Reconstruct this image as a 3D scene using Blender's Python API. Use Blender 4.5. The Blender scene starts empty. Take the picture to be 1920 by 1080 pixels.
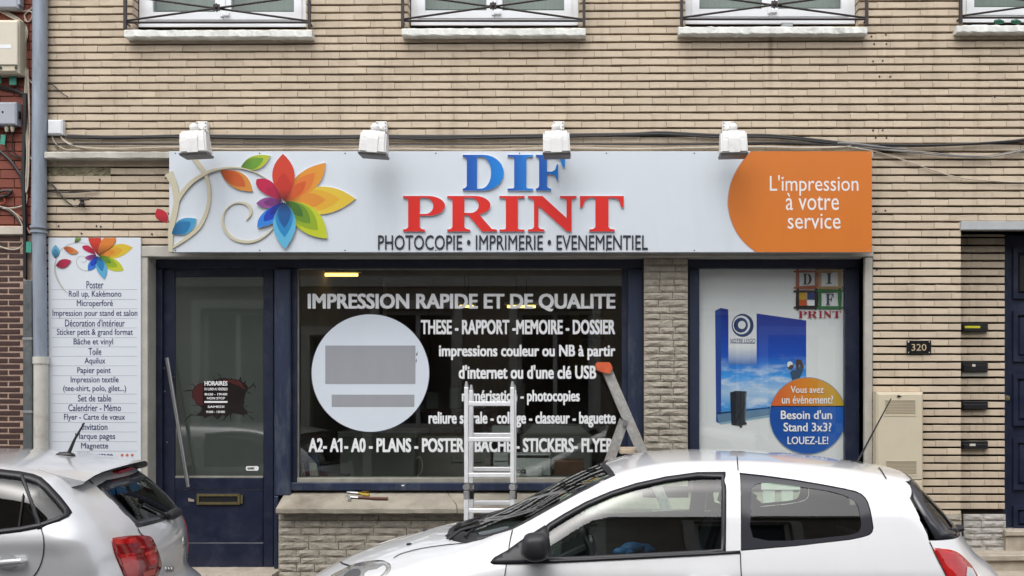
import bpy, bmesh, math, random
import numpy as np
from mathutils import Vector, Matrix
from mathutils.geometry import delaunay_2d_cdt
R = math.radians
random.seed(7)
SC = bpy.context.scene
COL = SC.collection

# ---------------------------------------------------------------- camera, sky, sun, exposure
CAM_D, CAM_H = 8.2, 1.7          # metres from the facade, height above the shop's floor datum
FPX = 230.0 * CAM_D              # focal length in photograph pixels (1920 wide)
VX, VY = 1100.0, 722.0           # foot of the camera's perpendicular on the facade
ROAD = -0.19
cam = bpy.data.cameras.new('camera')
cam.sensor_width = 36.0
cam.lens = 36.0 * FPX / 1920.0
cam.shift_x = (960 - VX) / 1920.0
cam.shift_y = (VY - 540) / 1920.0
cam.clip_start, cam.clip_end = 0.05, 500
cam_o = bpy.data.objects.new('camera', cam)
COL.objects.link(cam_o)
cam_o.location = (0, -CAM_D, CAM_H)
cam_o.rotation_euler = (R(90), 0, 0)
SC.camera = cam_o

SUN_EL, SUN_AZ = R(60), R(195)     # overcast: broad soft sun from the street side
world = bpy.data.worlds.new('World')
SC.world = world
world.use_nodes = True
wn = world.node_tree
bg = wn.nodes['Background']
sky = wn.nodes.new('ShaderNodeTexSky')
sky.sky_type = 'NISHITA'
sky.sun_disc = False
sky.sun_elevation = SUN_EL
sky.sun_rotation = SUN_AZ
sky.air_density = 1.0
sky.dust_density = 4.0
sky.ozone_density = 1.0
hsv = wn.nodes.new('ShaderNodeHueSaturation')
hsv.inputs['Saturation'].default_value = 0.22     # cloud cover greys the sky evenly
wn.links.new(sky.outputs[0], hsv.inputs['Color'])
wn.links.new(hsv.outputs[0], bg.inputs[0])
bg.inputs[1].default_value = 0.15
sun = bpy.data.lights.new('sun', 'SUN')
sun.energy = 0.55
sun.angle = R(90)
sun.color = (1.0, 0.97, 0.93)
sun_o = bpy.data.objects.new('sun', sun)
COL.objects.link(sun_o)
sd = Vector((math.sin(SUN_AZ) * math.cos(SUN_EL), math.cos(SUN_AZ) * math.cos(SUN_EL), math.sin(SUN_EL)))
sun_o.rotation_euler = sd.to_track_quat('Z', 'Y').to_euler()
SC.view_settings.view_transform = 'Standard'
SC.view_settings.look = 'None'
SC.view_settings.gamma = 1.0
SC.view_settings.exposure = 0.86
SC.cycles.max_bounces = 8
SC.cycles.transparent_max_bounces = 16
SC.cycles.caustics_reflective = False
SC.cycles.caustics_refractive = False

# ---------------------------------------------------------------- helpers
def W(px, py, Y=0.0):
    """photograph pixel -> point on the vertical plane at depth Y (measuring the place)"""
    s = FPX / (CAM_D + Y)
    return Vector(((px - VX) / s, Y, CAM_H + (VY - py) / s))
def SX(px, Y=0.0): return (px - VX) * (CAM_D + Y) / FPX
def SZ(py, Y=0.0): return CAM_H + (VY - py) * (CAM_D + Y) / FPX

MATS = {}
def nd(nt, t, **kw):
    n = nt.nodes.new(t)
    for k, v in kw.items(): setattr(n, k, v)
    return n
def mat(name, col, rough=0.6, metal=0.0, var=0.0, vscale=3.0, isl=0.0, bump=0.0, bscale=60.0, coat=0.0, spec=0.5,
        dirt=None, dscale=1.5, damt=0.0, stretch=(1, 1, 1), rvar=0.0, emit=None, estr=0.0):
    """Principled material: base colour with noise variation, per-piece variation, dirt with its own shape, fine relief."""
    if name in MATS: return MATS[name]
    m = bpy.data.materials.new(name); m.use_nodes = True
    nt = m.node_tree; b = nt.nodes['Principled BSDF']
    b.inputs['Base Color'].default_value = (*col, 1)
    b.inputs['Roughness'].default_value = rough
    b.inputs['Metallic'].default_value = metal
    b.inputs['Specular IOR Level'].default_value = spec
    if coat:
        b.inputs['Coat Weight'].default_value = coat; b.inputs['Coat Roughness'].default_value = 0.04
    if emit:
        b.inputs['Emission Color'].default_value = (*emit, 1); b.inputs['Emission Strength'].default_value = estr
    geo = nd(nt, 'ShaderNodeNewGeometry')
    mp = nd(nt, 'ShaderNodeMapping'); mp.inputs['Scale'].default_value = stretch
    nt.links.new(geo.outputs['Position'], mp.inputs['Vector'])
    cur = None
    def mixc(fac, a, bcol, typ='MIX'):
        mx = nd(nt, 'ShaderNodeMix', data_type='RGBA', blend_type=typ)
        if isinstance(fac, float): mx.inputs[0].default_value = fac
        else: nt.links.new(fac, mx.inputs[0])
        if isinstance(a, tuple): mx.inputs[6].default_value = (*a, 1)
        else: nt.links.new(a, mx.inputs[6])
        if isinstance(bcol, tuple): mx.inputs[7].default_value = (*bcol, 1)
        else: nt.links.new(bcol, mx.inputs[7])
        return mx.outputs[2]
    def rng(sock, a, b_, c, d):
        r = nd(nt, 'ShaderNodeMapRange'); nt.links.new(sock, r.inputs[0])
        for i, v in enumerate((a, b_, c, d)): r.inputs[1 + i].default_value = v
        return r.outputs[0]
    cur = tuple(col)
    if isl:
        f = rng(geo.outputs['Random Per Island'], 0, 1, 1 - isl, 1 + isl * 0.6)
        cc = nd(nt, 'ShaderNodeCombineColor')
        for i in range(3): nt.links.new(f, cc.inputs[i])
        cur = mixc(1.0, cur, cc.outputs[0], 'MULTIPLY')
    if var:
        n = nd(nt, 'ShaderNodeTexNoise'); n.inputs['Scale'].default_value = vscale; n.inputs['Detail'].default_value = 6
        n.inputs['Roughness'].default_value = 0.65
        nt.links.new(mp.outputs[0], n.inputs['Vector'])
        f = rng(n.outputs[0], 0.25, 0.75, 1 - var, 1 + var * 0.5)
        cc = nd(nt, 'ShaderNodeCombineColor')
        for i in range(3): nt.links.new(f, cc.inputs[i])
        cur = mixc(1.0, cur, cc.outputs[0], 'MULTIPLY')
        if rvar:
            nt.links.new(rng(n.outputs[0], 0.3, 0.7, rough - rvar, rough + rvar), b.inputs['Roughness'])
    if dirt and damt:
        n = nd(nt, 'ShaderNodeTexNoise'); n.inputs['Scale'].default_value = dscale; n.inputs['Detail'].default_value = 9
        n.inputs['Roughness'].default_value = 0.7
        nt.links.new(mp.outputs[0], n.inputs['Vector'])
        f = rng(n.outputs[0], 0.52, 0.72, 0.0, damt)
        cur = mixc(f, cur, tuple(dirt))
    if not isinstance(cur, tuple): nt.links.new(cur, b.inputs['Base Color'])
    if bump:
        n = nd(nt, 'ShaderNodeTexNoise'); n.inputs['Scale'].default_value = bscale; n.inputs['Detail'].default_value = 5
        nt.links.new(mp.outputs[0], n.inputs['Vector'])
        bp = nd(nt, 'ShaderNodeBump'); bp.inputs['Strength'].default_value = bump; bp.inputs['Distance'].default_value = 0.01
        nt.links.new(n.outputs[0], bp.inputs['Height']); nt.links.new(bp.outputs[0], b.inputs['Normal'])
    MATS[name] = m
    return m
def glass(name, tint=(0.9, 0.95, 0.93), ior=1.5, rough=0.0, boost=1.0):
    """thin pane: what is behind shows tinted, the street mirrors in it by Fresnel"""
    if name in MATS: return MATS[name]
    m = bpy.data.materials.new(name); m.use_nodes = True
    nt = m.node_tree; nt.nodes.remove(nt.nodes['Principled BSDF'])
    out = nt.nodes['Material Output']
    tr = nd(nt, 'ShaderNodeBsdfTransparent'); tr.inputs[0].default_value = (*tint, 1)
    gl = nd(nt, 'ShaderNodeBsdfGlossy'); gl.inputs['Roughness'].default_value = rough
    # Schlick reflectance, the same from both sides of the pane
    geo = nd(nt, 'ShaderNodeNewGeometry'); dt = nd(nt, 'ShaderNodeVectorMath', operation='DOT_PRODUCT')
    nt.links.new(geo.outputs['Incoming'], dt.inputs[0]); nt.links.new(geo.outputs['Normal'], dt.inputs[1])
    ab = nd(nt, 'ShaderNodeMath', operation='ABSOLUTE'); nt.links.new(dt.outputs['Value'], ab.inputs[0])
    om = nd(nt, 'ShaderNodeMath', operation='SUBTRACT', use_clamp=True); om.inputs[0].default_value = 1.0; nt.links.new(ab.outputs[0], om.inputs[1])
    pw_ = nd(nt, 'ShaderNodeMath', operation='POWER'); pw_.inputs[1].default_value = 5.0; nt.links.new(om.outputs[0], pw_.inputs[0])
    f0 = ((ior - 1) / (ior + 1)) ** 2 * boost
    ml = nd(nt, 'ShaderNodeMath', operation='MULTIPLY_ADD', use_clamp=True); ml.inputs[1].default_value = 1 - f0; ml.inputs[2].default_value = f0
    mx = nd(nt, 'ShaderNodeMixShader')
    nt.links.new(pw_.outputs[0], ml.inputs[0]); nt.links.new(ml.outputs[0], mx.inputs[0])
    nt.links.new(tr.outputs[0], mx.inputs[1]); nt.links.new(gl.outputs[0], mx.inputs[2])
    nt.links.new(mx.outputs[0], out.inputs[0])
    MATS[name] = m
    return m
def gradmat(name, c0, c1, axis, a0, a1, rough=0.35, stops=None):
    """a print whose ink runs from one colour to another across the piece (world axis a0..a1)"""
    if name in MATS: return MATS[name]
    m = bpy.data.materials.new(name); m.use_nodes = True
    nt = m.node_tree; b = nt.nodes['Principled BSDF']; b.inputs['Roughness'].default_value = rough
    geo = nd(nt, 'ShaderNodeNewGeometry'); sp = nd(nt, 'ShaderNodeSeparateXYZ')
    nt.links.new(geo.outputs['Position'], sp.inputs[0])
    r = nd(nt, 'ShaderNodeMapRange'); nt.links.new(sp.outputs[axis], r.inputs[0])
    r.inputs[1].default_value = a0; r.inputs[2].default_value = a1
    cr = nd(nt, 'ShaderNodeValToRGB'); nt.links.new(r.outputs[0], cr.inputs[0])
    st = stops or [(0, c0), (1, c1)]
    while len(cr.color_ramp.elements) < len(st): cr.color_ramp.elements.new(0.5)
    for e, (p, c) in zip(cr.color_ramp.elements, st): e.position = p; e.color = (*c, 1)
    nt.links.new(cr.outputs[0], b.inputs['Base Color'])
    MATS[name] = m
    return m
def srgb(r, g, b):
    f = lambda c: (c / 255 / 12.92) if c <= 10 else ((c / 255 + 0.055) / 1.055) ** 2.4
    return (f(r), f(g), f(b))

class MB:
    """collects faces of one piece"""
    def __init__(s): s.v = []; s.f = []; s.mi = []
    def add(s, vs, fs, mi=0):
        n = len(s.v); s.v += [tuple(v) for v in vs]; s.f += [tuple(i + n for i in f) for f in fs]; s.mi += [mi] * len(fs); return s
    def box(s, x0, x1, y0, y1, z0, z1, mi=0):
        if x0 > x1: x0, x1 = x1, x0
        if y0 > y1: y0, y1 = y1, y0
        if z0 > z1: z0, z1 = z1, z0
        vs = [(x, y, z) for z in (z0, z1) for y in (y0, y1) for x in (x0, x1)]
        return s.add(vs, [(0, 2, 3, 1), (4, 5, 7, 6), (0, 1, 5, 4), (2, 6, 7, 3), (0, 4, 6, 2), (1, 3, 7, 5)], mi)
    def bbox(s, x0, x1, y0, y1, z0, z1, b=0.006, mi=0):
        """box whose street-side (low y) edges are chamfered"""
        if x0 > x1: x0, x1 = x1, x0
        if z0 > z1: z0, z1 = z1, z0
        vs = [(x0, y1, z0), (x1, y1, z0), (x1, y1, z1), (x0, y1, z1),
              (x0, y0 + b, z0), (x1, y0 + b, z0), (x1, y0 + b, z1), (x0, y0 + b, z1),
              (x0 + b, y0, z0 + b), (x1 - b, y0, z0 + b), (x1 - b, y0, z1 - b), (x0 + b, y0, z1 - b)]
        fs = [(0, 3, 2, 1)]
        for i in range(4):
            j = (i + 1) % 4
            fs += [(i, j, j + 4, i + 4), (i + 4, j + 4, j + 8, i + 8)]
        fs.append((8, 9, 10, 11))
        return s.add(vs, fs, mi)
    def prism(s, pts, y0, y1, mi=0, side_mi=None):
        """polygon in (x, z), extruded from y0 (front) to y1"""
        n = len(pts)
        area = sum(pts[i][0] * pts[(i + 1) % n][1] - pts[(i + 1) % n][0] * pts[i][1] for i in range(n))
        if area < 0: pts = pts[::-1]
        vs = [(p[0], y0, p[1]) for p in pts] + [(p[0], y1, p[1]) for p in pts]
        s.add(vs, [tuple(range(n))], mi)
        k = len(s.v) - 2 * n
        sm = mi if side_mi is None else side_mi
        s.f.append(tuple(k + n + i for i in range(n))[::-1]); s.mi.append(sm)
        for i in range(n):
            j = (i + 1) % n
            s.f.append((k + i, k + n + i, k + n + j, k + j)); s.mi.append(sm)
        return s
    def sheet(s, pts, y, mi=0):
        n = len(pts)
        area = sum(pts[i][0] * pts[(i + 1) % n][1] - pts[(i + 1) % n][0] * pts[i][1] for i in range(n))
        if area < 0: pts = pts[::-1]
        return s.add([(p[0], y, p[1]) for p in pts], [tuple(range(n))], mi)
    def tube(s, pts, r, n=8, caps=True, mi=0):
        pts = [Vector(p) for p in pts]
        rs = r if isinstance(r, (list, tuple)) else [r] * len(pts)
        k0 = len(s.v); up = None; rings = []
        for i, p in enumerate(pts):
            d = (pts[min(i + 1, len(pts) - 1)] - pts[max(i - 1, 0)])
            if d.length < 1e-9: d = Vector((0, 0, 1))
            d.normalize()
            if up is None:
                up = Vector((0, 0, 1)) if abs(d.z) < 0.9 else Vector((0, 1, 0))
            a = d.cross(up)
            if a.length < 1e-6: a = d.orthogonal()
            a.normalize(); bb = a.cross(d).normalized(); up = bb
            for q in range(n):
                t = 2 * math.pi * q / n
                s.v.append(tuple(p + (a * math.cos(t) + bb * math.sin(t)) * rs[i]))
        for i in range(len(pts) - 1):
            for q in range(n):
                q2 = (q + 1) % n
                s.f.append((k0 + i * n + q, k0 + i * n + q2, k0 + (i + 1) * n + q2, k0 + (i + 1) * n + q)); s.mi.append(mi)
        if caps:
            s.f.append(tuple(k0 + q for q in range(n))[::-1]); s.mi.append(mi)
            e = k0 + (len(pts) - 1) * n
            s.f.append(tuple(e + q for q in range(n))); s.mi.append(mi)
        return s
    def ball(s, c, r, n=10, m=7, sc=(1, 1, 1), mi=0):
        k0 = len(s.v); c = Vector(c)
        for i in range(m + 1):
            ph = math.pi * i / m
            for q in range(n):
                t = 2 * math.pi * q / n
                s.v.append((c.x + r * sc[0] * math.sin(ph) * math.cos(t), c.y + r * sc[1] * math.sin(ph) * math.sin(t), c.z + r * sc[2] * math.cos(ph)))
        for i in range(m):
            for q in range(n):
                q2 = (q + 1) % n
                s.f.append((k0 + i * n + q, k0 + (i + 1) * n + q, k0 + (i + 1) * n + q2, k0 + i * n + q2)); s.mi.append(mi)
        return s
    def build(s, name, m, parent=None, smooth=False, loc=None):
        me = bpy.data.meshes.new(name)
        me.from_pydata(s.v, [], s.f)
        ms = m if isinstance(m, (list, tuple)) else [m]
        for x in ms: me.materials.append(x)
        if len(ms) > 1: me.polygons.foreach_set('material_index', s.mi)
        if smooth:
            me.polygons.foreach_set('use_smooth', [True] * len(me.polygons))
            me.set_sharp_from_angle(angle=R(40))
        me.validate()
        return link(name, me, parent, loc)
def link(name, me, parent=None, loc=None):
    o = bpy.data.objects.new(name, me)
    COL.objects.link(o)
    if parent is not None:
        o.parent = parent
        pw = parent_world(parent)
        if loc is None: o.matrix_parent_inverse = pw.inverted()
    if loc is not None: o.location = loc
    return o
def parent_world(p):
    if p.parent is None: return p.matrix_basis.copy()
    return parent_world(p.parent) @ p.matrix_parent_inverse @ p.matrix_basis
def thing(name, label, cat, loc=(0, 0, 0), group=None):
    o = bpy.data.objects.new(name, None)
    o.empty_display_size = 0.1
    COL.objects.link(o); o.location = loc
    return tag(o, label, cat, group)
def tag(o, label, cat, group=None):
    o['label'] = label; o['category'] = cat
    if group: o['group'] = group
    return o
def kind(o, k): o['kind'] = k; return o
def smoothpts(pts, n=8):
    """Catmull-Rom through the points"""
    P = [Vector(p) for p in pts]; out = []
    for i in range(len(P) - 1):
        a = P[max(i - 1, 0)]; b = P[i]; c = P[i + 1]; d = P[min(i + 2, len(P) - 1)]
        for k in range(n):
            t = k / n
            out.append(0.5 * ((2 * b) + (c - a) * t + (2 * a - 5 * b + 4 * c - d) * t * t + (3 * b - a - 3 * c + d) * t ** 3))
    out.append(P[-1]); return out
def smoothloop(pts, n=5):
    P = [Vector(p) for p in pts]; N = len(P); out = []
    for i in range(N):
        a, b, c, d = P[i - 1], P[i], P[(i + 1) % N], P[(i + 2) % N]
        for k in range(n):
            t = k / n
            out.append(0.5 * ((2 * b) + (c - a) * t + (2 * a - 5 * b + 4 * c - d) * t * t + (3 * b - a - 3 * c + d) * t ** 3))
    return out
def rounded(x0, x1, z0, z1, r, n=4):
    out = []
    for cx, cz, a0 in ((x1 - r, z1 - r, 0), (x0 + r, z1 - r, 90), (x0 + r, z0 + r, 180), (x1 - r, z0 + r, 270)):
        for k in range(n + 1):
            a = R(a0 + 90 * k / n); out.append((cx + r * math.cos(a), cz + r * math.sin(a)))
    return out
def disc(cx, cz, r, n=48, a0=0, a1=360):
    return [(cx + r * math.cos(R(a0 + (a1 - a0) * k / n)), cz + r * math.sin(R(a0 + (a1 - a0) * k / n))) for k in range(n if a1 - a0 == 360 else n + 1)]
def text(name, s, box, Y, m, parent, bold=0.0, thick=0.001, res=3):
    """lettering stretched to fill the pixel box (x0, x1, ytop, ybottom) on the plane Y"""
    c = bpy.data.curves.new('lettering', 'FONT'); c.body = s; c.resolution_u = res
    t = bpy.data.objects.new('lettering', c)
    me = bpy.data.meshes.new_from_object(t)
    bpy.data.objects.remove(t)
    co = np.empty(len(me.vertices) * 3); me.vertices.foreach_get('co', co); co = co.reshape(-1, 3)
    if bold:
        # heavier weight: the same outline laid again slightly to each side, film on film
        n0 = len(co); fs = [tuple(p.vertices) for p in me.polygons]; parts = []; ff = []
        offs = [(dx * bold, dy * bold * .55) for dy in (-1, 1) for dx in (-1, -.33, .33, 1)]
        for k, (dx, dy) in enumerate(offs):
            q = co.copy(); q[:, 0] += dx; q[:, 1] += dy; q[:, 2] = k / (len(offs) - 1); parts.append(q); ff += [tuple(i + k * n0 for i in f) for f in fs]
        co = np.concatenate(parts)
        bpy.data.meshes.remove(me); me = bpy.data.meshes.new('lettering'); me.from_pydata(co.tolist(), [], ff)
    lo, hi = co.min(0), co.max(0)
    x0, x1 = SX(box[0], Y), SX(box[1], Y); z1, z0 = SZ(box[2], Y), SZ(box[3], Y)
    out = np.empty_like(co)
    out[:, 0] = x0 + (co[:, 0] - lo[0]) / (hi[0] - lo[0]) * (x1 - x0)
    out[:, 2] = z0 + (co[:, 1] - lo[1]) / (hi[1] - lo[1]) * (z1 - z0)
    dz = hi[2] - lo[2]
    out[:, 1] = Y - ((co[:, 2] - lo[2]) / dz if dz > 1e-6 else 0) * thick
    me.vertices.foreach_set('co', out.ravel())
    me.materials.clear(); me.materials.append(m)
    me.polygons.foreach_set('use_smooth', [False] * len(me.polygons))
    me.update()
    me.name = name
    o = link(name, me, parent)
    kind(o, 'stuff')
    return o
# ---------------------------------------------------------------- materials
M = {}
M['mortar'] = mat('dark_raked_mortar', (0.022, 0.013, 0.008), 0.95, var=0.5, vscale=9, bump=0.5, bscale=120)
def brickmat():
    m = mat('cream_brick', (0.59, 0.49, 0.37), 0.85, isl=0.07, var=0.10, vscale=5.5, bump=0.35, bscale=220,
            dirt=(0.17, 0.115, 0.075), dscale=2.2, damt=0.22, stretch=(1, 1, 1.6))
    # rain streaks and one long run-off stain below the third window
    nt = m.node_tree; bs = nt.nodes['Principled BSDF']; src = bs.inputs['Base Color'].links[0].from_socket
    geo = nd(nt, 'ShaderNodeNewGeometry'); mp = nd(nt, 'ShaderNodeMapping'); mp.inputs['Scale'].default_value = (3.2, 1, .3); nt.links.new(geo.outputs['Position'], mp.inputs[0])
    n = nd(nt, 'ShaderNodeTexNoise'); n.inputs['Scale'].default_value = 1.6; n.inputs['Detail'].default_value = 7; n.inputs['Roughness'].default_value = .7; nt.links.new(mp.outputs[0], n.inputs['Vector'])
    r = nd(nt, 'ShaderNodeMapRange'); nt.links.new(n.outputs[0], r.inputs[0])
    for i, v in enumerate((.52, .74, 0, .42)): r.inputs[1 + i].default_value = v
    mp2 = nd(nt, 'ShaderNodeMapping'); mp2.inputs['Scale'].default_value = (.35, 1, 1.3); nt.links.new(geo.outputs['Position'], mp2.inputs[0])
    n2 = nd(nt, 'ShaderNodeTexNoise'); n2.inputs['Scale'].default_value = 26; n2.inputs['Detail'].default_value = 8; n2.inputs['Roughness'].default_value = .75; nt.links.new(mp2.outputs[0], n2.inputs['Vector'])
    r3 = nd(nt, 'ShaderNodeMapRange'); nt.links.new(n2.outputs[0], r3.inputs[0])
    for i, v in enumerate((.64, .72, 0, .55)): r3.inputs[1 + i].default_value = v
    sp = nd(nt, 'ShaderNodeSeparateXYZ'); nt.links.new(geo.outputs['Position'], sp.inputs[0])
    dx = nd(nt, 'ShaderNodeMath', operation='SUBTRACT'); nt.links.new(sp.outputs[0], dx.inputs[0]); dx.inputs[1].default_value = SX(1445)
    ax = nd(nt, 'ShaderNodeMath', operation='ABSOLUTE'); nt.links.new(dx.outputs[0], ax.inputs[0])
    r1 = nd(nt, 'ShaderNodeMapRange'); nt.links.new(ax.outputs[0], r1.inputs[0])
    for i, v in enumerate((.005, .03, .6, 0)): r1.inputs[1 + i].default_value = v
    r2 = nd(nt, 'ShaderNodeMapRange'); nt.links.new(sp.outputs[2], r2.inputs[0])
    for i, v in enumerate((SZ(190), SZ(90), 0, 1)): r2.inputs[1 + i].default_value = v
    mu = nd(nt, 'ShaderNodeMath', operation='MULTIPLY'); nt.links.new(r1.outputs[0], mu.inputs[0]); nt.links.new(r2.outputs[0], mu.inputs[1])
    mxx = nd(nt, 'ShaderNodeMath', operation='MAXIMUM'); nt.links.new(r.outputs[0], mxx.inputs[0]); nt.links.new(mu.outputs[0], mxx.inputs[1])
    mx3 = nd(nt, 'ShaderNodeMath', operation='MAXIMUM'); nt.links.new(mxx.outputs[0], mx3.inputs[0]); nt.links.new(r3.outputs[0], mx3.inputs[1])
    mix = nd(nt, 'ShaderNodeMix', data_type='RGBA'); nt.links.new(mx3.outputs[0], mix.inputs[0]); nt.links.new(src, mix.inputs[6]); mix.inputs[7].default_value = (.20, .145, .10, 1)
    nt.links.new(mix.outputs[2], bs.inputs['Base Color'])
    return m
M['brick'] = brickmat()
M['redbrick'] = mat('red_painted_brick', (0.22, 0.058, 0.036), 0.75, isl=0.3, var=0.3, vscale=6, bump=0.4, bscale=150, dirt=(0.09, 0.03, 0.02), dscale=4, damt=0.6)
M['redjoint'] = mat('red_brick_joint', (0.16, 0.07, 0.05), 0.95, var=0.3, vscale=20)
M['darkbrick'] = mat('dark_brown_brick', (0.05, 0.016, 0.011), 0.55, isl=0.5, var=0.5, vscale=25, bump=0.5, bscale=160, stretch=(1, 1, 2))
M['palejoint'] = mat('pale_pink_joint', (0.46, 0.33, 0.26), 0.95, var=0.3, vscale=30, bump=0.3, bscale=200)
M['concrete'] = mat('pale_concrete', (0.50, 0.48, 0.43), 0.9, var=0.3, vscale=4, bump=0.3, bscale=90, dirt=(0.20, 0.185, 0.15), dscale=3, damt=0.55)
M['ledge'] = mat('weathered_ledge_concrete', (0.33, 0.30, 0.245), 0.9, var=0.4, vscale=3.5, bump=0.35, bscale=70, dirt=(0.14, 0.115, 0.085), dscale=2.4, damt=0.75)
M['sillpaint'] = mat('chipped_white_sill_paint', (0.78, 0.79, 0.75), 0.7, var=0.2, vscale=12, bump=0.45, bscale=60, dirt=(0.22, 0.2, 0.17), dscale=9, damt=0.55)
M['render'] = mat('grey_render', (0.47, 0.45, 0.40), 0.9, var=0.22, vscale=5, bump=0.3, bscale=120, dirt=(0.22, 0.2, 0.16), dscale=2, damt=0.4)
M['stone'] = mat('grey_beige_cladding_stone', (0.38, 0.345, 0.285), 0.9, isl=0.24, var=0.3, vscale=14, bump=0.9, bscale=55, dirt=(0.17, 0.14, 0.105), dscale=9, damt=0.5)
M['stonegrey'] = mat('pale_grey_cladding_stone', (0.46, 0.44, 0.41), 0.9, isl=0.22, var=0.3, vscale=14, bump=0.7, bscale=90, dirt=(0.2, 0.18, 0.15), dscale=8, damt=0.6)
M['navy'] = mat('navy_gloss_paint', (0.010, 0.015, 0.038), 0.40, var=0.2, vscale=8, bump=0.06, bscale=40, dirt=(0.045, 0.052, 0.075), dscale=6, damt=0.5, rvar=.12)
M['navyworn'] = mat('worn_navy_paint', (0.016, 0.026, 0.06), 0.45, var=0.3, vscale=10, bump=0.15, bscale=60, dirt=(0.13, 0.145, 0.17), dscale=6, damt=0.6, stretch=(1, 1, 0.3))
M['greybead'] = mat('grey_glazing_bead', (0.30, 0.29, 0.25), 0.6, var=0.3, vscale=12)
M['pvc'] = mat('white_pvc', (0.78, 0.80, 0.83), 0.35, var=0.04, vscale=5)
M['iron'] = mat('dark_wrought_iron', (0.028, 0.02, 0.018), 0.55, var=0.4, vscale=20, bump=0.2, bscale=100)
M['steel'] = mat('brushed_steel', (0.55, 0.55, 0.56), 0.28, metal=1.0, var=0.1, vscale=30)
M['brass'] = mat('tarnished_brass', (0.42, 0.35, 0.18), 0.4, metal=1.0, var=0.4, vscale=40)
M['black'] = mat('black_plastic', (0.012, 0.012, 0.014), 0.4, var=0.2, vscale=20)
M['zinc'] = mat('zinc_drainpipe', (0.295, 0.34, 0.405), 0.5, metal=0.25, var=0.25, vscale=5, stretch=(3, 3, 0.5), dirt=(0.12, 0.13, 0.14), dscale=3, damt=0.6)
M['zincdark'] = mat('dark_galvanised_duct', (0.12, 0.135, 0.14), 0.55, metal=0.3, var=0.35, vscale=14, dirt=(0.3, 0.3, 0.28), dscale=9, damt=0.35)
M['castwhite'] = mat('white_painted_cast_iron', (0.56, 0.55, 0.50), 0.6, var=0.15, vscale=7, dirt=(0.26, 0.13, 0.06), dscale=6, damt=0.5)
M['shopglass'] = glass('shop_window_glass', (0.86, 0.89, 0.87), 1.5, boost=1.7)
M['upglass'] = glass('upstairs_window_glass', (0.75, 0.8, 0.78), 1.5, boost=1.2)
M['curtain'] = mat('pale_net_curtain', (0.42, 0.43, 0.40), 0.9, var=0.15, vscale=8, stretch=(6, 1, 0.4))
M['film'] = mat('grey_green_door_film', (0.055, 0.066, 0.058), 0.03, var=0.1, vscale=3, spec=1.0)
M['vinyl'] = mat('white_vinyl_lettering', (0.80, 0.82, 0.83), 0.5, var=0.05, vscale=30)
M['beige'] = mat('beige_meter_plastic', (0.60, 0.535, 0.40), 0.55, var=0.08, vscale=3, dirt=(0.4, 0.34, 0.24), dscale=3, damt=0.3)
M['boxgrey'] = mat('grey_telecom_plastic', (0.37, 0.39, 0.44), 0.5, var=0.1, vscale=8)
M['boxwhite'] = mat('white_plastic', (0.72, 0.74, 0.77), 0.45, var=0.05, vscale=8)
M['cableb'] = mat('black_cable', (0.012, 0.011, 0.011), 0.5)
M['cablew'] = mat('cream_cable', (0.50, 0.44, 0.36), 0.6, var=0.25, vscale=12)
M['cableg'] = mat('grey_cable', (0.16, 0.16, 0.165), 0.6)
M['green'] = mat('green_cable_tag', (0.05, 0.30, 0.22), 0.6, var=0.3, vscale=40)
M['asphalt'] = mat('asphalt', (0.05, 0.05, 0.052), 0.9, var=0.3, vscale=30, bump=0.5, bscale=200)
M['paving'] = mat('grey_pavement', (0.17, 0.165, 0.155), 0.9, var=0.25, vscale=9, bump=0.4, bscale=150, dirt=(0.08, 0.075, 0.07), dscale=2, damt=0.5)
M['kerb'] = mat('granite_kerb', (0.28, 0.27, 0.26), 0.85, var=0.3, vscale=40)
M['stepstone'] = mat('worn_step_stone', (0.42, 0.37, 0.30), 0.85, var=0.25, vscale=9, bump=0.25, bscale=90, dirt=(0.2, 0.17, 0.13), dscale=5, damt=0.5)

# ---------------------------------------------------------------- ground
PAV0, PAV1 = -0.06, 0.02
kind(MB().add([(-14, -7.4, ROAD), (16, -7.4, ROAD), (16, -1.22, ROAD), (-14, -1.22, ROAD)], [(0, 1, 2, 3)]).build('road', M['asphalt']), 'structure')
mb = MB(); mb.add([(-14, -1.08, PAV0), (16, -1.08, PAV0), (16, 0.3, PAV1), (-14, 0.3, PAV1)], [(0, 1, 2, 3)])
pave = kind(mb.build('pavement', M['paving']), 'structure')
kb = kind(MB().box(-14, 16, -1.22, -1.08, ROAD - 0.2, PAV0 - 0.006).build('kerb', M['kerb']), 'structure')
for i in range(30):
    MB().bbox(-14 + i * 1.0 + 0.004, -13 + i * 1.0 - 0.004, -1.225, -1.075, ROAD - 0.05, PAV0, b=0.012).build('kerb_stone', M['kerb'], kb)
kind(MB().box(-14, 16, -10.3, -7.4, ROAD - 0.2, -0.06).build('pavement', M['paving']), 'structure')
kind(MB().add([(-60, -60, ROAD - 0.25), (60, -60, ROAD - 0.25), (60, 40, ROAD - 0.25), (-60, 40, ROAD - 0.25)], [(0, 1, 2, 3)]).build('ground', M['asphalt']), 'structure')

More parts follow.
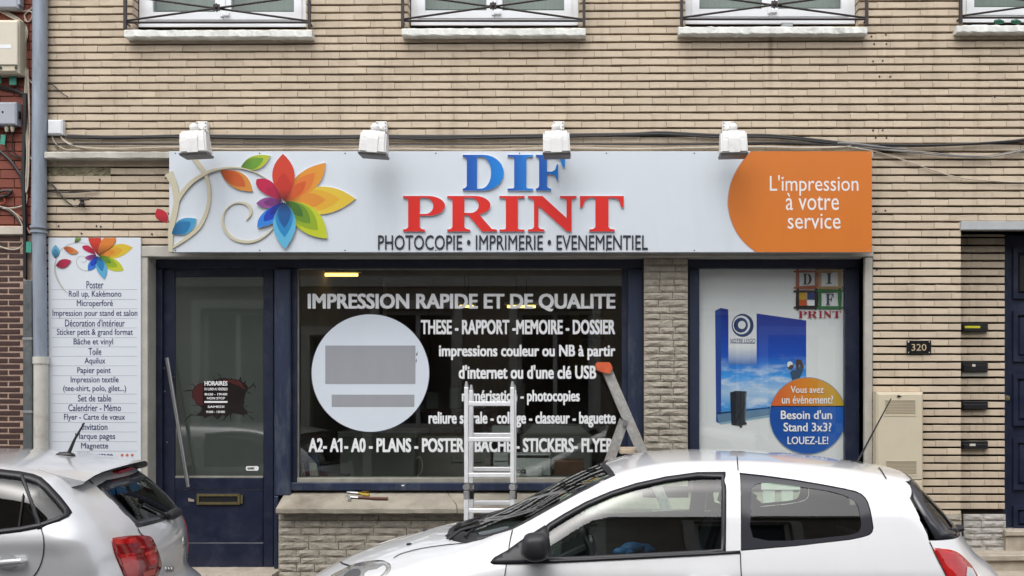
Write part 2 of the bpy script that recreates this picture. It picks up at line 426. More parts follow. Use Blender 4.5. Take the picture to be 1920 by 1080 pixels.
# ---------------------------------------------------------------- the shop building
SHOP = thing('shop_building', 'cream brick building with navy print-shop front under upstairs windows with iron guards', 'building')
PITCH = 14.6
def yj(k): return 240.7 + PITCH * k
ZT = 6.5
T0, T1 = SZ(283), SZ(60)
def tiltk(z): return 0.0057 * max(0.0, min(1.5, (z - T0) / (T1 - T0)))
def tilt(X, z): return tiltk(z) * (X - SX(960))
WINS = [(249, 573), (765, 1085), (1285, 1610), (1806, 2130)]
XL, XR = SX(84), SX(2560)
OPEN = [(SX(a), SX(b), SZ(58), SZ(-300)) for a, b in WINS] + [(SX(277), SX(1621), -0.5, SZ(480)), (SX(1803), SX(2070), -0.5, SZ(432))]
# backing wall between the openings, in bands
def cells(x0, x1, z0, z1, holes):
    xs = sorted({x0, x1, *[h[0] for h in holes], *[min(h[1], x1) for h in holes]}); zs = sorted({z0, z1, *[max(h[2], z0) for h in holes], *[min(h[3], z1) for h in holes]})
    for a, b in zip(xs, xs[1:]):
        run = None
        for c, d in zip(zs, zs[1:]):
            mx, mz = (a + b) / 2, (c + d) / 2
            if any(h[0] < mx < h[1] and h[2] < mz < h[3] for h in holes) or mx > x1 or mx < x0:
                if run: yield (a, b, *run)
                run = None
            else: run = (run[0], d) if run else (c, d)
        if run: yield (a, b, *run)
mb = MB()
for a, b, c, d in cells(XL, XR, -0.3, ZT, OPEN): mb.box(a, b, 0.040, 0.40, c, d)
mb.box(SX(1790, .22), SX(1884, .22), 0.247, 0.40, -0.3, SZ(425))
mb.build('wall', M['mortar'], SHOP)

# bricks
BR_L, BR_H = 53.1, PITCH - 3.5
proto = []
for i in range(4):
    rr = random.Random(i)
    w, h = (BR_L - 0.4) / 230 / 2, BR_H / 230 / 2
    b = 0.0028
    j = lambda: rr.uniform(-0.0016, 0.0016)
    vs = [(-w, .055, -h), (w, .055, -h), (w, .055, h), (-w, .055, h)]
    vs += [(-w + j() * .3, b, -h + j()), (w + j() * .3, b, -h + j()), (w + j() * .3, b, h + j()), (-w + j() * .3, b, h + j())]
    vs += [(-w + b, j(), -h + b), (w - b, j(), -h + b), (w - b, j(), h - b), (-w + b, j(), h - b)]
    fs = []
    for k in range(4):
        l = (k + 1) % 4; fs += [(k, l, l + 4, k + 4), (k + 4, l + 4, l + 8, k + 8)]
    fs.append((8, 9, 10, 11))
    proto.append((vs, fs))
bmesh_share = []
for vs, fs in proto:
    me = bpy.data.meshes.new('brick'); me.from_pydata(vs, [], fs); me.materials.append(M['brick']); bmesh_share.append(me)
EXC = [(a, b, -300, 53) for a, b in WINS] + [(262, 1637, 462, 1200), (1802, 2071, 417, 1200), (328, 1628, 296, 464), (84, 320, 284, 296), (88, 207, 311, 330)]
singles, field = [], MB()
rb = random.Random(3)
def lay(rows, xa, xb, Y, exc, phase0=105.7):
    for k in rows:
        y0, y1 = yj(k) + 1.5, yj(k + 1) - 1.5
        yc = (y0 + y1) / 2
        iv = [(xa, xb)]
        for e in exc:
            if e[2] < yc < e[3]:
                nv = []
                for a, b in iv:
                    if e[1] <= a or e[0] >= b: nv.append((a, b)); continue
                    if e[0] > a: nv.append((a, e[0]))
                    if e[1] < b: nv.append((e[1], b))
                iv = nv
        ph = phase0 + (k % 2) * 27 + rb.choice((-3, 0, 0, 2, 5))
        for a, b in iv:
            n0 = math.floor((a - ph) / BR_L)
            x = ph + n0 * BR_L
            while x < b:
                p, q = max(x, a), min(x + BR_L, b)
                if q - p > 5:
                    yield k, p, q, yc, Y
                x += BR_L
for k, p, q, yc, Y in list(lay(range(-38, 50), 86, 2556, 0.0, EXC)) + list(lay(range(13, 50), 1782, 1884, 0.22, [(1700, 2000, 962, 1200)], 118)):
    s = 230.0 if Y == 0 else FPX / (CAM_D + Y)
    if Y == 0: X0, X1, z = SX(p), SX(q), SZ(yc)
    else: X0, X1, z = SX(p, Y), SX(q, Y), SZ(yc, Y)
    X = (X0 + X1) / 2
    full = q - p > BR_L - 1
    vis = full and 88 < p and q < 1900 and 12 < yc < 960 and Y == 0
    tk = tiltk(z); zz = z + tilt(X, z)
    jy = rb.uniform(-0.0022, 0.0022)
    var = rb.randrange(4)
    if vis: singles.append((((X) ** 2 + 8.2 ** 2 + (z - 1.7) ** 2), X, Y + jy, zz, -tk + rb.uniform(-.0025, .0025), var))
    else:
        vs, fs = proto[var]; sx = (X1 - X0) / (BR_L / 230)
        ca = math.tan(tk)
        field.add([(X + v[0] * sx, Y + jy + v[1], zz + v[2] + v[0] * sx * ca) for v in vs], fs)
for k in range(-38, -10):
    y0, y1 = yj(k) + 1.5, yj(k + 1) - 1.5
    if (y0 + y1) / 2 > 53: continue
    for a, b_ in WINS:
        for px, sg in ((a, -1), (b_, 1)):
            X = SX(px); z0, z1 = SZ(y1), SZ(y0); t_ = tilt(X, z0)
            field.box(X - sg * .001, X + sg * .06, .012 + rb.uniform(-.002, .002), .098, z0 + t_, z1 + t_)
singles.sort()
for n, (d, X, y, z, ry, var) in enumerate(singles):
    if n < 300:
        o = bpy.data.objects.new('brick', bmesh_share[var]); COL.objects.link(o); o.parent = SHOP
        o.location = (X, y, z); o.rotation_euler = (0, ry, 0)
    else:
        vs, fs = proto[var]
        field.add([(X + v[0], y + v[1], z + v[2] - v[0] * math.tan(ry)) for v in vs], fs)
kind(field.build('brickwork', M['brick'], SHOP), 'stuff')
# the spalled course beside the band: rough exposed bedding mortar
rr = random.Random(5); mb = MB()
nx, nz = 26, 5
vs = []
for i in range(nz):
    for j in range(nx):
        vs.append((SX(89 + j * 117 / (nx - 1)), 0.016 + rr.uniform(-.009, .008), SZ(330 - i * 17 / (nz - 1))))
mb.add(vs, [(i * nx + j, i * nx + j + 1, (i + 1) * nx + j + 1, (i + 1) * nx + j) for i in range(nz - 1) for j in range(nx - 1)])
mb.build('spalled_mortar', mat('exposed_bedding_mortar', (0.31, 0.28, 0.18), 0.95, var=0.5, vscale=16, bump=0.6, bscale=80), SHOP)
# old drill holes and cable stubs in the brick face
for px, py in [(1634, 72), (1661, 69), (1639, 86), (1662, 86), (1637, 118), (1655, 117), (1649, 146), (1669, 146), (1637, 245), (1655, 245), (1642, 259), (1662, 259), (1865, 184),
               (1642, 397), (1660, 395), (1644, 505), (187, 337), (311, 334), (139, 374), (110, 424), (181, 424), (189, 425), (153, 438), (285, 439)]:
    p = W(px, py, -0.001)
    MB().tube([p + Vector((0, -0.0025, tilt(p.x, p.z))), p + Vector((0, 0.012, tilt(p.x, p.z)))], 0.008, 7).build('drill_hole', M['black'], SHOP)

# concrete band, lintel and jambs
def rough_bar(name, x0, x1, y0, y1, z0, z1, m, parent, n=40, amp=0.004, seed=1, taper=0.0):
    """a cast bar whose arrises are chipped and uneven"""
    rr = random.Random(seed); mb = MB(); vs = []; fs = []
    prof = [(y1, z0), (y0 + .006, z0), (y0, z0 + .006), (y0, z1 - .008), (y0 + .008, z1), (y1, z1 + taper)]
    k = len(prof)
    for i in range(n + 1):
        x = x0 + (x1 - x0) * i / n
        for q, (y, z) in enumerate(prof):
            e = 0 if q in (0, 5) else amp
            vs.append((x, y + rr.uniform(-e, e) * .7, z + rr.uniform(-e, e)))
    for i in range(n):
        for q in range(k):
            q2 = (q + 1) % k
            fs.append((i * k + q, i * k + q2, (i + 1) * k + q2, (i + 1) * k + q)[::-1])
    fs += [tuple(range(k)), tuple(n * k + q for q in range(k))[::-1]]
    mb.add(vs, fs)
    return mb.build(name, m, parent)
rough_bar('concrete_band', SX(83, -.09), SX(1637, -.09), -0.09, 0.03, SZ(297, -.09), SZ(284, -.09), M['concrete'], SHOP, 120, 0.003)
rough_bar('lintel', SX(264), SX(1637), -0.012, 0.36, SZ(482), SZ(461), M['render'], SHOP, 60, 0.002)
MB().bbox(SX(264), SX(277.5), -0.006, 0.34, -0.1, SZ(482.5)).build('jamb', M['render'], SHOP)
MB().bbox(SX(1621), SX(1636), -0.006, 0.34, -0.1, SZ(482.5)).build('jamb', M['render'], SHOP)

# upstairs windows with sill and iron guard
def ring(mb, x0, x1, z0, z1, t, y0, y1, tb=None, tt=None):
    tb = t if tb is None else tb; tt = t if tt is None else tt
    mb.box(x0, x0 + t, y0, y1, z0, z1); mb.box(x1 - t, x1, y0, y1, z0, z1)
    mb.box(x0 + t, x1 - t, y0 + .001, y1, z0, z0 + tb); mb.box(x0 + t, x1 - t, y0 + .001, y1, z1 - tt, z1)
    return mb
for i, (a, b) in enumerate(WINS):
    x0, x1 = SX(a), SX(b); xc = (x0 + x1) / 2
    dz = tilt(xc, SZ(58))
    zs = SZ(53) + dz - 0.012
    Yf = 0.10
    zb, zt = SZ(46, Yf) + dz, SZ(-295)
    fr = ring(MB(), x0 + .008, x1 - .004, zb, zt, 0.058, Yf, Yf + .07, tb=.05).build('window', M['pvc'], SHOP)
    MB().box(x0, x1, Yf + .02, Yf + .1, zs - .03, zb).build('weather_bar', M['mortar'], fr)
    MB().box(x0 + .01, x1 - .01, Yf - .02, Yf - .001, zb - .012, zb + .008).build('drip_rail', M['pvc'], fr)
    for sgn in (-1, 1):
        s0, s1 = (x0 + .062, xc - .003) if sgn < 0 else (xc + .003, x1 - .058)
        sh = ring(MB(), s0, s1, zb + .052, zt - .05, 0.062, Yf - .012, Yf + .05).build('sash', M['pvc'], fr)
        MB().box(s0 + .062, s1 - .062, Yf + .02, Yf + .026, zb + .114, zt - .112).build('pane', M['upglass'], fr)
    MB().bbox(xc - .022, xc + .022, Yf - .024, Yf - .013, zb + .07, zt - .06, b=.005).build('meeting_stile', M['pvc'], fr)
    MB().bbox(xc + .0, xc + .055, Yf - .034, Yf - .012, zb + .075, zb + .105, b=.004).build('drain_cover', M['pvc'], fr)
    MB().box(x0 - .02, x1 + .02, Yf + .18, Yf + .19, zb, zt).build('net_curtain', M['curtain'], fr)
    sx0, sx1 = SX((230, 752, 1273, 1797)[i], -.11), SX((583, 1098, 1628, 2150)[i], -.11)
    sl = rough_bar('sill', sx0, sx1, -0.085, 0.12, SZ(66, -.085) + dz, SZ(52.5, -.085) + dz, M['sillpaint'], fr, 46, 0.004, i)
    # guard
    gx0, gx1 = SX((235, 755, 1278, 1801)[i], -.07), SX((580, 1095, 1625, 2140)[i], -.07)
    zb2, ztop = SZ(39, -.07) + dz, SZ(-14, -.07) + dz
    zc = (zb2 + ztop) / 2
    xm = (gx0 + gx1) / 2
    g = MB().box(gx0 - .012, gx0 + .012, -.082, -.06, SZ(50, -.07) + dz, ztop + .02).build('window_guard', M['iron'], SHOP)
    MB().box(gx1 - .012, gx1 + .012, -.082, -.06, SZ(50, -.07) + dz, ztop + .02).build('post', M['iron'], g)
    for zz in (zb2, ztop): MB().tube([(gx0, -.07, zz), (gx1, -.07, zz)], .009, 6).build('rail', M['iron'], g)
    MB().tube([(gx0, -.075, zb2 + .012), (gx1, -.075, ztop - .012)], .0085, 6).build('diagonal_bar', M['iron'], g)
    MB().tube([(gx0, -.066, ztop - .012), (gx1, -.066, zb2 + .012)], .0085, 6).build('diagonal_bar', M['iron'], g)
    pts = [(xm + (0.036 if k % 2 == 0 else .026) * math.cos(R(k * 22.5)), zc + (0.036 if k % 2 == 0 else .026) * math.sin(R(k * 22.5))) for k in range(16)]
    MB().prism(pts, -.095, -.08).ball((xm, -.095, zc), .016, 8, 5).build('rosette', M['iron'], g)
    for gx in (gx0, gx1): MB().tube([(gx, -.07, zb2), (gx, .05, zb2)], .008, 6).build('wall_bracket', M['iron'], g)
# little things left on the sills
for px, py, w_, m_, lab in [(1475, 44, .045, mat('clear_plastic_cup', (.5, .53, .55), .2), 'small clear plastic block on the third window sill')]:
    p = W(px, py + 3, -.02)
    tag(MB().bbox(p.x - w_, p.x + w_, p.y - .03, p.y + .02, p.z - .018, p.z + .012).build('plastic_block', m_), lab, 'block')
for px, lab in [(1873, 'short green plastic bottle lying on the fourth window sill near the iron post'), (1905, 'green plastic bottle on the fourth window sill nearest the picture edge')]:
    p = W(px, 41, -.03)
    tag(MB().tube([p + Vector((-.035, 0, 0)), p + Vector((.0, 0, .004)), p + Vector((.04, .01, 0))], [.016, .02, .012], 8).build('plastic_bottle', mat('green_plastic', (.03, .16, .1), .35)), lab, 'bottle')

# ---------------------------------------------------------------- cladding stones
stone_me = []
for i in range(10):
    rr = random.Random(40 + i); nx, nz = 6, 4; vs = []; fs = []
    ridge = rr.uniform(-.3, .3)
    for a in range(nz):
        for c in range(nx):
            u, v = c / (nx - 1), a / (nz - 1)
            ed = a in (0, nz - 1) or c in (0, nx - 1)
            y = -0.003 if ed else -0.006 - rr.random() * 0.008 - .003 * math.sin(3 * u + 9 * ridge + 4 * v)
            x_, z_ = u - .5 + (0 if ed else rr.uniform(-.05, .05)), v - .5 + (0 if ed else rr.uniform(-.07, .07))
            vs.append((x_, y, z_))
    fs = [(a * nx + c, a * nx + c + 1, (a + 1) * nx + c + 1, (a + 1) * nx + c) for a in range(nz - 1) for c in range(nx - 1)]
    rim = [c for c in range(nx)] + [a * nx + nx - 1 for a in range(1, nz)] + [(nz - 1) * nx + c for c in range(nx - 2, -1, -1)] + [a * nx for a in range(nz - 2, 0, -1)]
    n0 = len(vs)
    for r_ in rim: vs.append((vs[r_][0], .02, vs[r_][2]))
    for q in range(len(rim)):
        q2 = (q + 1) % len(rim)
        fs.append((rim[q], n0 + q, n0 + q2, rim[q2]))
    me = bpy.data.meshes.new('cladding_stone'); me.from_pydata(vs, [], fs); stone_me.append(me)
stone_me2 = []
for me in stone_me:
    m2 = me.copy(); me.materials.append(M['stone']); m2.materials.append(M['stonegrey']); stone_me2.append(m2)
rs = random.Random(11)
def stones(x0, x1, y0, y1, Y, rowpx, lens, parent, grey=False):
    s = FPX / (CAM_D + Y); y = y0
    while y < y1 - 4:
        h = min(rowpx * rs.uniform(0.92, 1.08), y1 - y)
        if y1 - (y + h) < 6: h = y1 - y
        x = x0
        while x < x1 - 3:
            w = rs.choice(lens) * rs.uniform(.9, 1.1)
            if x1 - (x + w) < 12: w = x1 - x
            o = bpy.data.objects.new('cladding_stone', rs.choice(stone_me2 if grey else stone_me)); COL.objects.link(o); o.parent = parent
            o.location = (SX(x + w / 2, Y), Y + rs.uniform(-.003, .004), SZ(y + h / 2, Y))
            o.scale = ((w - .9) / s * rs.choice((1, -1)) , 1, (h - 1.0) / s)
            x += w
        y += h
PIL = MB().box(SX(1206, .06), SX(1291, .06), 0.075, .36, 0.6, SZ(482)).build('pillar', M['mortar'], SHOP)
stones(1207, 1290, 484, 912, 0.06, 12.9, (29, 52, 31, 54), PIL)
BASE = MB().box(SX(521), SX(1637), 0.016, .34, -0.1, SZ(958)).build('plinth', M['mortar'], SHOP)
stones(522, 1636, 962, 1090, 0.0, 13.6, (33, 52, 45, 60), BASE)
stones(1640, 1803, 963, 1090, -0.01, 14.5, (40, 55, 70), BASE)
stones(1806, 1886, 964, 1036, 0.17, 12.5, (22, 35, 45), BASE, True)
# white slatted panel standing on the pavement against the wall, seen through the parked car
VP_ = mat('white_slat_paint', (.74, .74, .67), .55, var=.12, vscale=9)
SLP = thing('slatted_panel', 'white slatted panel leaning by the shop wall, seen through the white car', 'panel', (SX(1512, -.28), -.28, .0))
for yy in (906, 1012): MB().bbox(SX(1428, -.28), SX(1596, -.28), -.28, -.255, SZ(yy + 13, -.28), SZ(yy, -.28), b=.004).build('rail', VP_, SLP)
for px in range(1431, 1590, 34): MB().bbox(SX(px, -.27), SX(px + 22, -.27), -.27, -.257, .0, SZ(912, -.27), b=.003).build('slat', VP_, SLP)
# sloping concrete ledge
zf1, zf0, zbk = SZ(953, -.1), SZ(963, -.1), SZ(919, .2)
mb = MB(); n = 90; rr = random.Random(8); vs = []; fs = []
for i in range(n + 1):
    x = SX(517, -.1) + (SX(1607) - SX(517, -.1)) * i / n
    e = lambda a=.0025: rr.uniform(-a, a)
    vs += [(x, .22, zbk - .1), (x, -.09, zf0 - .006), (x, -.1 + e(), zf0 + .004 + e()), (x, -.1 + e(), zf1 - .007 + e()), (x, -.092 + e(), zf1 + e()), (x, .05, (zf1 + zbk) / 2 + e()), (x, .22, zbk)]
for i in range(n):
    for q in range(7):
        q2 = (q + 1) % 7; fs.append((i * 7 + q, i * 7 + q2, (i + 1) * 7 + q2, (i + 1) * 7 + q)[::-1])
fs += [tuple(range(7)), tuple(n * 7 + q for q in range(7))[::-1]]
LEDGE = mb.add(vs, fs).build('window_ledge', M['ledge'], SHOP)
pts = [(838, 920.5, .2), (842, 930, .12), (849, 938, .03), (855, 945, -.03), (857, 953, -.101), (857, 963, -.1025)]
cr = []
for px, py, Y in pts:
    p = W(px, py, Y); p.z = zf1 + (zbk - zf1) * (Y + .092) / .312 + .002 if Y > -.09 else p.z; cr.append(p)
MB().tube(cr, .0028, 5).build('crack', M['black'], LEDGE)
# door step
rough_bar('door_step', SX(270), SX(521), -0.16, 0.34, -0.06, SZ(1067, .1), M['stepstone'], SHOP, 24, .003, 3)
# ---------------------------------------------------------------- shop front joinery
YF = 0.15
def fbox(name, x0, x1, y0, y1, Ya, Yb, m, parent, b=0.006, Yp=None):
    """chamfered member measured in pixels on its own front plane Ya"""
    return MB().bbox(SX(x0, Ya), SX(x1, Ya), Ya, Yb, SZ(y1, Ya), SZ(y0, Ya), b=b).build(name, m, parent)
HEAD = fbox('head_rail', 284, 1617, 478, 503, YF, .3, M['navy'], SHOP)
# door
DOOR = fbox('shop_door', 304, 327.5, 505, 1064, .19, .235, M['navy'], SHOP)
fbox('door_post', 286, 303.5, 503.3, 1066, YF, .3, M['navy'], DOOR)
fbox('stile', 493.5, 513, 505, 1064, .19, .235, M['navy'], DOOR)
fbox('top_rail', 328, 493, 505, 519, .191, .235, M['navy'], DOOR, .004)
fbox('middle_rail', 328, 493, 896, 918, .191, .235, M['navy'], DOOR, .004)
fbox('door_panel', 328, 493, 918.6, 1017, .196, .235, M['navy'], DOOR, .004)
fbox('bottom_rail', 328, 493, 1018.5, 1064, .191, .235, M['navy'], DOOR, .004)
MB().box(SX(327, .205), SX(494, .205), .205, .212, SZ(897, .205), SZ(518, .205)).build('pane', M['film'], DOOR)
fbox('glazing_bead', 328, 493, 892.5, 895.8, .192, .204, M['greybead'], DOOR, .001)
fbox('weather_strip', 303.6, 305, 505, 1064, .185, .19, M['black'], DOOR, .0005)
# the torn-hole sticker with opening hours
def P2(px, py, Y): return (SX(px, Y), SZ(py, Y))
YD = .203
rr = random.Random(21)
def crk(fx, fy): return P2(310 + fx * 190 / 1865, 690 + fy * 110 / 1080, YD)
hole = [(490, 420), (540, 350), (600, 300), (650, 285), (720, 270), (900, 220), (1010, 190), (1100, 185), (1200, 205), (1210, 175), (1235, 205), (1360, 215), (1385, 155), (1395, 225), (1430, 280), (1480, 230), (1470, 290), (1510, 330), (1520, 390),
        (1480, 430), (1465, 520), (1440, 600), (1460, 640), (1430, 680), (1450, 740), (1510, 800), (1510, 850), (1440, 850), (1465, 905), (1420, 850), (1330, 850), (1260, 825), (1205, 850), (1200, 920), (1180, 845), (1130, 895), (1050, 970), (1110, 880), (1040, 860), (960, 945), (870, 865), (790, 885), (700, 935), (720, 890), (600, 880), (580, 850), (650, 800), (680, 730), (640, 705), (560, 650), (540, 590), (500, 560), (490, 500)]
st = MB().sheet([crk(*p) for p in hole], YD).build('torn_hole_sticker', mat('dark_torn_print', (.013, .009, .008), .25, var=.5, vscale=10), DOOR)
MB().sheet([crk(*p) for p in [(500, 430), (560, 345), (640, 290), (690, 285), (690, 700), (640, 690), (560, 630), (505, 550)]], YD - .0006).build('red_print', mat('dark_red_print', (.06, .012, .012), .3), st)
MB().sheet([crk(*p) for p in [(1050, 205), (1200, 215), (1360, 230), (1420, 300), (1480, 400), (1350, 330), (1200, 275), (1080, 250)]], YD - .0006).build('red_print', MATS['dark_red_print'], st)
for path in [[(1480, 420), (1560, 460), (1580, 445)], [(1515, 380), (1600, 325), (1640, 250)], [(1620, 310), (1660, 330), (1650, 390)], [(490, 405), (400, 415), (320, 430)], [(570, 360), (500, 290), (460, 300)], [(650, 285), (600, 235)],
             [(900, 225), (890, 150)], [(1010, 195), (1010, 130), (955, 95)], [(600, 870), (470, 855), (420, 900), (350, 980)], [(600, 680), (480, 690)], [(1505, 850), (1560, 900), (1610, 925), (1625, 970)], [(1200, 850), (1205, 980)], [(1450, 700), (1530, 690)], [(1460, 790), (1620, 825)], [(580, 820), (510, 785)]]:
    pp = [crk(*q) for q in path]; mb = MB()
    mb.tube([(a, YD - .0004, b) for a, b in pp], [.0022] * (len(pp) - 1) + [.0006], 4); mb.build('tear_line', MATS['dark_torn_print'], st)
for s_, x0, x1, y0, y1, bo in [("HORAIRES", 383.4, 426.5, 714.5, 723, .04), ("DU LUNDI AU VENDREDI", 383.4, 426.5, 727, 732, .03), ("8H30 - 19H00", 383.4, 426.5, 737, 741.5, .03), ("NON STOP", 388, 422, 744.5, 749, .03), ("SAMEDI", 389.5, 420.5, 760.5, 764.7, .03), ("9H00 - 13H00", 386.5, 421.7, 770, 774.5, .03)]:
    text('opening_hours_lettering', s_, (x0, x1, y0, y1), YD - .0012, M['vinyl'], st, bold=bo, thick=.0008)
MB().sheet([P2(383.4, 752, YD), P2(426.5, 752, YD), P2(426.5, 755.3, YD), P2(383.4, 755.3, YD)], YD - .0012).build('divider_line', M['vinyl'], st)
MB().prism([(a, b) for a, b in rounded(SX(461, YD), SX(485, YD), SZ(882.5, YD), SZ(874, YD), .014)], YD - .001, YD).build('door_sticker', M['vinyl'], DOOR)
text('door_sticker_lettering', "ouvert", (464, 477, 875.5, 880.5), YD - .002, M['black'], DOOR, bold=.04, thick=.0005)
# letter slot, pull bar, small fittings
lp = MB(); ring(lp, SX(369, .18), SX(450, .18), SZ(946, .18), SZ(926, .18), .02, .176, .192); lp.build('letter_slot', M['brass'], DOOR)
MB().box(SX(375, .19), SX(444, .19), .186, .1895, SZ(942, .19), SZ(930, .19)).build('slot_flap', M['black'], DOOR)
MB().box(SX(451, .18), SX(455, .18), .178, .19, SZ(944, .18), SZ(928, .18)).build('slot_end', M['brass'], DOOR)
MB().prism([P2(352, 934, .18), P2(363, 937, .18), P2(363, 941, .18), P2(353, 940, .18)], .184, .19).build('paint_chip', M['stepstone'], DOOR)
a, b = W(313, 671, .11), W(353, 913, .11)
PULL = MB().tube([a, a + (b - a) * .01, b], .0165, 14).build('pull_bar', M['steel'], DOOR, True)
for t in (.15, .85):
    p = a + (b - a) * t; MB().tube([p, p + Vector((0, .085, 0))], .009, 8).build('bar_standoff', M['steel'], PULL, True)
for py in (681, 691): MB().tube([W(288, py, .145), W(288, py, .16)], .011, 8).build('lock_bolt', M['iron'], DOOR)
for px, py in [(309, 734), (313, 829), (308, 690)]:
    MB().tube([W(px, py, .187), W(px, py, .192)], .006, 8).build('screw', M['steel'], DOOR)

# post and big window
fbox('post', 513.6, 544, 503.3, 930, .11, .34, M['navyworn'], SHOP, .01)
fbox('post_foot', 513.6, 521.4, 930.2, 1066, .10, .3, M['navyworn'], SHOP, .004)
WIN = fbox('shop_window', 544, 556, 503.4, 917, .16, .3, M['navy'], SHOP)
fbox('frame_stile', 1177, 1206.5, 503.4, 919, .15, .3, M['navyworn'], WIN, .008)
fbox('frame_stile_inner', 1166, 1177, 503.6, 897, .18, .3, M['navy'], WIN, .003)
fbox('bottom_rail', 543, 1177, 905, 920, .135, .3, M['navyworn'], WIN, .006)
fbox('sill_bead', 556.5, 1176, 896.5, 905, .155, .3, M['greybead'], WIN, .003)
fbox('edge_bead', 556, 560, 505, 896, .19, .215, M['greybead'], WIN, .001)
fbox('edge_bead', 560.2, 1165, 503.6, 506, .19, .215, M['greybead'], WIN, .001)
YG = .212
MB().box(SX(555, YG), SX(1180, YG), YG, YG + .006, SZ(898, YG), SZ(502, YG)).build('pane', M['shopglass'], WIN)
YL = YG - .0015
for s_, x0, x1, y0, y1, bo in [("IMPRESSION RAPIDE ET DE QUALITE", 577, 1154, 550.5, 584, .037), ("THESE - RAPPORT -MEMOIRE - DOSSIER", 789, 1153.5, 599.5, 627, .04), ("impressions couleur ou NB à partir", 823, 1154, 646.5, 675, .035),
                               ("d'internet ou d'une clé USB", 860, 1118, 684.5, 710.5, .035), ("numérisation - photocopies", 866, 1087, 731, 759.5, .035), ("reliure spirale - collage - classeur - baguette", 803.5, 1154.5, 772, 801.5, .037),
                               ("A2- A1- A0 - PLANS - POSTER - BACHE - STICKERS- FLYERS", 578.5, 1160, 821.5, 848, .042)]:
    text('window_lettering', s_, (x0, x1, y0, y1), YL, M['vinyl'], WIN, bold=bo, thick=.0012)
MB().sheet([P2(x, y, YL) for x, y in ((631.5, 830), (636, 822), (638, 822), (638, 827))], YL - .0004).build('window_lettering_flag', M['vinyl'], WIN)
CS = MB().prism(disc(SX(694.5, YL), SZ(699.5, YL), 110.5 / 225.0, 72), YL - .001, YL).build('round_sticker', mat('pale_blue_white_sticker', (.64, .70, .77), .45, var=.04, vscale=3), WIN)
MB().prism(disc(SX(694.5, YL), SZ(699.5, YL), 111.8 / 225.0, 72), YL - .0004, YL + .0006).build('sticker_rim', M['navy'], CS)
blockgrey = mat('plain_grey_print', (.31, .325, .355), .5, var=.05, vscale=4, stretch=(2.2, 1, .45))  # plain grey blocks added in place of unreadable lettering
MB().sheet([P2(610, 648, YL), P2(779, 648, YL), P2(779, 720, YL), P2(610, 720, YL)], YL - .002).build('print_block', blockgrey, CS)
MB().sheet([P2(622, 740, YL), P2(777, 740, YL), P2(777, 763, YL), P2(622, 763, YL)], YL - .002).build('print_block', blockgrey, CS)
for q in ([(779.5, 667), (783, 658.5), (782.5, 666)], [(779.5, 676), (782, 672), (780.5, 681)]):
    MB().sheet([P2(x, y, YL) for x, y in q], YL - .002).build('ink_mark', M['black'], CS)
MB().prism([P2(752, 909.5, .134), P2(759, 909, .134), P2(757, 911.5, .134), P2(753.5, 911.5, .134)], .1335, .14).build('paint_chip', M['pvc'], WIN)

# display window with printed poster
DW = fbox('display_window', 1291, 1311.5, 503.4, 917, .14, .3, M['navyworn'], SHOP, .008)
fbox('frame_stile', 1584.5, 1612, 503.4, 917, .15, .3, M['navy'], DW, .006)
fbox('bottom_rail', 1311.6, 1584, 878, 917, .15, .3, M['navy'], DW)
fbox('top_bead', 1312, 1584, 497, 501, .16, .3, M['navy'], DW, .002)
YP = .21
def pp(x, y): return P2(1280 + x / 2.6333, 470 + y / 2.6341, YP)
prt = lambda n, c, **k: mat(n, c, .35, **k)
POST = MB().box(SX(1310, YP), SX(1586, YP), YP, YP + .01, SZ(900, YP), SZ(499, YP)).build('poster', prt('white_poster_print', (.80, .82, .83), var=.04, vscale=2), DW)
lay_n = [0]
def pr(name, pts, m, conv=pp):
    lay_n[0] += 1
    return MB().sheet([conv(*p) for p in pts], YP - .0006 - .00025 * lay_n[0]).build(name, m, POST)
zz = lambda y: SZ(470 + y / 2.6341, YP)
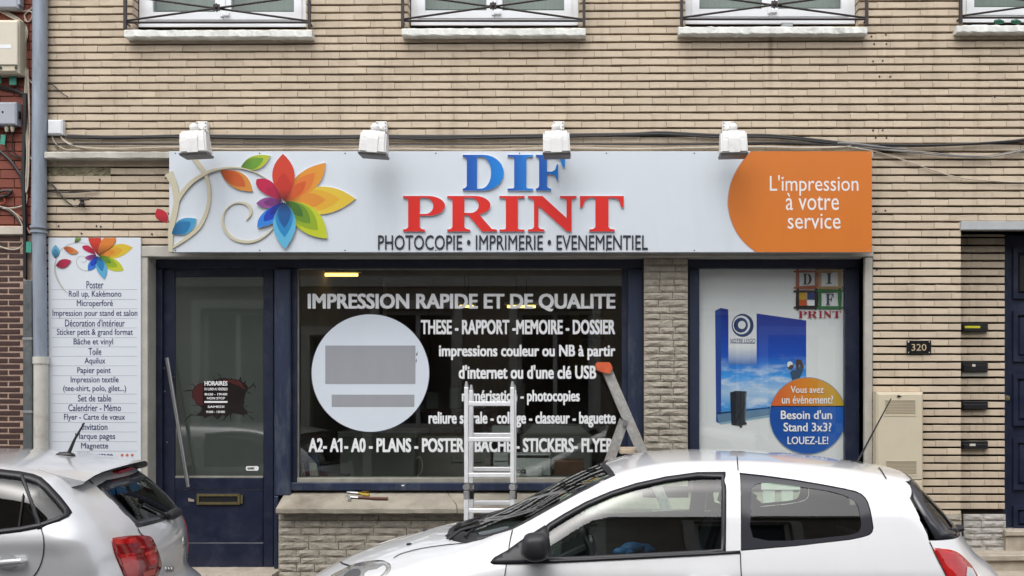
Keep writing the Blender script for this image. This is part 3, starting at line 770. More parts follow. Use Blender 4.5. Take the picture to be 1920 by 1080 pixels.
def skymat():
    m = bpy.data.materials.new('printed_sky'); m.use_nodes = True; nt = m.node_tree; b = nt.nodes['Principled BSDF']; b.inputs['Roughness'].default_value = .35
    geo = nd(nt, 'ShaderNodeNewGeometry'); sp = nd(nt, 'ShaderNodeSeparateXYZ'); nt.links.new(geo.outputs['Position'], sp.inputs[0])
    r = nd(nt, 'ShaderNodeMapRange'); nt.links.new(sp.outputs[2], r.inputs[0]); r.inputs[1].default_value = zz(860); r.inputs[2].default_value = zz(290)
    cr = nd(nt, 'ShaderNodeValToRGB'); nt.links.new(r.outputs[0], cr.inputs[0])
    st = [(0, (.04, .22, .55)), (.16, (.05, .32, .78)), (.28, (.42, .6, .82)), (.42, (.05, .34, .86)), (.6, (.012, .085, .52)), (1, (.016, .028, .26))]
    while len(cr.color_ramp.elements) < len(st): cr.color_ramp.elements.new(.5)
    for e, (p, c) in zip(cr.color_ramp.elements, st): e.position = p; e.color = (*c, 1)
    mp = nd(nt, 'ShaderNodeMapping'); mp.inputs['Scale'].default_value = (1.2, 1, 4); mp.inputs['Rotation'].default_value = (0, R(12), 0); nt.links.new(geo.outputs['Position'], mp.inputs[0])
    n = nd(nt, 'ShaderNodeTexNoise'); n.inputs['Scale'].default_value = 3.4; n.inputs['Detail'].default_value = 8; n.inputs['Roughness'].default_value = .62; nt.links.new(mp.outputs[0], n.inputs['Vector'])
    r2 = nd(nt, 'ShaderNodeMapRange'); nt.links.new(n.outputs[0], r2.inputs[0]); r2.inputs[1].default_value = .5; r2.inputs[2].default_value = .68
    r3 = nd(nt, 'ShaderNodeMapRange'); nt.links.new(r.outputs[0], r3.inputs[0]); r3.inputs[1].default_value = .62; r3.inputs[2].default_value = .4; r3.inputs[3].default_value = 0; r3.inputs[4].default_value = .85
    mu = nd(nt, 'ShaderNodeMath', operation='MULTIPLY'); nt.links.new(r2.outputs[0], mu.inputs[0]); nt.links.new(r3.outputs[0], mu.inputs[1])
    mx = nd(nt, 'ShaderNodeMix', data_type='RGBA'); nt.links.new(mu.outputs[0], mx.inputs[0]); nt.links.new(cr.outputs[0], mx.inputs[6]); mx.inputs[7].default_value = (.72, .80, .88, 1)
    nt.links.new(mx.outputs[2], b.inputs['Base Color'])
    return m
SKYP = skymat()
pr('printed_stand', [(160, 297), (187, 283), (225, 290), (228, 560), (365, 560), (365, 310), (610, 345), (610, 770), (188, 858), (165, 845)], SKYP)
pr('printed_stand_side', [(160, 297), (187, 283), (190, 420), (190, 857), (165, 845)], prt('blue_side_print', (.02, .07, .33)))
pr('printed_panel', [(226, 290), (365, 310), (365, 562), (226, 562)], gradmat('panel_fade_print', (.10, .21, .52), (.78, .80, .82), 2, zz(560), zz(475)))
pr('printed_band', [(170, 800), (432, 772), (432, 778), (170, 808)], prt('dark_band_print', (.02, .035, .09)))
pr('printed_band', [(170, 810), (432, 782), (432, 812), (176, 848)], prt('steel_blue_band', (.13, .24, .38)))
pr('printed_band', [(176, 850), (432, 814), (432, 822), (186, 858)], prt('pale_blue_band', (.25, .45, .55)))
def el(cx, cy, rx, ry, n=40): return [(cx + rx * math.cos(R(k * 360 / n)), cy + ry * math.sin(R(k * 360 / n))) for k in range(n)]
dk, wt = prt('logo_blue_print', (.02, .045, .16)), prt('logo_white_print', (.78, .80, .82))
pr('logo_ring', el(296, 369, 54, 57), dk); pr('logo_ring', el(290, 367, 43, 46), wt); pr('logo_ring', el(287, 368, 35, 37), dk); pr('logo_ring', el(292, 367, 19, 20), wt)
lay_n[0] += 1
text('logo_lettering', "!VOTRE LOGO", (1368.8, 1416, 635, 643.5), YP - .0006 - .00025 * lay_n[0], dk, POST, bold=.0)
pr('logo_underline', [(234, 454), (357, 457), (357, 459), (234, 456)], dk)
pr('printed_case', [(234, 700), (262, 692), (316, 695), (306, 858), (285, 866), (240, 860)], prt('dark_case_print', (.018, .022, .032)))
pr('printed_case_handle', [(308, 703), (314, 703), (311, 855), (305, 855)], prt('case_grey_print', (.13, .16, .2)))
pr('printed_wheel', el(287, 868, 7, 7, 12), MATS['dark_case_print']); pr('printed_wheel', el(309, 853, 7, 7, 12), MATS['dark_case_print'])
sk = prt('photographer_print', (.05, .09, .16))
pr('printed_figure', [(540, 640), (530, 600), (545, 588), (560, 590), (575, 575), (590, 560), (598, 575), (590, 600), (578, 625), (578, 640)], sk)
pr('printed_figure_arm', [(560, 590), (558, 545), (565, 535), (585, 540), (598, 575), (590, 580), (575, 560), (570, 585)], prt('arm_print', (.09, .06, .05)))
pr('printed_figure_head', el(531, 570, 15, 17, 18), prt('face_print', (.10, .07, .06))); pr('printed_figure_cap', [(516, 560), (518, 550), (530, 546), (541, 552), (543, 563), (530, 565), (524, 575), (516, 572)], wt)
def bc(r, a0, a1, n=40): return [(617 + r * math.cos(R(a0 + (a1 - a0) * k / n)), 815 + r * math.sin(R(a0 + (a1 - a0) * k / n))) for k in range(n + 1)]
th = math.degrees(math.asin(47 / 187))
pr('badge_border', el(617, 815, 190, 190, 64), prt('badge_border_print', (.2, .3, .46)))
pr('badge_lower', bc(187, -th, 180 + th), gradmat('badge_blue_print', (.012, .085, .40), (.02, .13, .52), 0, SX(1440, YP), SX(1590, YP)))
pr('badge_upper', bc(187, 180 + th, 360 - th), gradmat('badge_orange_print', (.62, .12, .03), (.50, .32, .03), 0, SX(1445, YP), SX(1585, YP), stops=[(0, (.75, .13, .04)), (.45, (.78, .26, .03)), (1, (.58, .42, .05))]))
pr('badge_bar', [(436, 766), (798, 766), (799, 771), (434, 771)], prt('badge_bar_print', (.01, .02, .04)))
for s_, x0, x1, y0, y1, bo in [("Vous avez", 1482.5, 1544, 724, 737, .012), ("un évènement?", 1466, 1562, 741.5, 757, .012), ("Besoin d'un", 1464, 1560, 769, 786, .02), ("Stand 3x3?", 1469, 1559, 792.5, 809, .02), ("LOUEZ-LE!", 1476.5, 1553, 818.5, 833, .018)]:
    text('badge_lettering', s_, (x0, x1, y0, y1), YP - .0105, prt('badge_text_print', (.82, .83, .84)), POST, bold=bo, thick=.0006)
# four brushed squares logo
def brush(x0, x1, y0, y1, t, m):
    r_ = random.Random(x0)
    j = lambda a: a + r_.uniform(-3, 3)
    for q in ([(x0, y0), (x1, y0), (x1, y0 + t), (x0, y0 + t)], [(x0, y1 - t), (x1, y1 - t), (x1, y1), (x0, y1)], [(x0, y0 + 3), (x0 + t, y0 + 3), (x0 + t, y1 - 3), (x0, y1 - 3)], [(x1 - t, y0 + 4), (x1, y0 + 4), (x1, y1 - 4), (x1 - t, y1 - 4)]):
        pts = smoothloop([Vector((j(a), j(b), 0)) for a, b in q for _ in (0,)], 4)
        pr('brushed_frame', [(v.x, v.y) for v in pts], m)
brush(559, 668, 96, 188, 13, prt('rust_print', (.40, .11, .06))); brush(672, 780, 96, 188, 12, prt('ochre_print', (.46, .29, .13)))
brush(559, 666, 194, 286, 14, prt('black_print', (.016, .012, .014))); brush(672, 780, 194, 286, 12, prt('green_print', (.03, .15, .045)))
for q, c in [((574, 208, 611, 242), (.50, .30, .03)), ((614, 208, 650, 242), (.03, .05, .16)), ((574, 244, 611, 272), (.50, .09, .02)), ((614, 244, 650, 272), (.78, .8, .82))]:
    pr('colour_square', [(q[0], q[1]), (q[2], q[1]), (q[2], q[3]), (q[0], q[3])], prt('square_%d' % int(c[0] * 1000 + c[1] * 77), c))

# serif letters drawn as outlines (unit cell, bracketed slab serifs)
def arc(cx, cy, rx, ry, a0, a1, n=14): return [(cx + rx * math.cos(R(a0 + (a1 - a0) * k / n)), cy + ry * math.sin(R(a0 + (a1 - a0) * k / n))) for k in range(n + 1)]
S = .055   # serif thickness
def stem(x, w, o, br=.05):
    """vertical stem with serifs top and bottom"""
    return [(x - o, 0), (x + w + o, 0), (x + w + o, S), (x + w + br * .5, S + .01), (x + w, S + br), (x + w, 1 - S - br), (x + w + br * .5, 1 - S - .01), (x + w + o, 1 - S), (x + w + o, 1), (x - o, 1), (x - o, 1 - S), (x - br * .5, 1 - S - .01), (x, 1 - S - br), (x, S + br), (x - br * .5, S + .01), (x - o, S)]
GL = {
 'I': [[stem(.26, .48, .26)]],
 'D': [[[(0, 0), (.5, 0)] + arc(.50, .5, .50, .5, -90, 90) + [(0, 1), (0, 1 - S), (.06, 1 - S - .02), (.10, 1 - S - .07), (.10, S + .07), (.06, S + .02), (0, S)], arc(.44, .5, .25, .5 - S, -90, 90)[::1] + [(.35, 1 - S), (.35, S)]]],
 'F': [[[(0, 0), (.52, 0), (.52, S), (.42, S + .02), (.38, S + .07), (.38, .47), (.55, .46), (.66, .42), (.72, .28), (.76, .28), (.76, .74), (.72, .74), (.66, .58), (.55, .53), (.38, .53), (.38, 1 - S), (.62, 1 - S), (.82, .90), (.92, .66), (1, .66), (1, 1), (0, 1), (0, 1 - S), (.07, 1 - S - .02), (.11, 1 - S - .07), (.11, S + .07), (.07, S + .02), (0, S)]]],
 'P': [[[(0, 0), (.52, 0), (.52, S), (.43, S + .02), (.40, S + .07), (.40, .44), (.55, .44)] + arc(.60, .72, .40, .28, -90, 90) + [(0, 1), (0, 1 - S), (.08, 1 - S - .02), (.12, 1 - S - .07), (.12, S + .07), (.08, S + .02), (0, S)], arc(.53, .72, .19, .28 - S, -90, 90) + [(.40, 1 - S), (.40, .44 + S)]]],
 'R': [[[(0, 0), (.46, 0), (.46, S), (.38, S + .02), (.345, S + .07), (.345, .46), (.42, .46), (.70, 0), (1, 0), (1, S), (.95, S + .01), (.90, .07), (.645, .475)] + arc(.56, .735, .31, .265, -65, 90) + [(0, 1), (0, 1 - S), (.07, 1 - S - .02), (.105, 1 - S - .07), (.105, S + .07), (.07, S + .02), (0, S)], arc(.47, .735, .165, .265 - S, -90, 90) + [(.345, 1 - S), (.345, .47 + S)]]],
 'N': [[[(0, 0), (.34, 0), (.34, S), (.25, S + .02), (.215, S + .07), (.215, .72), (.80, 0), (.90, 0), (.90, 1 - S - .07), (.935, 1 - S - .02), (1, 1 - S), (1, 1), (.66, 1), (.66, 1 - S), (.76, 1 - S - .02), (.795, 1 - S - .07), (.795, .38), (.30, 1), (0, 1), (0, 1 - S), (.07, 1 - S - .02), (.125, 1 - S - .07), (.125, S + .07), (.09, S + .02), (0, S)]]],
 'T': [[[(.21, 0), (.79, 0), (.79, S), (.69, S + .02), (.65, S + .07), (.65, 1 - S), (.76, 1 - S), (.88, .90), (.94, .68), (1, .68), (1, 1), (0, 1), (0, .68), (.06, .68), (.12, .90), (.24, 1 - S), (.35, 1 - S), (.35, S + .07), (.31, S + .02), (.21, S)]]],
}
def glyph(ch, x0, x1, y0, y1, Y, th_, m, parent, name='letter', side=None):
    """raised serif letter: outline with its counter, extruded"""
    Xa, Xb, Za, Zb = SX(x0, Y), SX(x1, Y), SZ(y1, Y), SZ(y0, Y)
    loops = [[(Xa + u * (Xb - Xa), Za + v * (Zb - Za)) for u, v in lp] for lp in GL[ch][0]]
    vs, es = [], []
    for lp in loops:
        n0 = len(vs); vs += [Vector(p) for p in lp]; es += [(n0 + i, n0 + (i + 1) % len(lp)) for i in range(len(lp))]
    ov, oe, of, _, _, _ = delaunay_2d_cdt(vs, es, [], 0, 1e-6)
    def inside(p, lp):
        c = False
        for i in range(len(lp)):
            (ax, ay), (bx, by) = lp[i], lp[i - 1]
            if (ay > p[1]) != (by > p[1]) and p[0] < (bx - ax) * (p[1] - ay) / (by - ay) + ax: c = not c
        return c
    mb = MB(); keep = []
    for f in of:
        cx = sum(ov[i][0] for i in f) / len(f); cy = sum(ov[i][1] for i in f) / len(f)
        if inside((cx, cy), loops[0]) and not any(inside((cx, cy), l) for l in loops[1:]): keep.append(f)
    n = len(ov)
    fr = [(v[0], Y - th_, v[1]) for v in ov]; bk = [(v[0], Y, v[1]) for v in ov]
    cnt = {}
    for f in keep:
        for i in range(len(f)):
            a, b = f[i], f[(i + 1) % len(f)]; cnt[(a, b)] = 1
    sides = [(a, b) for (a, b) in cnt if (b, a) not in cnt]
    mb.add(fr + bk, [tuple(f) for f in keep] , 0)
    for a, b in sides: mb.f.append((a, n + a, n + b, b)); mb.mi.append(1)
    return mb.build(name, [m, side or m], parent)
for ch, x0, x1, y0, y1 in (('D', 1506, 1522, 513, 533.5), ('I', 1549.5, 1560, 512, 532), ('F', 1549, 1563, 551, 571.5)): glyph(ch, x0, x1, y0, y1, YP - .0105, .0004, prt('ink_navy', (.03, .035, .06)), POST, 'logo_letter')
for ch, x0, x1 in (('P', 1497.5, 1513), ('R', 1514, 1533), ('I', 1535, 1542), ('N', 1544, 1559), ('T', 1561, 1577)): glyph(ch, x0, x1, 583, 596, YP - .0105, .0004, prt('ink_crimson', (.30, .012, .03)), POST, 'logo_letter')
YQ = .195
MB().box(SX(1311, YQ), SX(1585, YQ), YQ, YQ + .005, SZ(880, YQ), SZ(500, YQ)).build('pane', glass('display_glass', (.97, .98, .975), 1.5), DW)

# ---------------------------------------------------------------- entrance door of number 320 and its surroundings
lin = MB().bbox(SX(1800), SX(2075), -0.03, .34, SZ(432), SZ(416), b=.004).build('door_lintel', mat('grey_painted_lintel', (.42, .44, .45), .6, var=.15, vscale=5), SHOP)
ED = MB().bbox(SX(1879, .26), SX(2075, .26), .26, .34, SZ(1004, .26), SZ(432.5, .26), b=.004).build('entrance_door', M['navy'], SHOP)
fbox('door_edge', 1880, 1889, 434, 996, .245, .26, M['navy'], ED, .004)
for y0, y1 in [(465, 560), (583, 678), (702, 798), (822, 918), (948, 993)]:
    X0, X1 = SX(1899, .25), SX(1999, .25)
    pn = MB(); ring(pn, X0, X1, SZ(y1, .25), SZ(y0, .25), .035, .236, .262); pn = pn.build('panel_moulding', M['navy'], ED)
    MB().bbox(X0 + .05, X1 - .05, .246, .262, SZ(y1, .25) + .05 if y1 - y0 > 60 else SZ(y1, .25) + .04, SZ(y0, .25) - .05 if y1 - y0 > 60 else SZ(y0, .25) - .04, b=.014).build('raised_panel', M['navy'] if y0 > 470 else M['black'], ED)
MB().tube([W(1888.5, 746, .235), W(1888.5, 746, .262)], .022, 12).build('lock_rosette', M['brass'], ED)
MB().tube([W(1888.5, 746, .228), W(1888.5, 746, .24)], .009, 8).build('lock_cylinder', M['steel'], ED)
MB().bbox(SX(1886, .1), SX(2080, .1), .1, .34, SZ(1006, .1), SZ(995, .1), b=.01).build('threshold', M['stepstone'], SHOP)
MB().box(SX(1886, .12), SX(2080, .12), .12, .34, SZ(1040, .12), SZ(1006.5, .12)).build('step_riser', M['stepstone'], SHOP)
rough_bar('step', SX(1800, -.1), SX(2090, -.1), -.1, .34, SZ(1052, -.1), SZ(1041, -.1), M['stepstone'], SHOP, 12, .003)
MB().box(SX(1805, -.07), SX(2090, -.07), -.07, .3, SZ(1078, -.07), SZ(1052.5, -.07)).build('step_riser', M['stepstone'], SHOP)
rough_bar('step', SX(1790, -.35), SX(2100, -.35), -.35, .2, -.05, SZ(1083, -.35), M['stepstone'], SHOP, 12, .003)
# mail slots
for i, (y0, y1, extra) in enumerate([(606, 622, 'yellow'), (678, 697, 'white'), (752, 767, None), (827, 842, 'white')]):
    Ym = .20
    labs = ['black mail slot with yellow name strip, highest of four beside the navy entrance door', 'black mail slot with small white name tag, second from top by the entrance door', 'plain black mail slot without name strip beside the navy entrance door', 'black mail slot with white name strip, lowest of four beside the entrance door']
    t = thing('mail_slot', labs[i], 'mail slot', W(1828, y1, Ym), 'mail slots by the entrance door')
    MB().bbox(SX(1803.5, .185), SX(1853, .185), .185, .219, SZ(y1, .185), SZ(y0, .185), b=.006).build('plate', M['black'], t)
    MB().bbox(SX(1806, .178), SX(1851, .178), .172, .185, SZ(y1 - 1, .178), SZ(y0 + 6, .178), b=.004).build('flap', M['black'], t)
    if extra:
        c = {'yellow': (.55, .52, .03), 'white': (.62, .6, .52)}[extra]
        w_ = (1809, 1838) if extra == 'yellow' else ((1823, 1829) if i == 1 else (1818, 1829))
        MB().bbox(SX(w_[0], .17), SX(w_[1], .17), .169, .1725, SZ(y0 + 9.5, .17), SZ(y0 + 5, .17), b=.001).build('name_strip', mat('name_strip_' + extra, c, .4), t)
    if i == 1: MB().bbox(SX(1804, .2), SX(1852, .2), .2, .2185, SZ(y1 + 9, .2), SZ(y1, .2), b=.004).build('lower_lip', M['render'], t)
# house number
t = thing('number_plate', 'small black enamel plate with house number 320 on brick pier', 'number plate', W(1723, 664, -.004))
MB().bbox(SX(1700, -.01), SX(1746, -.01), -.014, -.003, SZ(664, -.01), SZ(638.5, -.01), b=.004).build('plate', mat('black_enamel', (.012, .012, .013), .2), t)
text('number_lettering', "320", (1709, 1737, 645, 657.5), -.0145, mat('gold_number_paint', (.50, .40, .26), .4), t, bold=.0, thick=.0008)
for px, py in [(1703.5, 641.5), (1742.5, 641.5), (1703.5, 661), (1742.5, 661)]:
    MB().ball(W(px, py, -.015), .005 if (px, py) != (1703.5, 641.5) else .008, 8, 5).build('screw', M['steel'], t)
# gas meter cabinet
t = thing('gas_meter_cabinet', 'tall beige gas meter cabinet with two louvred vents on brick pier', 'meter cabinet', W(1687, 960, -.06))
YB = -.10
MB().bbox(SX(1643, YB), SX(1731, YB), YB, -.004, SZ(1030, YB), SZ(735.5, YB), b=.008).build('body', M['beige'], t)
dr = MB().bbox(SX(1645.5, YB), SX(1728.5, YB), YB - .012, YB - .001, SZ(899, YB), SZ(738.5, YB), b=.005).build('door', M['beige'], t)
MB().bbox(SX(1645.5, YB), SX(1728.5, YB), YB - .012, YB - .001, SZ(1028, YB), SZ(901, YB), b=.005).build('lower_door', M['beige'], t)
for (x0, x1, y0, y1) in ((1657, 1717, 749, 780), (1659, 1719, 863, 892)):
    vp = MB(); ring(vp, SX(x0, YB), SX(x1, YB), SZ(y1, YB), SZ(y0, YB), .008, YB - .016, YB - .0125); vp = vp.build('vent_frame', M['beige'], dr)
    n_ = 9
    for k in range(n_):
        ya = y0 + 2.5 + (y1 - y0 - 5) * k / n_
        for (xa, xb) in ((x0 + 2.5, (x0 + x1) / 2 - .8), ((x0 + x1) / 2 + .8, x1 - 2.5)):
            pass
        MB().box(SX(x0 + 2.2, YB), SX(x1 - 2.2, YB), YB - .0145, YB - .0122, SZ(ya + .9, YB), SZ(ya, YB)).build('louvre_shade_bar', mat('louvre_shadow', (.30, .25, .17), .8), dr)  # darker beige bars paint the shade between the louvres
MB().tube([W(1685, 743, YB - .02), W(1685, 743, YB - .01)], .010, 10).build('lock', M['iron'], dr)
MB().box(SX(1681, YB), SX(1689, YB), YB - .0155, YB - .012, SZ(744, YB), SZ(742, YB)).build('lock_bar', M['iron'], dr)
# ---------------------------------------------------------------- the big shop sign
YS = -.145
SIGN = thing('shop_sign', 'long white shop sign reading DIF PRINT with rainbow flower and orange end', 'sign', W(976, 473, YS))
M['signwhite'] = mat('white_sign_panel', (.62, .67, .725), .3, var=.03, vscale=1.2, dirt=(.47, .49, .51), dscale=2.5, damt=.13, stretch=(2, 1, .5))
MB().bbox(SX(317, YS), SX(1635, YS), YS, -.092, SZ(473, YS), SZ(283.5, YS), b=.002).build('panel', M['signwhite'], SIGN)
ORG = mat('orange_sign_print', (.60, .175, .028), .3, var=.04, vscale=1.5, dirt=(.48, .16, .045), dscale=2.5, damt=.13, stretch=(2, 1, .5))
op = [(1408, 283.8), (1394, 300), (1380, 322), (1370, 346), (1365.5, 372), (1366, 392), (1372, 416), (1384, 440), (1400, 459), (1418, 472.8)]
op = [(v.x, v.y) for v in smoothpts([Vector((*p, 0)) for p in op], 4)] + [(1634.6, 472.8), (1634.6, 283.8)]
lpz = [P2(x, y, YS) for x, y in op]
MB().prism([P2(x, y, YS) for x, y in [(p[0] - 1.4, p[1]) for p in op[:-2]] + [(1500, 472.6), (1500, 284)]], YS - .0012, YS).build('orange_edge_shadow', mat('mauve_shadow_edge', (.42, .33, .36), .4), SIGN)  # mauve rim colours in a shadow along the orange panel's curved edge
MB().prism(lpz, YS - .003, YS - .0004).build('orange_panel', ORG, SIGN)
WL = mat('white_sign_lettering', (.74, .74, .74), .4)
for s_, bx in (("L'impression", (1443.5, 1609.5, 328.5, 367)), ("à votre", (1473.5, 1573, 362, 394)), ("service", (1477, 1576, 400.5, 429))):
    text('slogan_lettering', s_, bx, YS - .0036, WL, SIGN, bold=.0, thick=.001)
pvcw = mat('white_letter_edge', (.70, .72, .74), .5)
def inkgrad(nm, x0, x1, c0, c1): return gradmat(nm, c0, c1, 0, SX(x0, YS), SX(x1, YS), .3)
for ch, x0, x1 in (('D', 868, 945), ('I', 952, 999.5), ('F', 1005, 1059.5)):
    glyph(ch, x0, x1, 291, 358, YS, .016, inkgrad('blue_letter_ink_' + ch.lower(), x0, x1, (.012, .065, .36), (.012, .22, .66)), SIGN, 'letter', pvcw)
for ch, x0, x1 in (('P', 756.5, 835), ('R', 839, 932), ('I', 936.5, 983.5), ('N', 990, 1081), ('T', 1087.5, 1169.5)):
    glyph(ch, x0, x1, 368, 434.5, YS, .016, mat('red_letter_ink', (.64, .028, .022), .3, var=.03, vscale=4), SIGN, 'letter', pvcw)
tx = text('tagline_lettering', "PHOTOCOPIE • IMPRIMERIE • EVENEMENTIEL", (709, 1214.5, 441, 468.5), YS - .001, mat('charcoal_letter', (.018, .022, .035), .4), SIGN, bold=.004, thick=.007)
for px in (329, 487, 647, 817, 974, 1137, 1302, 1468, 1628):
    for py in (287.5, 469.5):
        MB().tube([W(px, py, YS - .002), W(px, py, YS + .002)], .0055, 8).build('screw', M['iron'] if px < 1400 else M['boxwhite'], SIGN)
# flower: every petal is a cut-out plate carrying darker printed inner petals
FO, FS = (280, 270), 4.3636
def fp(x, y, Y=YS): return P2(FO[0] + x / FS, FO[1] + y / FS, Y)
def lens(base, b1, tip, b2, n=12):
    """leaf outline through base, one side's bulge, tip, other side's bulge"""
    out = []
    for (p, q, r_) in ((base, b1, tip), (tip, b2, base)):
        cx = 2 * q[0] - .5 * (p[0] + r_[0]); cy = 2 * q[1] - .5 * (p[1] + r_[1])
        for k in range(n):
            t_ = k / n; out.append(((1 - t_) ** 2 * p[0] + 2 * t_ * (1 - t_) * cx + t_ * t_ * r_[0], (1 - t_) ** 2 * p[1] + 2 * t_ * (1 - t_) * cy + t_ * t_ * r_[1]))
    return out
petals = [
 ('yellow', (1110, 470), (1405, 350), (1690, 450), (1400, 578), [(.66, .47, .045), (.66, .36, .035), (.62, .24, .03), (.55, .15, .025)], (1., .78, .58)),
 ('orange', (1110, 470), (1215, 262), (1443, 156), (1360, 360), [(.66, .27, .03), (.64, .17, .03), (.55, .09, .02)], (1, .74, .52)),
 ('red', (1110, 470), (1010, 262), (1098, 83), (1194, 262), [(.55, .045, .02), (.46, .03, .018)], (1, .6)),
 ('magenta', (1090, 465), (915, 385), (883, 291), (1010, 315), [(.46, .012, .06), (.36, .01, .05)], (1, .6)),
 ('lime', (1120, 470), (1370, 545), (1459, 776), (1225, 690), [(.46, .52, .025), (.25, .36, .02), (.12, .24, .02), (.05, .14, .02)], (1, .78, .60, .42)),
 ('purple', (1095, 470), (975, 440), (880, 490), (985, 528), [(.25, .06, .24), (.15, .03, .16)], (1, .72)),
 ('blue', (1100, 478), (935, 570), (891, 689), (1055, 620), [(.03, .20, .62), (.012, .045, .42), (.01, .025, .25)], (1, .75, .5)),
 ('sky', (1110, 480), (1018, 660), (1115, 863), (1205, 650), [(.10, .40, .62), (.02, .21, .46), (.012, .09, .28)], (1, .75, .55)),
]
def petal(nm, base, b1, tip, b2, cols, scs, parent, conv, y0, th_, dark=True, nmp='petal', edge=None):
    o = None; out = lens(base, b1, tip, b2)
    for k, (c, s_) in enumerate(zip(cols, scs)):
        pts = [conv(base[0] + (x - base[0]) * s_, base[1] + (y - base[1]) * s_) for x, y in out]
        y1 = y0 - th_ - k * .0006
        a, b = conv(*base), conv(*tip)
        ax = 0 if abs(b[0] - a[0]) > abs(b[1] - a[1]) else 2
        i_ = 0 if ax == 0 else 1
        A, B = a[i_], a[i_] + (b[i_] - a[i_]) * s_
        dk_ = tuple(v * .18 + .004 for v in c)
        flip = A > B
        st = [(0, dk_), (.42, c), (1, c)] if dark else [(0, tuple(v * .5 for v in c)), (.6, c), (1, c)]
        if flip: A, B = B, A; st = [(1 - p_, c_) for p_, c_ in st][::-1]
        m = gradmat('%s_%s_ink_%d' % (parent.name, nm, k), c, c, ax, A, B, .35, st)
        if k == 0: o = MB().prism(pts, y1, y0, 0, 1).build(nmp, [m, edge or m], parent)
        else: MB().sheet(pts, y1).build('printed_inner_petal', m, o)
    return o
for i, p in enumerate(petals):
    petal(*p, SIGN, fp, YS - .0015 * i, .012, edge=pvcw)
for nm, a, b1, tip, b2, cols in (('leaf_green', (750, 200), (840, 105), (993, 98), (900, 205), [(.40, .46, .03), (.13, .30, .03)]), ('leaf_orange', (585, 220), (680, 350), (850, 390), (770, 245), [(.60, .24, .04), (.52, .10, .025)]),
                                 ('leaf_blue', (188, 738), (250, 625), (387, 612), (330, 725), [(.06, .30, .52), (.02, .16, .36)]), ('leaf_red', (150, 650), (60, 605), (70, 530), (150, 570), [(.46, .02, .035)])):
    petal(nm, a, b1, tip, b2, cols, (1, .78), SIGN, fp, YS, .012, False, 'leaf', pvcw)
CRM = mat('cream_stem_plate', (.53, .49, .36), .45, var=.05, vscale=6)
def ribbon(pts, ws, conv, y0, th_, m, parent, name, n=7):
    P = smoothpts([Vector((*p, 0)) for p in pts], n); N = len(P)
    wv = np.interp(np.linspace(0, 1, N), np.linspace(0, 1, len(ws)), ws)
    L, Rr = [], []
    for i, p in enumerate(P):
        d = (P[min(i + 1, N - 1)] - P[max(i - 1, 0)]).normalized(); q = Vector((-d.y, d.x, 0)) * wv[i] / 2
        L.append(conv(*(p + q).xy)); Rr.append(conv(*(p - q).xy))
    mb = MB(); vs = []
    for a, b in zip(L, Rr): vs += [(a[0], y0 - th_, a[1]), (b[0], y0 - th_, b[1]), (a[0], y0, a[1]), (b[0], y0, b[1])]
    fs = []; mi = []
    for i in range(N - 1):
        k = 4 * i
        fs += [(k, k + 1, k + 5, k + 4), (k + 2, k + 6, k + 7, k + 3), (k, k + 4, k + 6, k + 2), (k + 1, k + 3, k + 7, k + 5)]
    fs += [(0, 2, 3, 1), (4 * N - 4, 4 * N - 3, 4 * N - 1, 4 * N - 2)]
    mb.add(vs, fs); o = mb.build(name, m, parent)
    bm = bmesh.new(); bm.from_mesh(o.data); bmesh.ops.recalc_face_normals(bm, faces=bm.faces); bm.to_mesh(o.data); bm.free()
    return o
ribbon([(365, 112), (425, 190), (465, 260), (488, 350), (492, 450), (470, 560), (410, 680), (310, 770), (196, 848)], (36, 36, 30, 28, 26, 30, 32, 28, 14), fp, YS, .011, CRM, SIGN, 'stem')
ribbon([(160, 240), (205, 330), (222, 420), (225, 480), (205, 590), (180, 720), (178, 885)], (70, 46, 52, 48, 46, 44, 32), fp, YS - .0015, .011, CRM, SIGN, 'stem')
ribbon([(235, 470), (275, 400), (350, 315), (440, 255), (520, 220), (620, 200), (720, 196), (800, 210), (880, 238), (960, 285)], (30, 34, 32, 30, 22, 16, 12, 10, 8, 5), fp, YS - .003, .011, CRM, SIGN, 'stem')
ribbon([(1015, 690), (960, 745), (880, 790), (790, 802), (690, 775), (620, 700), (604, 620), (625, 545), (690, 490), (760, 482), (815, 505), (835, 550), (825, 590), (795, 626)], (6, 12, 18, 24, 24, 22, 16, 10, 8, 18, 26, 22, 14, 4), fp, YS, .011, CRM, SIGN, 'curl')

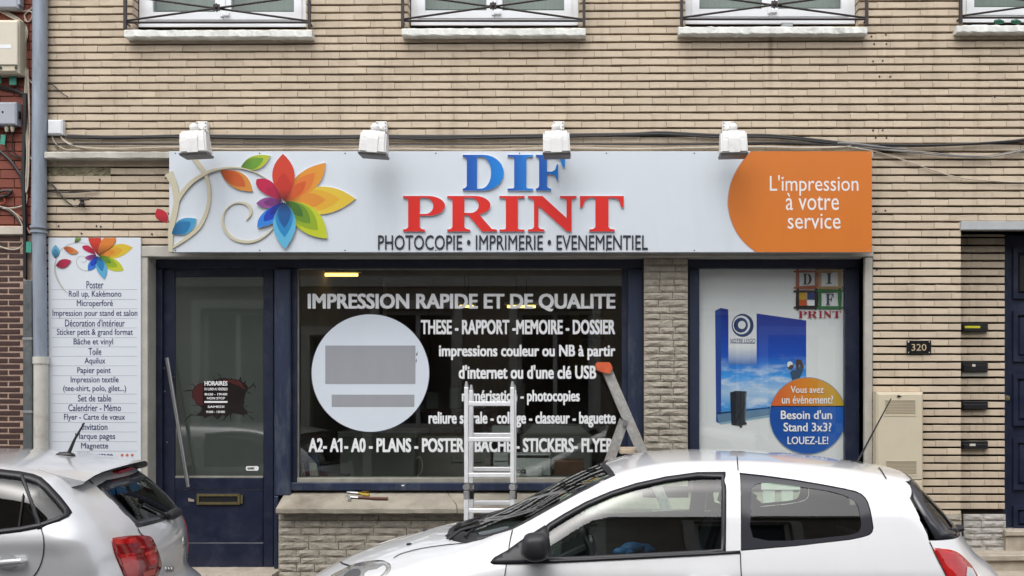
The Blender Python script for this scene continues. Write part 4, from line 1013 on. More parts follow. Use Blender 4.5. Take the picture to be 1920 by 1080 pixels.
# ---------------------------------------------------------------- services panel beside the door
YV = -.02
PAN = thing('services_panel', 'tall white panel listing print services under a small rainbow flower', 'sign', W(177, 915, YV))
MB().bbox(SX(90.5, YV), SX(264, YV), YV, -.004, SZ(930, YV), SZ(445.5, YV), b=.0015).build('panel', mat('white_services_panel', (.66, .70, .755), .35, var=.03, vscale=2), PAN)
INK = mat('navy_print_ink', (.028, .035, .115), .5)
GRY = mat('grey_print_line', (.36, .38, .42), .5)
rows = [("Poster", 162, 194, 527, 541), ("Roll up, Kakémono", 129, 227.5, 545, 560), ("Microperforé", 144, 211.5, 562.5, 577.5), ("Impression pour stand et salon", 98.5, 257.5, 581, 596), ("Décoration d'intérieur", 122, 234, 598.5, 612.5), ("Sticker petit & grand format", 106.5, 249, 616.5, 631.5),
        ("Bâche et vinyl", 138, 212, 634.5, 649.5), ("Toile", 166, 190, 652.5, 665.5), ("Aquilux", 158.5, 197.5, 670.5, 685), ("Papier peint", 145, 207.5, 688.5, 703), ("Impression textile", 132.5, 222.5, 706, 720.5), ("(tee-shirt, polo, gilet...)", 118.5, 236.5, 722.5, 736.5), ("Set de table", 146, 208.5, 740.5, 753), ("Calendrier - Mémo", 128, 227, 758, 771), ("Flyer - Carte de vœux", 120, 234.5, 776, 790.5), ("Invitation", 153.5, 201.5, 794, 806.5), ("Marque pages", 141, 216, 812, 826.5), ("Magnette", 152, 203, 830, 844.5), ("Publipostage", 143.5, 211.5, 847.5, 862.5)]
for s_, x0, x1, y0, y1 in rows: text('service_lettering', s_, (x0, x1, y0, y1), YV - .0012, INK, PAN, bold=.008, thick=.0005)
for k, yy in enumerate([542.5, 561, 578.5, 596.5, 614.5, 632.5, 650, 667.5, 685.5, 704, 738.5, 756, 773.5, 791.5, 809.5, 827.5, 845.5, 864]):
    MB().box(SX(97, YV), SX(257, YV), YV - .0008, YV + .001, SZ(yy + .7, YV), SZ(yy, YV)).build('printed_line', GRY, PAN)
for px in (229, 238.5, 248): MB().prism(disc(SX(px, YV), SZ(853.5, YV), 2.6 / 230, 14), YV - .0012, YV).build('orange_dot', mat('orange_dot_ink', (.50, .13, .06), .5), PAN)
BLUI = mat('blue_print_ink', (.03, .20, .52), .5)
text('service_lettering', "numérique", (192, 256.5, 873, 888.5), YV - .0012, BLUI, PAN, bold=.008, thick=.0005)
MB().sheet([P2(200, 908, YV), P2(263.5, 891, YV), P2(263.5, 929, YV), P2(200, 929, YV)], YV - .0012).build('blue_corner', BLUI, PAN)
def fq(x, y): return P2(80 + x / 9.0, 440 + y / 9.0, YV)
pet2 = [('yellow', (940, 350), (1250, 165), (1520, 220), (1240, 395), [(.62, .45, .04), (.62, .33, .03), (.6, .22, .03)], (1., .72, .5)), ('lime', (950, 350), (1230, 420), (1368, 605), (1110, 580), [(.46, .50, .03), (.25, .36, .02), (.10, .22, .02)], (1, .75, .5)),
        ('magenta', (900, 340), (720, 270), (672, 192), (800, 200), [(.46, .02, .06), (.36, .01, .05)], (1, .6)), ('purple', (910, 350), (810, 340), (712, 388), (810, 430), [(.28, .06, .2), (.15, .03, .16)], (1, .7)),
        ('blue', (930, 360), (790, 470), (772, 606), (900, 540), [(.03, .16, .55), (.012, .05, .42)], (1, .7)), ('sky', (940, 370), (905, 560), (1045, 755), (1085, 540), [(.10, .36, .56), (.02, .18, .42)], (1, .65))]
lay2 = 0
for nm, a, b1, tip, b2, cols, scs in pet2:
    lay2 += 1; petal(nm, a, b1, tip, b2, cols, scs, PAN, fq, YV - .0006 * lay2, .0006, True, 'printed_petal')
def clip_top(pts, z): return [(x, min(y, z)) for x, y in pts]
for nm, a, b1, tip, b2, c in (('cut_red', (940, 350), (775, 60), (880, -170), (990, 80), (.55, .04, .02)), ('cut_orange', (950, 340), (990, 120), (1190, -60), (1215, 150), (.62, .19, .03)), ('cut_green', (548, 135), (570, 40), (660, -40), (650, 70), (.16, .28, .04))):
    lay2 += 1
    z_ = SZ(446, YV); pts = clip_top([fq(*q) for q in lens(a, b1, tip, b2)], z_)
    A, B = fq(*a)[1], fq(*tip)[1]
    MB().sheet(pts, YV - .0006 * lay2 - .0012).build('printed_petal', gradmat('panel_%s_ink' % nm, c, c, 2, A, B, .4, [(0, tuple(v * .25 for v in c)), (.45, c), (1, c)]), PAN)
for nm, a, b1, tip, b2, cols in (('leaf_b', (222, 395), (158, 285), (222, 172), (290, 285), [(.12, .36, .52), (.05, .2, .36)]), ('leaf_o', (360, 228), (470, 205), (610, 295), (480, 325), [(.55, .2, .06), (.5, .12, .04)]), ('leaf_r', (230, 525), (330, 420), (490, 440), (370, 560), [(.38, .02, .06)])):
    lay2 += 1; petal(nm, a, b1, tip, b2, cols, (1, .7), PAN, fq, YV - .0006 * lay2, .0006, False, 'printed_leaf')
STM = mat('grey_green_stem_ink', (.42, .45, .40), .5)
ribbon([(415, 985), (330, 890), (260, 770), (215, 640), (210, 520), (235, 400), (310, 260), (420, 175), (560, 135), (680, 140), (790, 175)], (10, 28, 34, 34, 28, 16, 12, 10, 8, 8, 8), fq, YV - .0008, .0008, STM, PAN, 'printed_stem')
ribbon([(780, 605), (690, 600), (600, 540), (570, 460), (595, 390), (660, 360), (720, 380), (740, 430), (700, 465), (655, 450)], (8, 12, 14, 10, 8, 7, 7, 6, 6, 5), fq, YV - .0008, .0008, STM, PAN, 'printed_curl')
# ---------------------------------------------------------------- floodlights over the sign
FLW = mat('white_floodlight_enamel', (.78, .78, .77), .42, var=.08, vscale=14, dirt=(.45, .42, .38), dscale=9, damt=.4)
def floodlight(px, lean, label, plate_dx):
    Y = -.42; c = W(px, 269.5, Y)
    t = thing('floodlight', label, 'floodlight', c, 'floodlights along the sign')
    s = FPX / (CAM_D + Y)
    h = .5 * 47 / s; w = 51 / s / 2
    def rot(p):
        a = R(lean); return (c.x + p[0] * math.cos(a) - p[2] * math.sin(a), c.y + p[1], c.z + p[0] * math.sin(a) + p[2] * math.cos(a))
    # housing: back plate narrower than the glass rim, tipped towards the sign
    def shell(z, ww, y0, y1): return [(-ww, y0, z), (ww, y0, z), (ww, y1, z), (-ww, y1, z)]
    rings = [shell(h, w * .90, -.01, .05), shell(h * .93, w * .95, -.042, .055), shell(h * .3, w * .97, -.05, .075), shell(-h * .83, w * 1.0, -.052, .095)]
    mb = MB(); vs = [rot(p) for r_ in rings for p in r_]
    fs = [(0, 1, 2, 3)]
    for k in range(3):
        for q in range(4):
            q2 = (q + 1) % 4; fs.append((k * 4 + q, (k + 1) * 4 + q, (k + 1) * 4 + q2, k * 4 + q2))
    fs.append((12, 15, 14, 13)); mb.add(vs, fs)
    ob = mb.build('housing', FLW, t)
    bm = bmesh.new(); bm.from_mesh(ob.data); bmesh.ops.recalc_face_normals(bm, faces=bm.faces); bmesh.ops.bevel(bm, geom=list(bm.edges), offset=.013, segments=3, affect='EDGES'); bm.to_mesh(ob.data); bm.free()
    mb = MB(); rim = [shell(-h * .84, w * 1.03, -.056, .10), shell(-h * 1.0, w * .98, -.042, .105)]
    mb.add([rot(p) for r_ in rim for p in r_], [(0, 3, 2, 1)[::-1], (4, 5, 6, 7)[::-1]] + [(q, q + 4, (q + 1) % 4 + 4, (q + 1) % 4) for q in range(4)]); ob = mb.build('glass_rim', mat('grey_floodlight_rim', (.17, .16, .155), .5, var=.3, vscale=20), t)
    bm = bmesh.new(); bm.from_mesh(ob.data); bmesh.ops.recalc_face_normals(bm, faces=bm.faces); bm.to_mesh(ob.data); bm.free()
    mb = MB(); k = .4
    pts = [(-w * k, -.012, h * 1.03), (w * k, -.012, h * 1.03), (w * k, -.0415, h * .9), (-w * k, -.0415, h * .9), (w * k, -.057, h * .3), (-w * k, -.057, h * .3), (w * k, -.057, -h * .8), (-w * k, -.057, -h * .8)]
    mb.add([rot(p) for p in pts], [(0, 1, 2, 3)[::-1], (3, 2, 4, 5)[::-1], (5, 4, 6, 7)[::-1]]).build('cover_strip', FLW, t)
    MB().ball(rot((0, -.0575, h * .45)), .004, 6, 4).build('screw', M['steel'], t)
    bz = rot((-.003 if plate_dx > 0 else .004, .01, h * 1.0 + .03))
    MB().ball(bz, .034, 14, 9).build('sensor_ball', FLW, t, True)
    e = W(px + plate_dx, 238, -.05)
    MB().tube([bz, Vector(bz) + Vector((.03 * (1 if plate_dx > 0 else -1), .08, .0)), e], .014, 8).build('arm', FLW, t, True)
    MB().bbox(e.x - .045, e.x + .045, -.055, -.003, e.z - .04, e.z + .045, b=.006).build('wall_plate', FLW, t)
    for dx in (-.034, .034):
        for dz in (-.025, .0, .03): MB().tube([(e.x + dx, -.0575, e.z + dz), (e.x + dx, -.05, e.z + dz)], .005, 6).build('screw', M['iron'], t)
    return t
floodlight(365, 3, 'white floodlight tilted over the sign above the flower stem', 13)
floodlight(701, -4, 'white floodlight over the sign between the flower and the letter D', 14)
floodlight(1043.5, 1.5, 'white floodlight over the sign above the letter F', 4)
floodlight(1375, 1.5, 'white floodlight over the sign next to the orange end', -10)
# ---------------------------------------------------------------- cars: smooth solid -> shell, window holes cut out, panes and lamps laid on the same surface
def poly_sdf(px, pz, V):
    d = np.full(px.shape, 1e9); ins = np.zeros(px.shape, bool)
    n = len(V)
    for i in range(n):
        ax, az = V[i]; bx, bz = V[(i + 1) % n]
        ex, ez = bx - ax, bz - az; wx, wz = px - ax, pz - az
        t = np.clip((wx * ex + wz * ez) / (ex * ex + ez * ez + 1e-12), 0, 1)
        d = np.minimum(d, (wx - ex * t) ** 2 + (wz - ez * t) ** 2)
        c = ((az > pz) != (bz > pz))
        with np.errstate(divide='ignore', invalid='ignore'):
            xi = (bx - ax) * (pz - az) / (bz - az) + ax
        ins ^= c & (px < xi)
    d = np.sqrt(d)
    return np.where(ins, -d, d)
class Car:
    def __init__(s, O, yaw, top, lower, wz, ww, xm, kf, kr, crown, k, xspan, plan):
        s.O = Vector((O[0], O[1], ROAD)); s.a = yaw
        s.u = np.array((math.cos(yaw), math.sin(yaw), 0)); s.v = np.array((-math.sin(yaw), math.cos(yaw), 0))
        pts = [s.px(p[0], p[1], 0.0) for p in top]
        pts = [(p[0], p[2]) for p in pts]
        pts = lower(pts)
        L = smoothloop([Vector((a, b, 0)) for a, b in pts], 5)
        s.prof = np.array([(v.x, v.y) for v in L])
        s.wz, s.ww = np.array(wz), np.array(ww)
        # signed distance to the side outline, tabulated; read back with smooth cubic weights
        s.gh = .02; s.g0 = np.array((s.prof[:, 0].min() - 1.4, -.4))
        nx_, nz_ = int((s.prof[:, 0].max() + 1.4 - s.g0[0]) / s.gh) + 4, int(2.6 / s.gh) + 4
        A, B = np.meshgrid(s.g0[0] + np.arange(nx_) * s.gh, s.g0[1] + np.arange(nz_) * s.gh, indexing='ij')
        s.tab = poly_sdf(A, B, s.prof)
        zf = np.linspace(0, 1.8, 361); wf = np.interp(zf, s.wz, s.ww)
        kk = np.exp(-np.linspace(-2, 2, 17) ** 2); kk /= kk.sum(); s.zt = zf; s.wt = np.convolve(np.pad(wf, 8, 'edge'), kk, 'valid')
        s.xm, s.kf, s.kr, s.crown, s.k, s.xs, s.plan = xm, kf, kr, crown, k, xspan, plan
    def loc(s, p):
        q = np.array(p, float) - np.array(s.O); return np.array((q @ s.u, q @ s.v, q[2]))
    def ray(s, px, py):
        c = s.loc((0, -CAM_D, CAM_H)); d = np.array(((px - VX), FPX, (VY - py)), float)
        d = np.array((d @ s.u, d @ s.v, d[2])); return c, d / np.linalg.norm(d)
    def px(s, px, py, yl):
        c, d = s.ray(px, py); t = (yl - c[1]) / d[1]; return c + d * t
    def side(s, x, z):
        shp = x.shape; x, z = x.ravel(), z.ravel()
        u = np.clip((x - s.g0[0]) / s.gh, 1.01, s.tab.shape[0] - 3.01); v = np.clip((z - s.g0[1]) / s.gh, 1.01, s.tab.shape[1] - 3.01)
        i, j = u.astype(int), v.astype(int); a, b = u - i, v - j
        bs = lambda t: ((1 - t) ** 3 / 6, (3 * t ** 3 - 6 * t * t + 4) / 6, (-3 * t ** 3 + 3 * t * t + 3 * t + 1) / 6, t ** 3 / 6)
        wa, wb = bs(a), bs(b); out = 0.0; fl = s.tab.ravel(); n = s.tab.shape[1]
        for p in range(4):
            base = (i + p - 1) * n + j - 1; acc = 0.0
            for q in range(4): acc = acc + wb[q] * fl[base + q]
            out = out + wa[p] * acc
        return out.reshape(shp)
    def f(s, P):
        x, y, z = P[..., 0], P[..., 1], P[..., 2]
        y2 = y * y; x0, x1 = s.xs
        wf = np.clip((s.xm - x) / (s.xm - x0), 0, 1) ** .6; wr = np.clip((x - s.xm) / (x1 - s.xm), 0, 1) ** 1.2
        xe = x - s.kf * (y2 + 1.1 * y2 * y2) * wf + s.kr * (y2 + .9 * y2 * y2) * wr
        d1 = s.side(xe, z + s.crown * y2)
        t = (x - (x0 + x1) / 2) / ((x1 - x0) / 2)
        w = np.interp(z, s.zt, s.wt) * (1 - s.plan * np.abs(t) ** 4)
        d2 = (np.abs(y) - w) * .95
        h = np.clip(s.k - np.abs(d1 - d2), 0, None)
        return np.maximum(d1, d2) + h * h / (4 * s.k)
    def hits(s, pts, off=0.0):
        """where the sight lines through photograph pixels meet the body"""
        R_ = [s.ray(*p) for p in pts]; c = R_[0][0]; D = np.array([r_[1] for r_ in R_])
        T = np.linspace(2.8, 8.2, 360)
        v = np.concatenate([s.f(c + T[None, :, None] * D[k:k + 200, None, :]) for k in range(0, len(D), 200)]) - off
        neg = v < 0; has = neg.any(1); i = np.where(has, np.maximum(np.argmax(neg, 1), 1), np.maximum(np.argmin(v, 1), 1))
        a, b = T[i - 1].copy(), T[i].copy()
        for _ in range(20):
            m = (a + b) / 2; n = s.f(c + m[:, None] * D) - off < 0
            b = np.where(n, m, b); a = np.where(n, a, m)
        return c + b[:, None] * D
    def hit(s, px, py, off=0.0): return s.hits([(px, py)], off)[0]
    def project(s, P, axis, sgn, off, rng):
        """move points along an axis (from outside, sgn) onto the surface f = off"""
        P = np.array(P, float); N = len(P); T = np.linspace(rng[0], rng[1], 160)
        Q = np.repeat(P[:, None, :], 160, 1); Q[:, :, axis] = T[None, :]
        v = s.f(Q) - off
        neg = v < 0; i = np.argmax(neg, 1); has = neg.any(1); i = np.where(has, np.maximum(i, 1), np.argmin(v, 1).clip(1))
        a = T[i - 1].copy(); b = T[i].copy()
        for _ in range(18):
            m = (a + b) / 2; Q2 = P.copy(); Q2[:, axis] = m
            n = s.f(Q2) - off < 0
            b = np.where(n, m, b); a = np.where(n, a, m)
        P[:, axis] = b
        return P
    def mesh(s, off, h):
        x0, x1 = s.xs
        gx = np.arange(x0 - .1, x1 + .12, h); gy = np.arange(-.98, .98 + h, h); gz = np.arange(.08, 1.66, h)
        G = np.stack(np.meshgrid(gx, gy, gz, indexing='ij'), -1)
        F = np.empty(G.shape[:3])
        for i in range(0, len(gx), 12): F[i:i + 12] = s.f(G[i:i + 12]) - off
        I = F < 0
        c = np.zeros(tuple(n - 1 for n in I.shape), int)
        acc = np.zeros(c.shape + (3,)); cnt = np.zeros(c.shape)
        sl = lambda d, n: tuple(slice(e, e + m - 1) for e, m in zip(d, n))
        cor = [(a, b, e) for a in (0, 1) for b in (0, 1) for e in (0, 1)]
        for a in cor:
            for ax in range(3):
                if a[ax] == 1: continue
                b = list(a); b[ax] = 1
                fa, fb = F[sl(a, F.shape)], F[sl(b, F.shape)]
                m = (fa < 0) != (fb < 0)
                t = np.where(m, fa / np.where(m, fa - fb, 1), 0)
                p = np.zeros(c.shape + (3,)); p[..., 0] = a[0]; p[..., 1] = a[1]; p[..., 2] = a[2]; p[..., ax] += t
                acc += p * m[..., None]; cnt += m
        act = cnt > 0
        idx = np.full(c.shape, -1); idx[act] = np.arange(act.sum())
        ijk = np.argwhere(act)
        V = (ijk + acc[act] / cnt[act][:, None]) * h + np.array((gx[0], gy[0], gz[0]))
        faces = []
        for ax in range(3):
            b_, c_ = (ax + 1) % 3, (ax + 2) % 3
            A = I[tuple(slice(0, -1) if q == ax else slice(None) for q in range(3))]; B = I[tuple(slice(1, None) if q == ax else slice(None) for q in range(3))]
            E = np.argwhere(A != B); ins = A[tuple(E.T)]
            ok = (E[:, b_] > 0) & (E[:, c_] > 0) & (E[:, b_] < I.shape[b_] - 1) & (E[:, c_] < I.shape[c_] - 1)
            E, ins = E[ok], ins[ok]
            q = []
            for db, dc in ((-1, -1), (0, -1), (0, 0), (-1, 0)):
                e = E.copy(); e[:, b_] += db; e[:, c_] += dc; q.append(idx[tuple(e.T)])
            q = np.stack(q, 1); q[~ins] = q[~ins][:, ::-1]; faces.append(q)
        Fq = np.concatenate(faces)
        for _ in range(4):
            g = s.grad(V); d = s.f(V) - off; V = V - g * np.clip(d, -.02, .02)[:, None]
        return V, Fq
    def grad(s, V):
        e = 2e-3; g = np.stack([s.f(V + np.eye(3)[i] * e) - s.f(V - np.eye(3)[i] * e) for i in range(3)], -1) / (2 * e)
        n2 = (g * g).sum(1, keepdims=True); return g / np.maximum(n2, .05)
    # ---- patches
    def patch(s, poly, axis, off, rng, holes=(), step=.045):
        """polygon drawn square to an axis, filled with a fine net and laid on the surface"""
        o2 = [i for i in range(3) if i != axis]
        lo = np.min(poly, 0); hi = np.max(poly, 0)
        vs = [Vector(p) for p in poly]; es = [(i, (i + 1) % len(poly)) for i in range(len(poly))]
        for hpoly in holes:
            n0 = len(vs); vs += [Vector(p) for p in hpoly]; es += [(n0 + i, n0 + (i + 1) % len(hpoly)) for i in range(len(hpoly))]
        def ins(p, lp):
            c = False
            for i in range(len(lp)):
                (ax, ay), (bx, by) = lp[i], lp[i - 1]
                if (ay > p[1]) != (by > p[1]) and p[0] < (bx - ax) * (p[1] - ay) / (by - ay) + ax: c = not c
            return c
        for a in np.arange(lo[0] + step / 2, hi[0], step):
            for b in np.arange(lo[1] + step / 2, hi[1], step):
                if ins((a, b), poly) and not any(ins((a, b), q) for q in holes): vs.append(Vector((a, b)))
        ov, oe, of, _, _, _ = delaunay_2d_cdt(vs, es, [], 0, 1e-5)
        P = np.zeros((len(ov), 3)); P[:, o2[0]] = [v[0] for v in ov]; P[:, o2[1]] = [v[1] for v in ov]
        P = s.project(P, axis, 0, off, rng)
        fs = []
        for f_ in of:
            c = (sum(ov[i][0] for i in f_) / len(f_), sum(ov[i][1] for i in f_) / len(f_))
            if ins(c, poly) and not any(ins(c, q) for q in holes): fs.append(tuple(f_))
        return P, fs
def inset(poly, d):
    n = len(poly); A = sum(poly[i][0] * poly[(i + 1) % n][1] - poly[(i + 1) % n][0] * poly[i][1] for i in range(n))
    sg = 1 if A > 0 else -1; out = []
    for i in range(n):
        a, b, c = Vector(poly[i - 1]), Vector(poly[i]), Vector(poly[(i + 1) % n])
        n1 = Vector((-(b - a).y, (b - a).x)).normalized(); n2 = Vector((-(c - b).y, (c - b).x)).normalized()
        m = (n1 + n2); m = m.normalized() / max(.35, m.normalized().dot(n1)) if m.length > 1e-6 else n1
        out.append(tuple(b + m * d * sg))
    return out
def refine(poly, step):
    out = []
    for i in range(len(poly)):
        a, b = Vector(poly[i]), Vector(poly[(i + 1) % len(poly)]); n = max(1, int((b - a).length / step))
        out += [tuple(a.lerp(b, k / n)) for k in range(n)]
    return out
PAINT = mat('white_car_paint', (.76, .77, .79), .35, coat=1.0, var=.03, vscale=2, dirt=(.55, .53, .50), dscale=3, damt=.18)
PAINT2 = mat('silver_white_car_paint', (.64, .65, .675), .28, metal=.35, coat=1.0, var=.02, vscale=2, dirt=(.48, .47, .45), dscale=3, damt=.15)
TRIM = mat('black_rubber_trim', (.014, .014, .018), .45)
INNER = mat('dark_car_lining', (.03, .03, .032), .8)
SEAT = mat('charcoal_seat_cloth', (.022, .023, .027), .9, var=.3, vscale=20)
CGL = glass('tinted_car_glass', (.76, .88, .82), 1.5, boost=2.0)
CGD = glass('dark_car_glass', (.34, .38, .37), 1.5, boost=2.0)
FRIT = mat('black_glass_border', (.035, .036, .045), .12)
REDL = mat('red_lamp_lens', (.50, .008, .010), .08, coat=1.0, var=.35, vscale=12)
REDD = mat('dark_red_lamp_lens', (.22, .006, .008), .08, coat=1.0, var=.3, vscale=9)
CLRL = mat('clear_lamp_lens', (.62, .62, .60), .12, coat=1.0, metal=.4, var=.35, vscale=14)
def solid(car, P, fs, name, m, root, th=.004, smooth=True, mirror=False):
    """thicken a laid patch inwards and build it (mirror -> far side)"""
    sgn = np.array((1, -1, 1)) if mirror else np.array((1, 1, 1))
    P = P * sgn
    fs2 = [tuple(f) for f in fs]
    mb = MB(); mb.add(P, fs2); o = mb.build(name, m, root, smooth, loc=(0, 0, 0))
    bm = bmesh.new(); bm.from_mesh(o.data); bmesh.ops.recalc_face_normals(bm, faces=bm.faces)
    # outward: compare with the body gradient
    g = car.grad(np.array([list(bm.faces[:][0].calc_center_median())]) * np.array((1, 1, 1)))
    if bm.faces[:][0].normal.dot(Vector(g[0])) < 0: bmesh.ops.reverse_faces(bm, faces=bm.faces)
    if th:
        bound = [e for e in bm.edges if e.is_boundary]
        r_ = bmesh.ops.extrude_edge_only(bm, edges=bound)
        vs = [v for v in r_['geom'] if isinstance(v, bmesh.types.BMVert)]
        gg = car.grad(np.array([tuple(v.co) for v in vs]))
        for v, q in zip(vs, gg): v.co -= Vector(q).normalized() * th
    bm.to_mesh(o.data); bm.free()
    if smooth and not th:
        co = np.array([tuple(v.co) for v in o.data.vertices]); gg = car.grad(co); gg /= np.linalg.norm(gg, axis=1, keepdims=True) + 1e-9
        o.data.polygons.foreach_set('use_smooth', [True] * len(o.data.polygons))
        o.data.normals_split_custom_set_from_vertices(gg.tolist())
    return o
def xz(p): return (p[0], p[2])
def yz(p): return (p[1], p[2])
def prism_cut(mb, poly, axis, a, b):
    n = len(poly); o2 = [i for i in range(3) if i != axis]; vs = []
    for t in (a, b):
        for p in poly:
            q = [0, 0, 0]; q[o2[0]], q[o2[1]] = p; q[axis] = t; vs.append(q)
    mb.add(vs, [tuple(range(n)), tuple(range(n, 2 * n))[::-1]] + [(i, i + n, (i + 1) % n + n, (i + 1) % n) for i in range(n)])
def body(car, root, cuts, paint, h=.027):
    V, Fq = car.mesh(0.0, h); V2, F2 = car.mesh(-.03, h * 1.25)
    me = bpy.data.meshes.new('body')
    n = len(V)
    me.from_pydata(np.concatenate([V, V2]).tolist(), [], Fq.tolist() + (F2[:, ::-1] + n).tolist())
    me.materials.append(paint); me.materials.append(INNER)
    mi = np.zeros(len(Fq) + len(F2), int); mi[len(Fq):] = 1
    me.polygons.foreach_set('material_index', mi)
    o = link('body', me, root, (0, 0, 0))
    tmp = []
    for cut in cuts:
        cm = bpy.data.meshes.new('cut'); cm.from_pydata(cut.v, [], cut.f)
        bm = bmesh.new(); bm.from_mesh(cm); bmesh.ops.recalc_face_normals(bm, faces=bm.faces); bm.to_mesh(cm); bm.free()
        cm.materials.append(INNER)
        co = bpy.data.objects.new('cut', cm); COL.objects.link(co); co.matrix_world = Matrix.Translation(car.O) @ Matrix.Rotation(car.a, 4, 'Z'); tmp.append(co)
        md = o.modifiers.new('cut', 'BOOLEAN'); md.operation = 'DIFFERENCE'; md.object = co; md.solver = 'EXACT'
    dg = bpy.context.evaluated_depsgraph_get(); dg.update()
    m2 = bpy.data.meshes.new_from_object(o.evaluated_get(dg))
    o.modifiers.clear(); o.data = m2
    for co in tmp: bpy.data.objects.remove(co)
    m2.polygons.foreach_set('use_smooth', [True] * len(m2.polygons)); m2.set_sharp_from_angle(angle=R(32))
    # shade the outer skin with the true surface normal
    co_ = np.empty(len(m2.vertices) * 3); m2.vertices.foreach_get('co', co_); co_ = co_.reshape(-1, 3)
    fv = np.abs(car.f(co_)); g = car.grad(co_); g /= np.linalg.norm(g, axis=1, keepdims=True) + 1e-9
    nl = len(m2.loops); lv = np.empty(nl, int); m2.loops.foreach_get('vertex_index', lv)
    ls = np.empty(len(m2.polygons), int); lt = ls.copy(); m2.polygons.foreach_get('loop_start', ls); m2.polygons.foreach_get('loop_total', lt)
    fn = np.empty(len(m2.polygons) * 3); m2.polygons.foreach_get('normal', fn); fn = fn.reshape(-1, 3)
    pol = np.repeat(np.arange(len(ls)), lt)
    order = np.concatenate([np.arange(a, a + b) for a, b in zip(ls, lt)]); pl = np.empty(nl, int); pl[order] = pol
    nn = g[lv]; use = (fv[lv] < 2e-3) & ((nn * fn[pl]).sum(1) > .6)
    out = np.where(use[:, None], nn, fn[pl])
    m2.normals_split_custom_set(out.tolist())
    return o
def tub(mb, pts, r): return mb.tube(pts, r, 8)
def seat(root, x, y, name='seat'):
    """front seat: cushion, leaning backrest, headrest"""
    t = MB(); t.v = []
    o = MB().bbox(x - .5, x, y - .25, y + .25, .38, .56, b=.05).build(name, SEAT, root, loc=(0, 0, 0))
    def slab(pts, y0, y1, nm):
        mb = MB(); mb.prism(pts, y0, y1); ob = mb.build(nm, SEAT, o, True, loc=(0, 0, 0))
        bm = bmesh.new(); bm.from_mesh(ob.data); bmesh.ops.recalc_face_normals(bm, faces=bm.faces); bmesh.ops.bevel(bm, geom=list(bm.edges), offset=.03, segments=2, affect='EDGES'); bm.to_mesh(ob.data); bm.free()
    slab([(x - .12, .5), (x + .04, .5), (x + .2, 1.08), (x + .06, 1.1)], y - .23, y + .23, 'backrest')
    slab([(x + .1, 1.13), (x + .2, 1.12), (x + .24, 1.28), (x + .16, 1.3)], y - .12, y + .12, 'headrest')
def wheel(root, x, y, r=.3):
    sg = -1 if y < 0 else 1
    o = MB().tube([(x, y - .09, r), (x, y + .09, r)], r, 28).build('wheel', M['black'], root, True, loc=(0, 0, 0))
    MB().tube([(x, y + sg * .092, r), (x, y + sg * .096, r)], r * .68, 20).build('hubcap', M['steel'], o, True, loc=(0, 0, 0))

def finish_glass(car, root, poly_px, name, gl, mirror=True, trim=.016, fr=None, hole_px=None):
    """side window from its measured outline: returns the (x, z) polygon for the cutter"""
    poly = [xz(car.hit(*p)) for p in poly_px]
    poly = refine(poly, .06)
    return poly
def side_window(car, root, poly, name, gl, trim_w, trim_m=TRIM, frit=None):
    for mir in (False, True):
        P, fs = car.patch(inset(poly, .004), 1, -.010, (-1.0, -.2), step=.028)
        o = solid(car, P, fs, name, gl, root, 0, mirror=mir)
        if trim_w:
            P, fs = car.patch(inset(poly, -.010), 1, .004, (-1.0, -.2), holes=[inset(poly, trim_w - .010)], step=9)
            solid(car, P, fs, 'seal', trim_m, o, .02, mirror=mir)
        if frit:
            P, fs = car.patch(inset(poly, .004), 1, -.006, (-1.0, -.2), holes=[frit], step=.06)
            solid(car, P, fs, 'dark_border', FRIT, o, 0, mirror=mir)
def gap(car, root, pts_px, w=.0055, name='panel_gap', mirror=True):
    """narrow dark panel gap following the surface"""
    Q = smoothpts([Vector((*p, 0)) for p in pts_px], 6); L = []
    for i, q in enumerate(Q):
        d = (Q[min(i + 1, len(Q) - 1)] - Q[max(i - 1, 0)]).normalized(); n = Vector((-d.y, d.x, 0)) * w * 180
        L += [tuple((q + n).xy), tuple((q - n).xy)]
    A = car.hits(L, .0028)
    fs = [(2 * i, 2 * i + 1, 2 * i + 3, 2 * i + 2) for i in range(len(Q) - 1)]
    for mir in ((False, True) if mirror else (False,)): solid(car, A, fs, name, TRIM, root, 0, mirror=mir)
def patch_px(car, poly_px, off, step=7, holes=()):
    """outline measured in the photograph, netted and laid on the body along the sight lines"""
    poly = refine(poly_px, step)
    vs = [Vector(p) for p in poly]; es = [(i, (i + 1) % len(poly)) for i in range(len(poly))]
    def ins(p, lp):
        c = False
        for i in range(len(lp)):
            (ax, ay), (bx, by) = lp[i], lp[i - 1]
            if (ay > p[1]) != (by > p[1]) and p[0] < (bx - ax) * (p[1] - ay) / (by - ay) + ax: c = not c
        return c
    lo = np.min(poly, 0); hi = np.max(poly, 0)
    for a in np.arange(lo[0] + step / 2, hi[0], step):
        for b in np.arange(lo[1] + step / 2, hi[1], step):
            if ins((a, b), inset(poly, step * .3)): vs.append(Vector((a, b)))
    ov, oe, of, _, _, _ = delaunay_2d_cdt(vs, es, [], 0, 1e-4)
    P = car.hits([(v[0], v[1]) for v in ov], off)
    fs = [tuple(f_) for f_ in of if ins((sum(ov[i][0] for i in f_) / len(f_), sum(ov[i][1] for i in f_) / len(f_)), poly)]
    return P, fs
def lampset(car, root, poly_px, name, m, inner=(), step=8):
    for mir in (False, True):
        P, fs = patch_px(car, poly_px, .004, step); o = solid(car, P, fs, name, m, root, .02, mirror=mir)
        for nm, pp_, mm in inner:
            P, fs = patch_px(car, pp_, .0065, step); solid(car, P, fs, nm, mm, o, 0, mirror=mir)
def carthing(name, label, car):
    t = thing(name, label, 'car', car.O); t.rotation_euler = (0, 0, car.a); return t
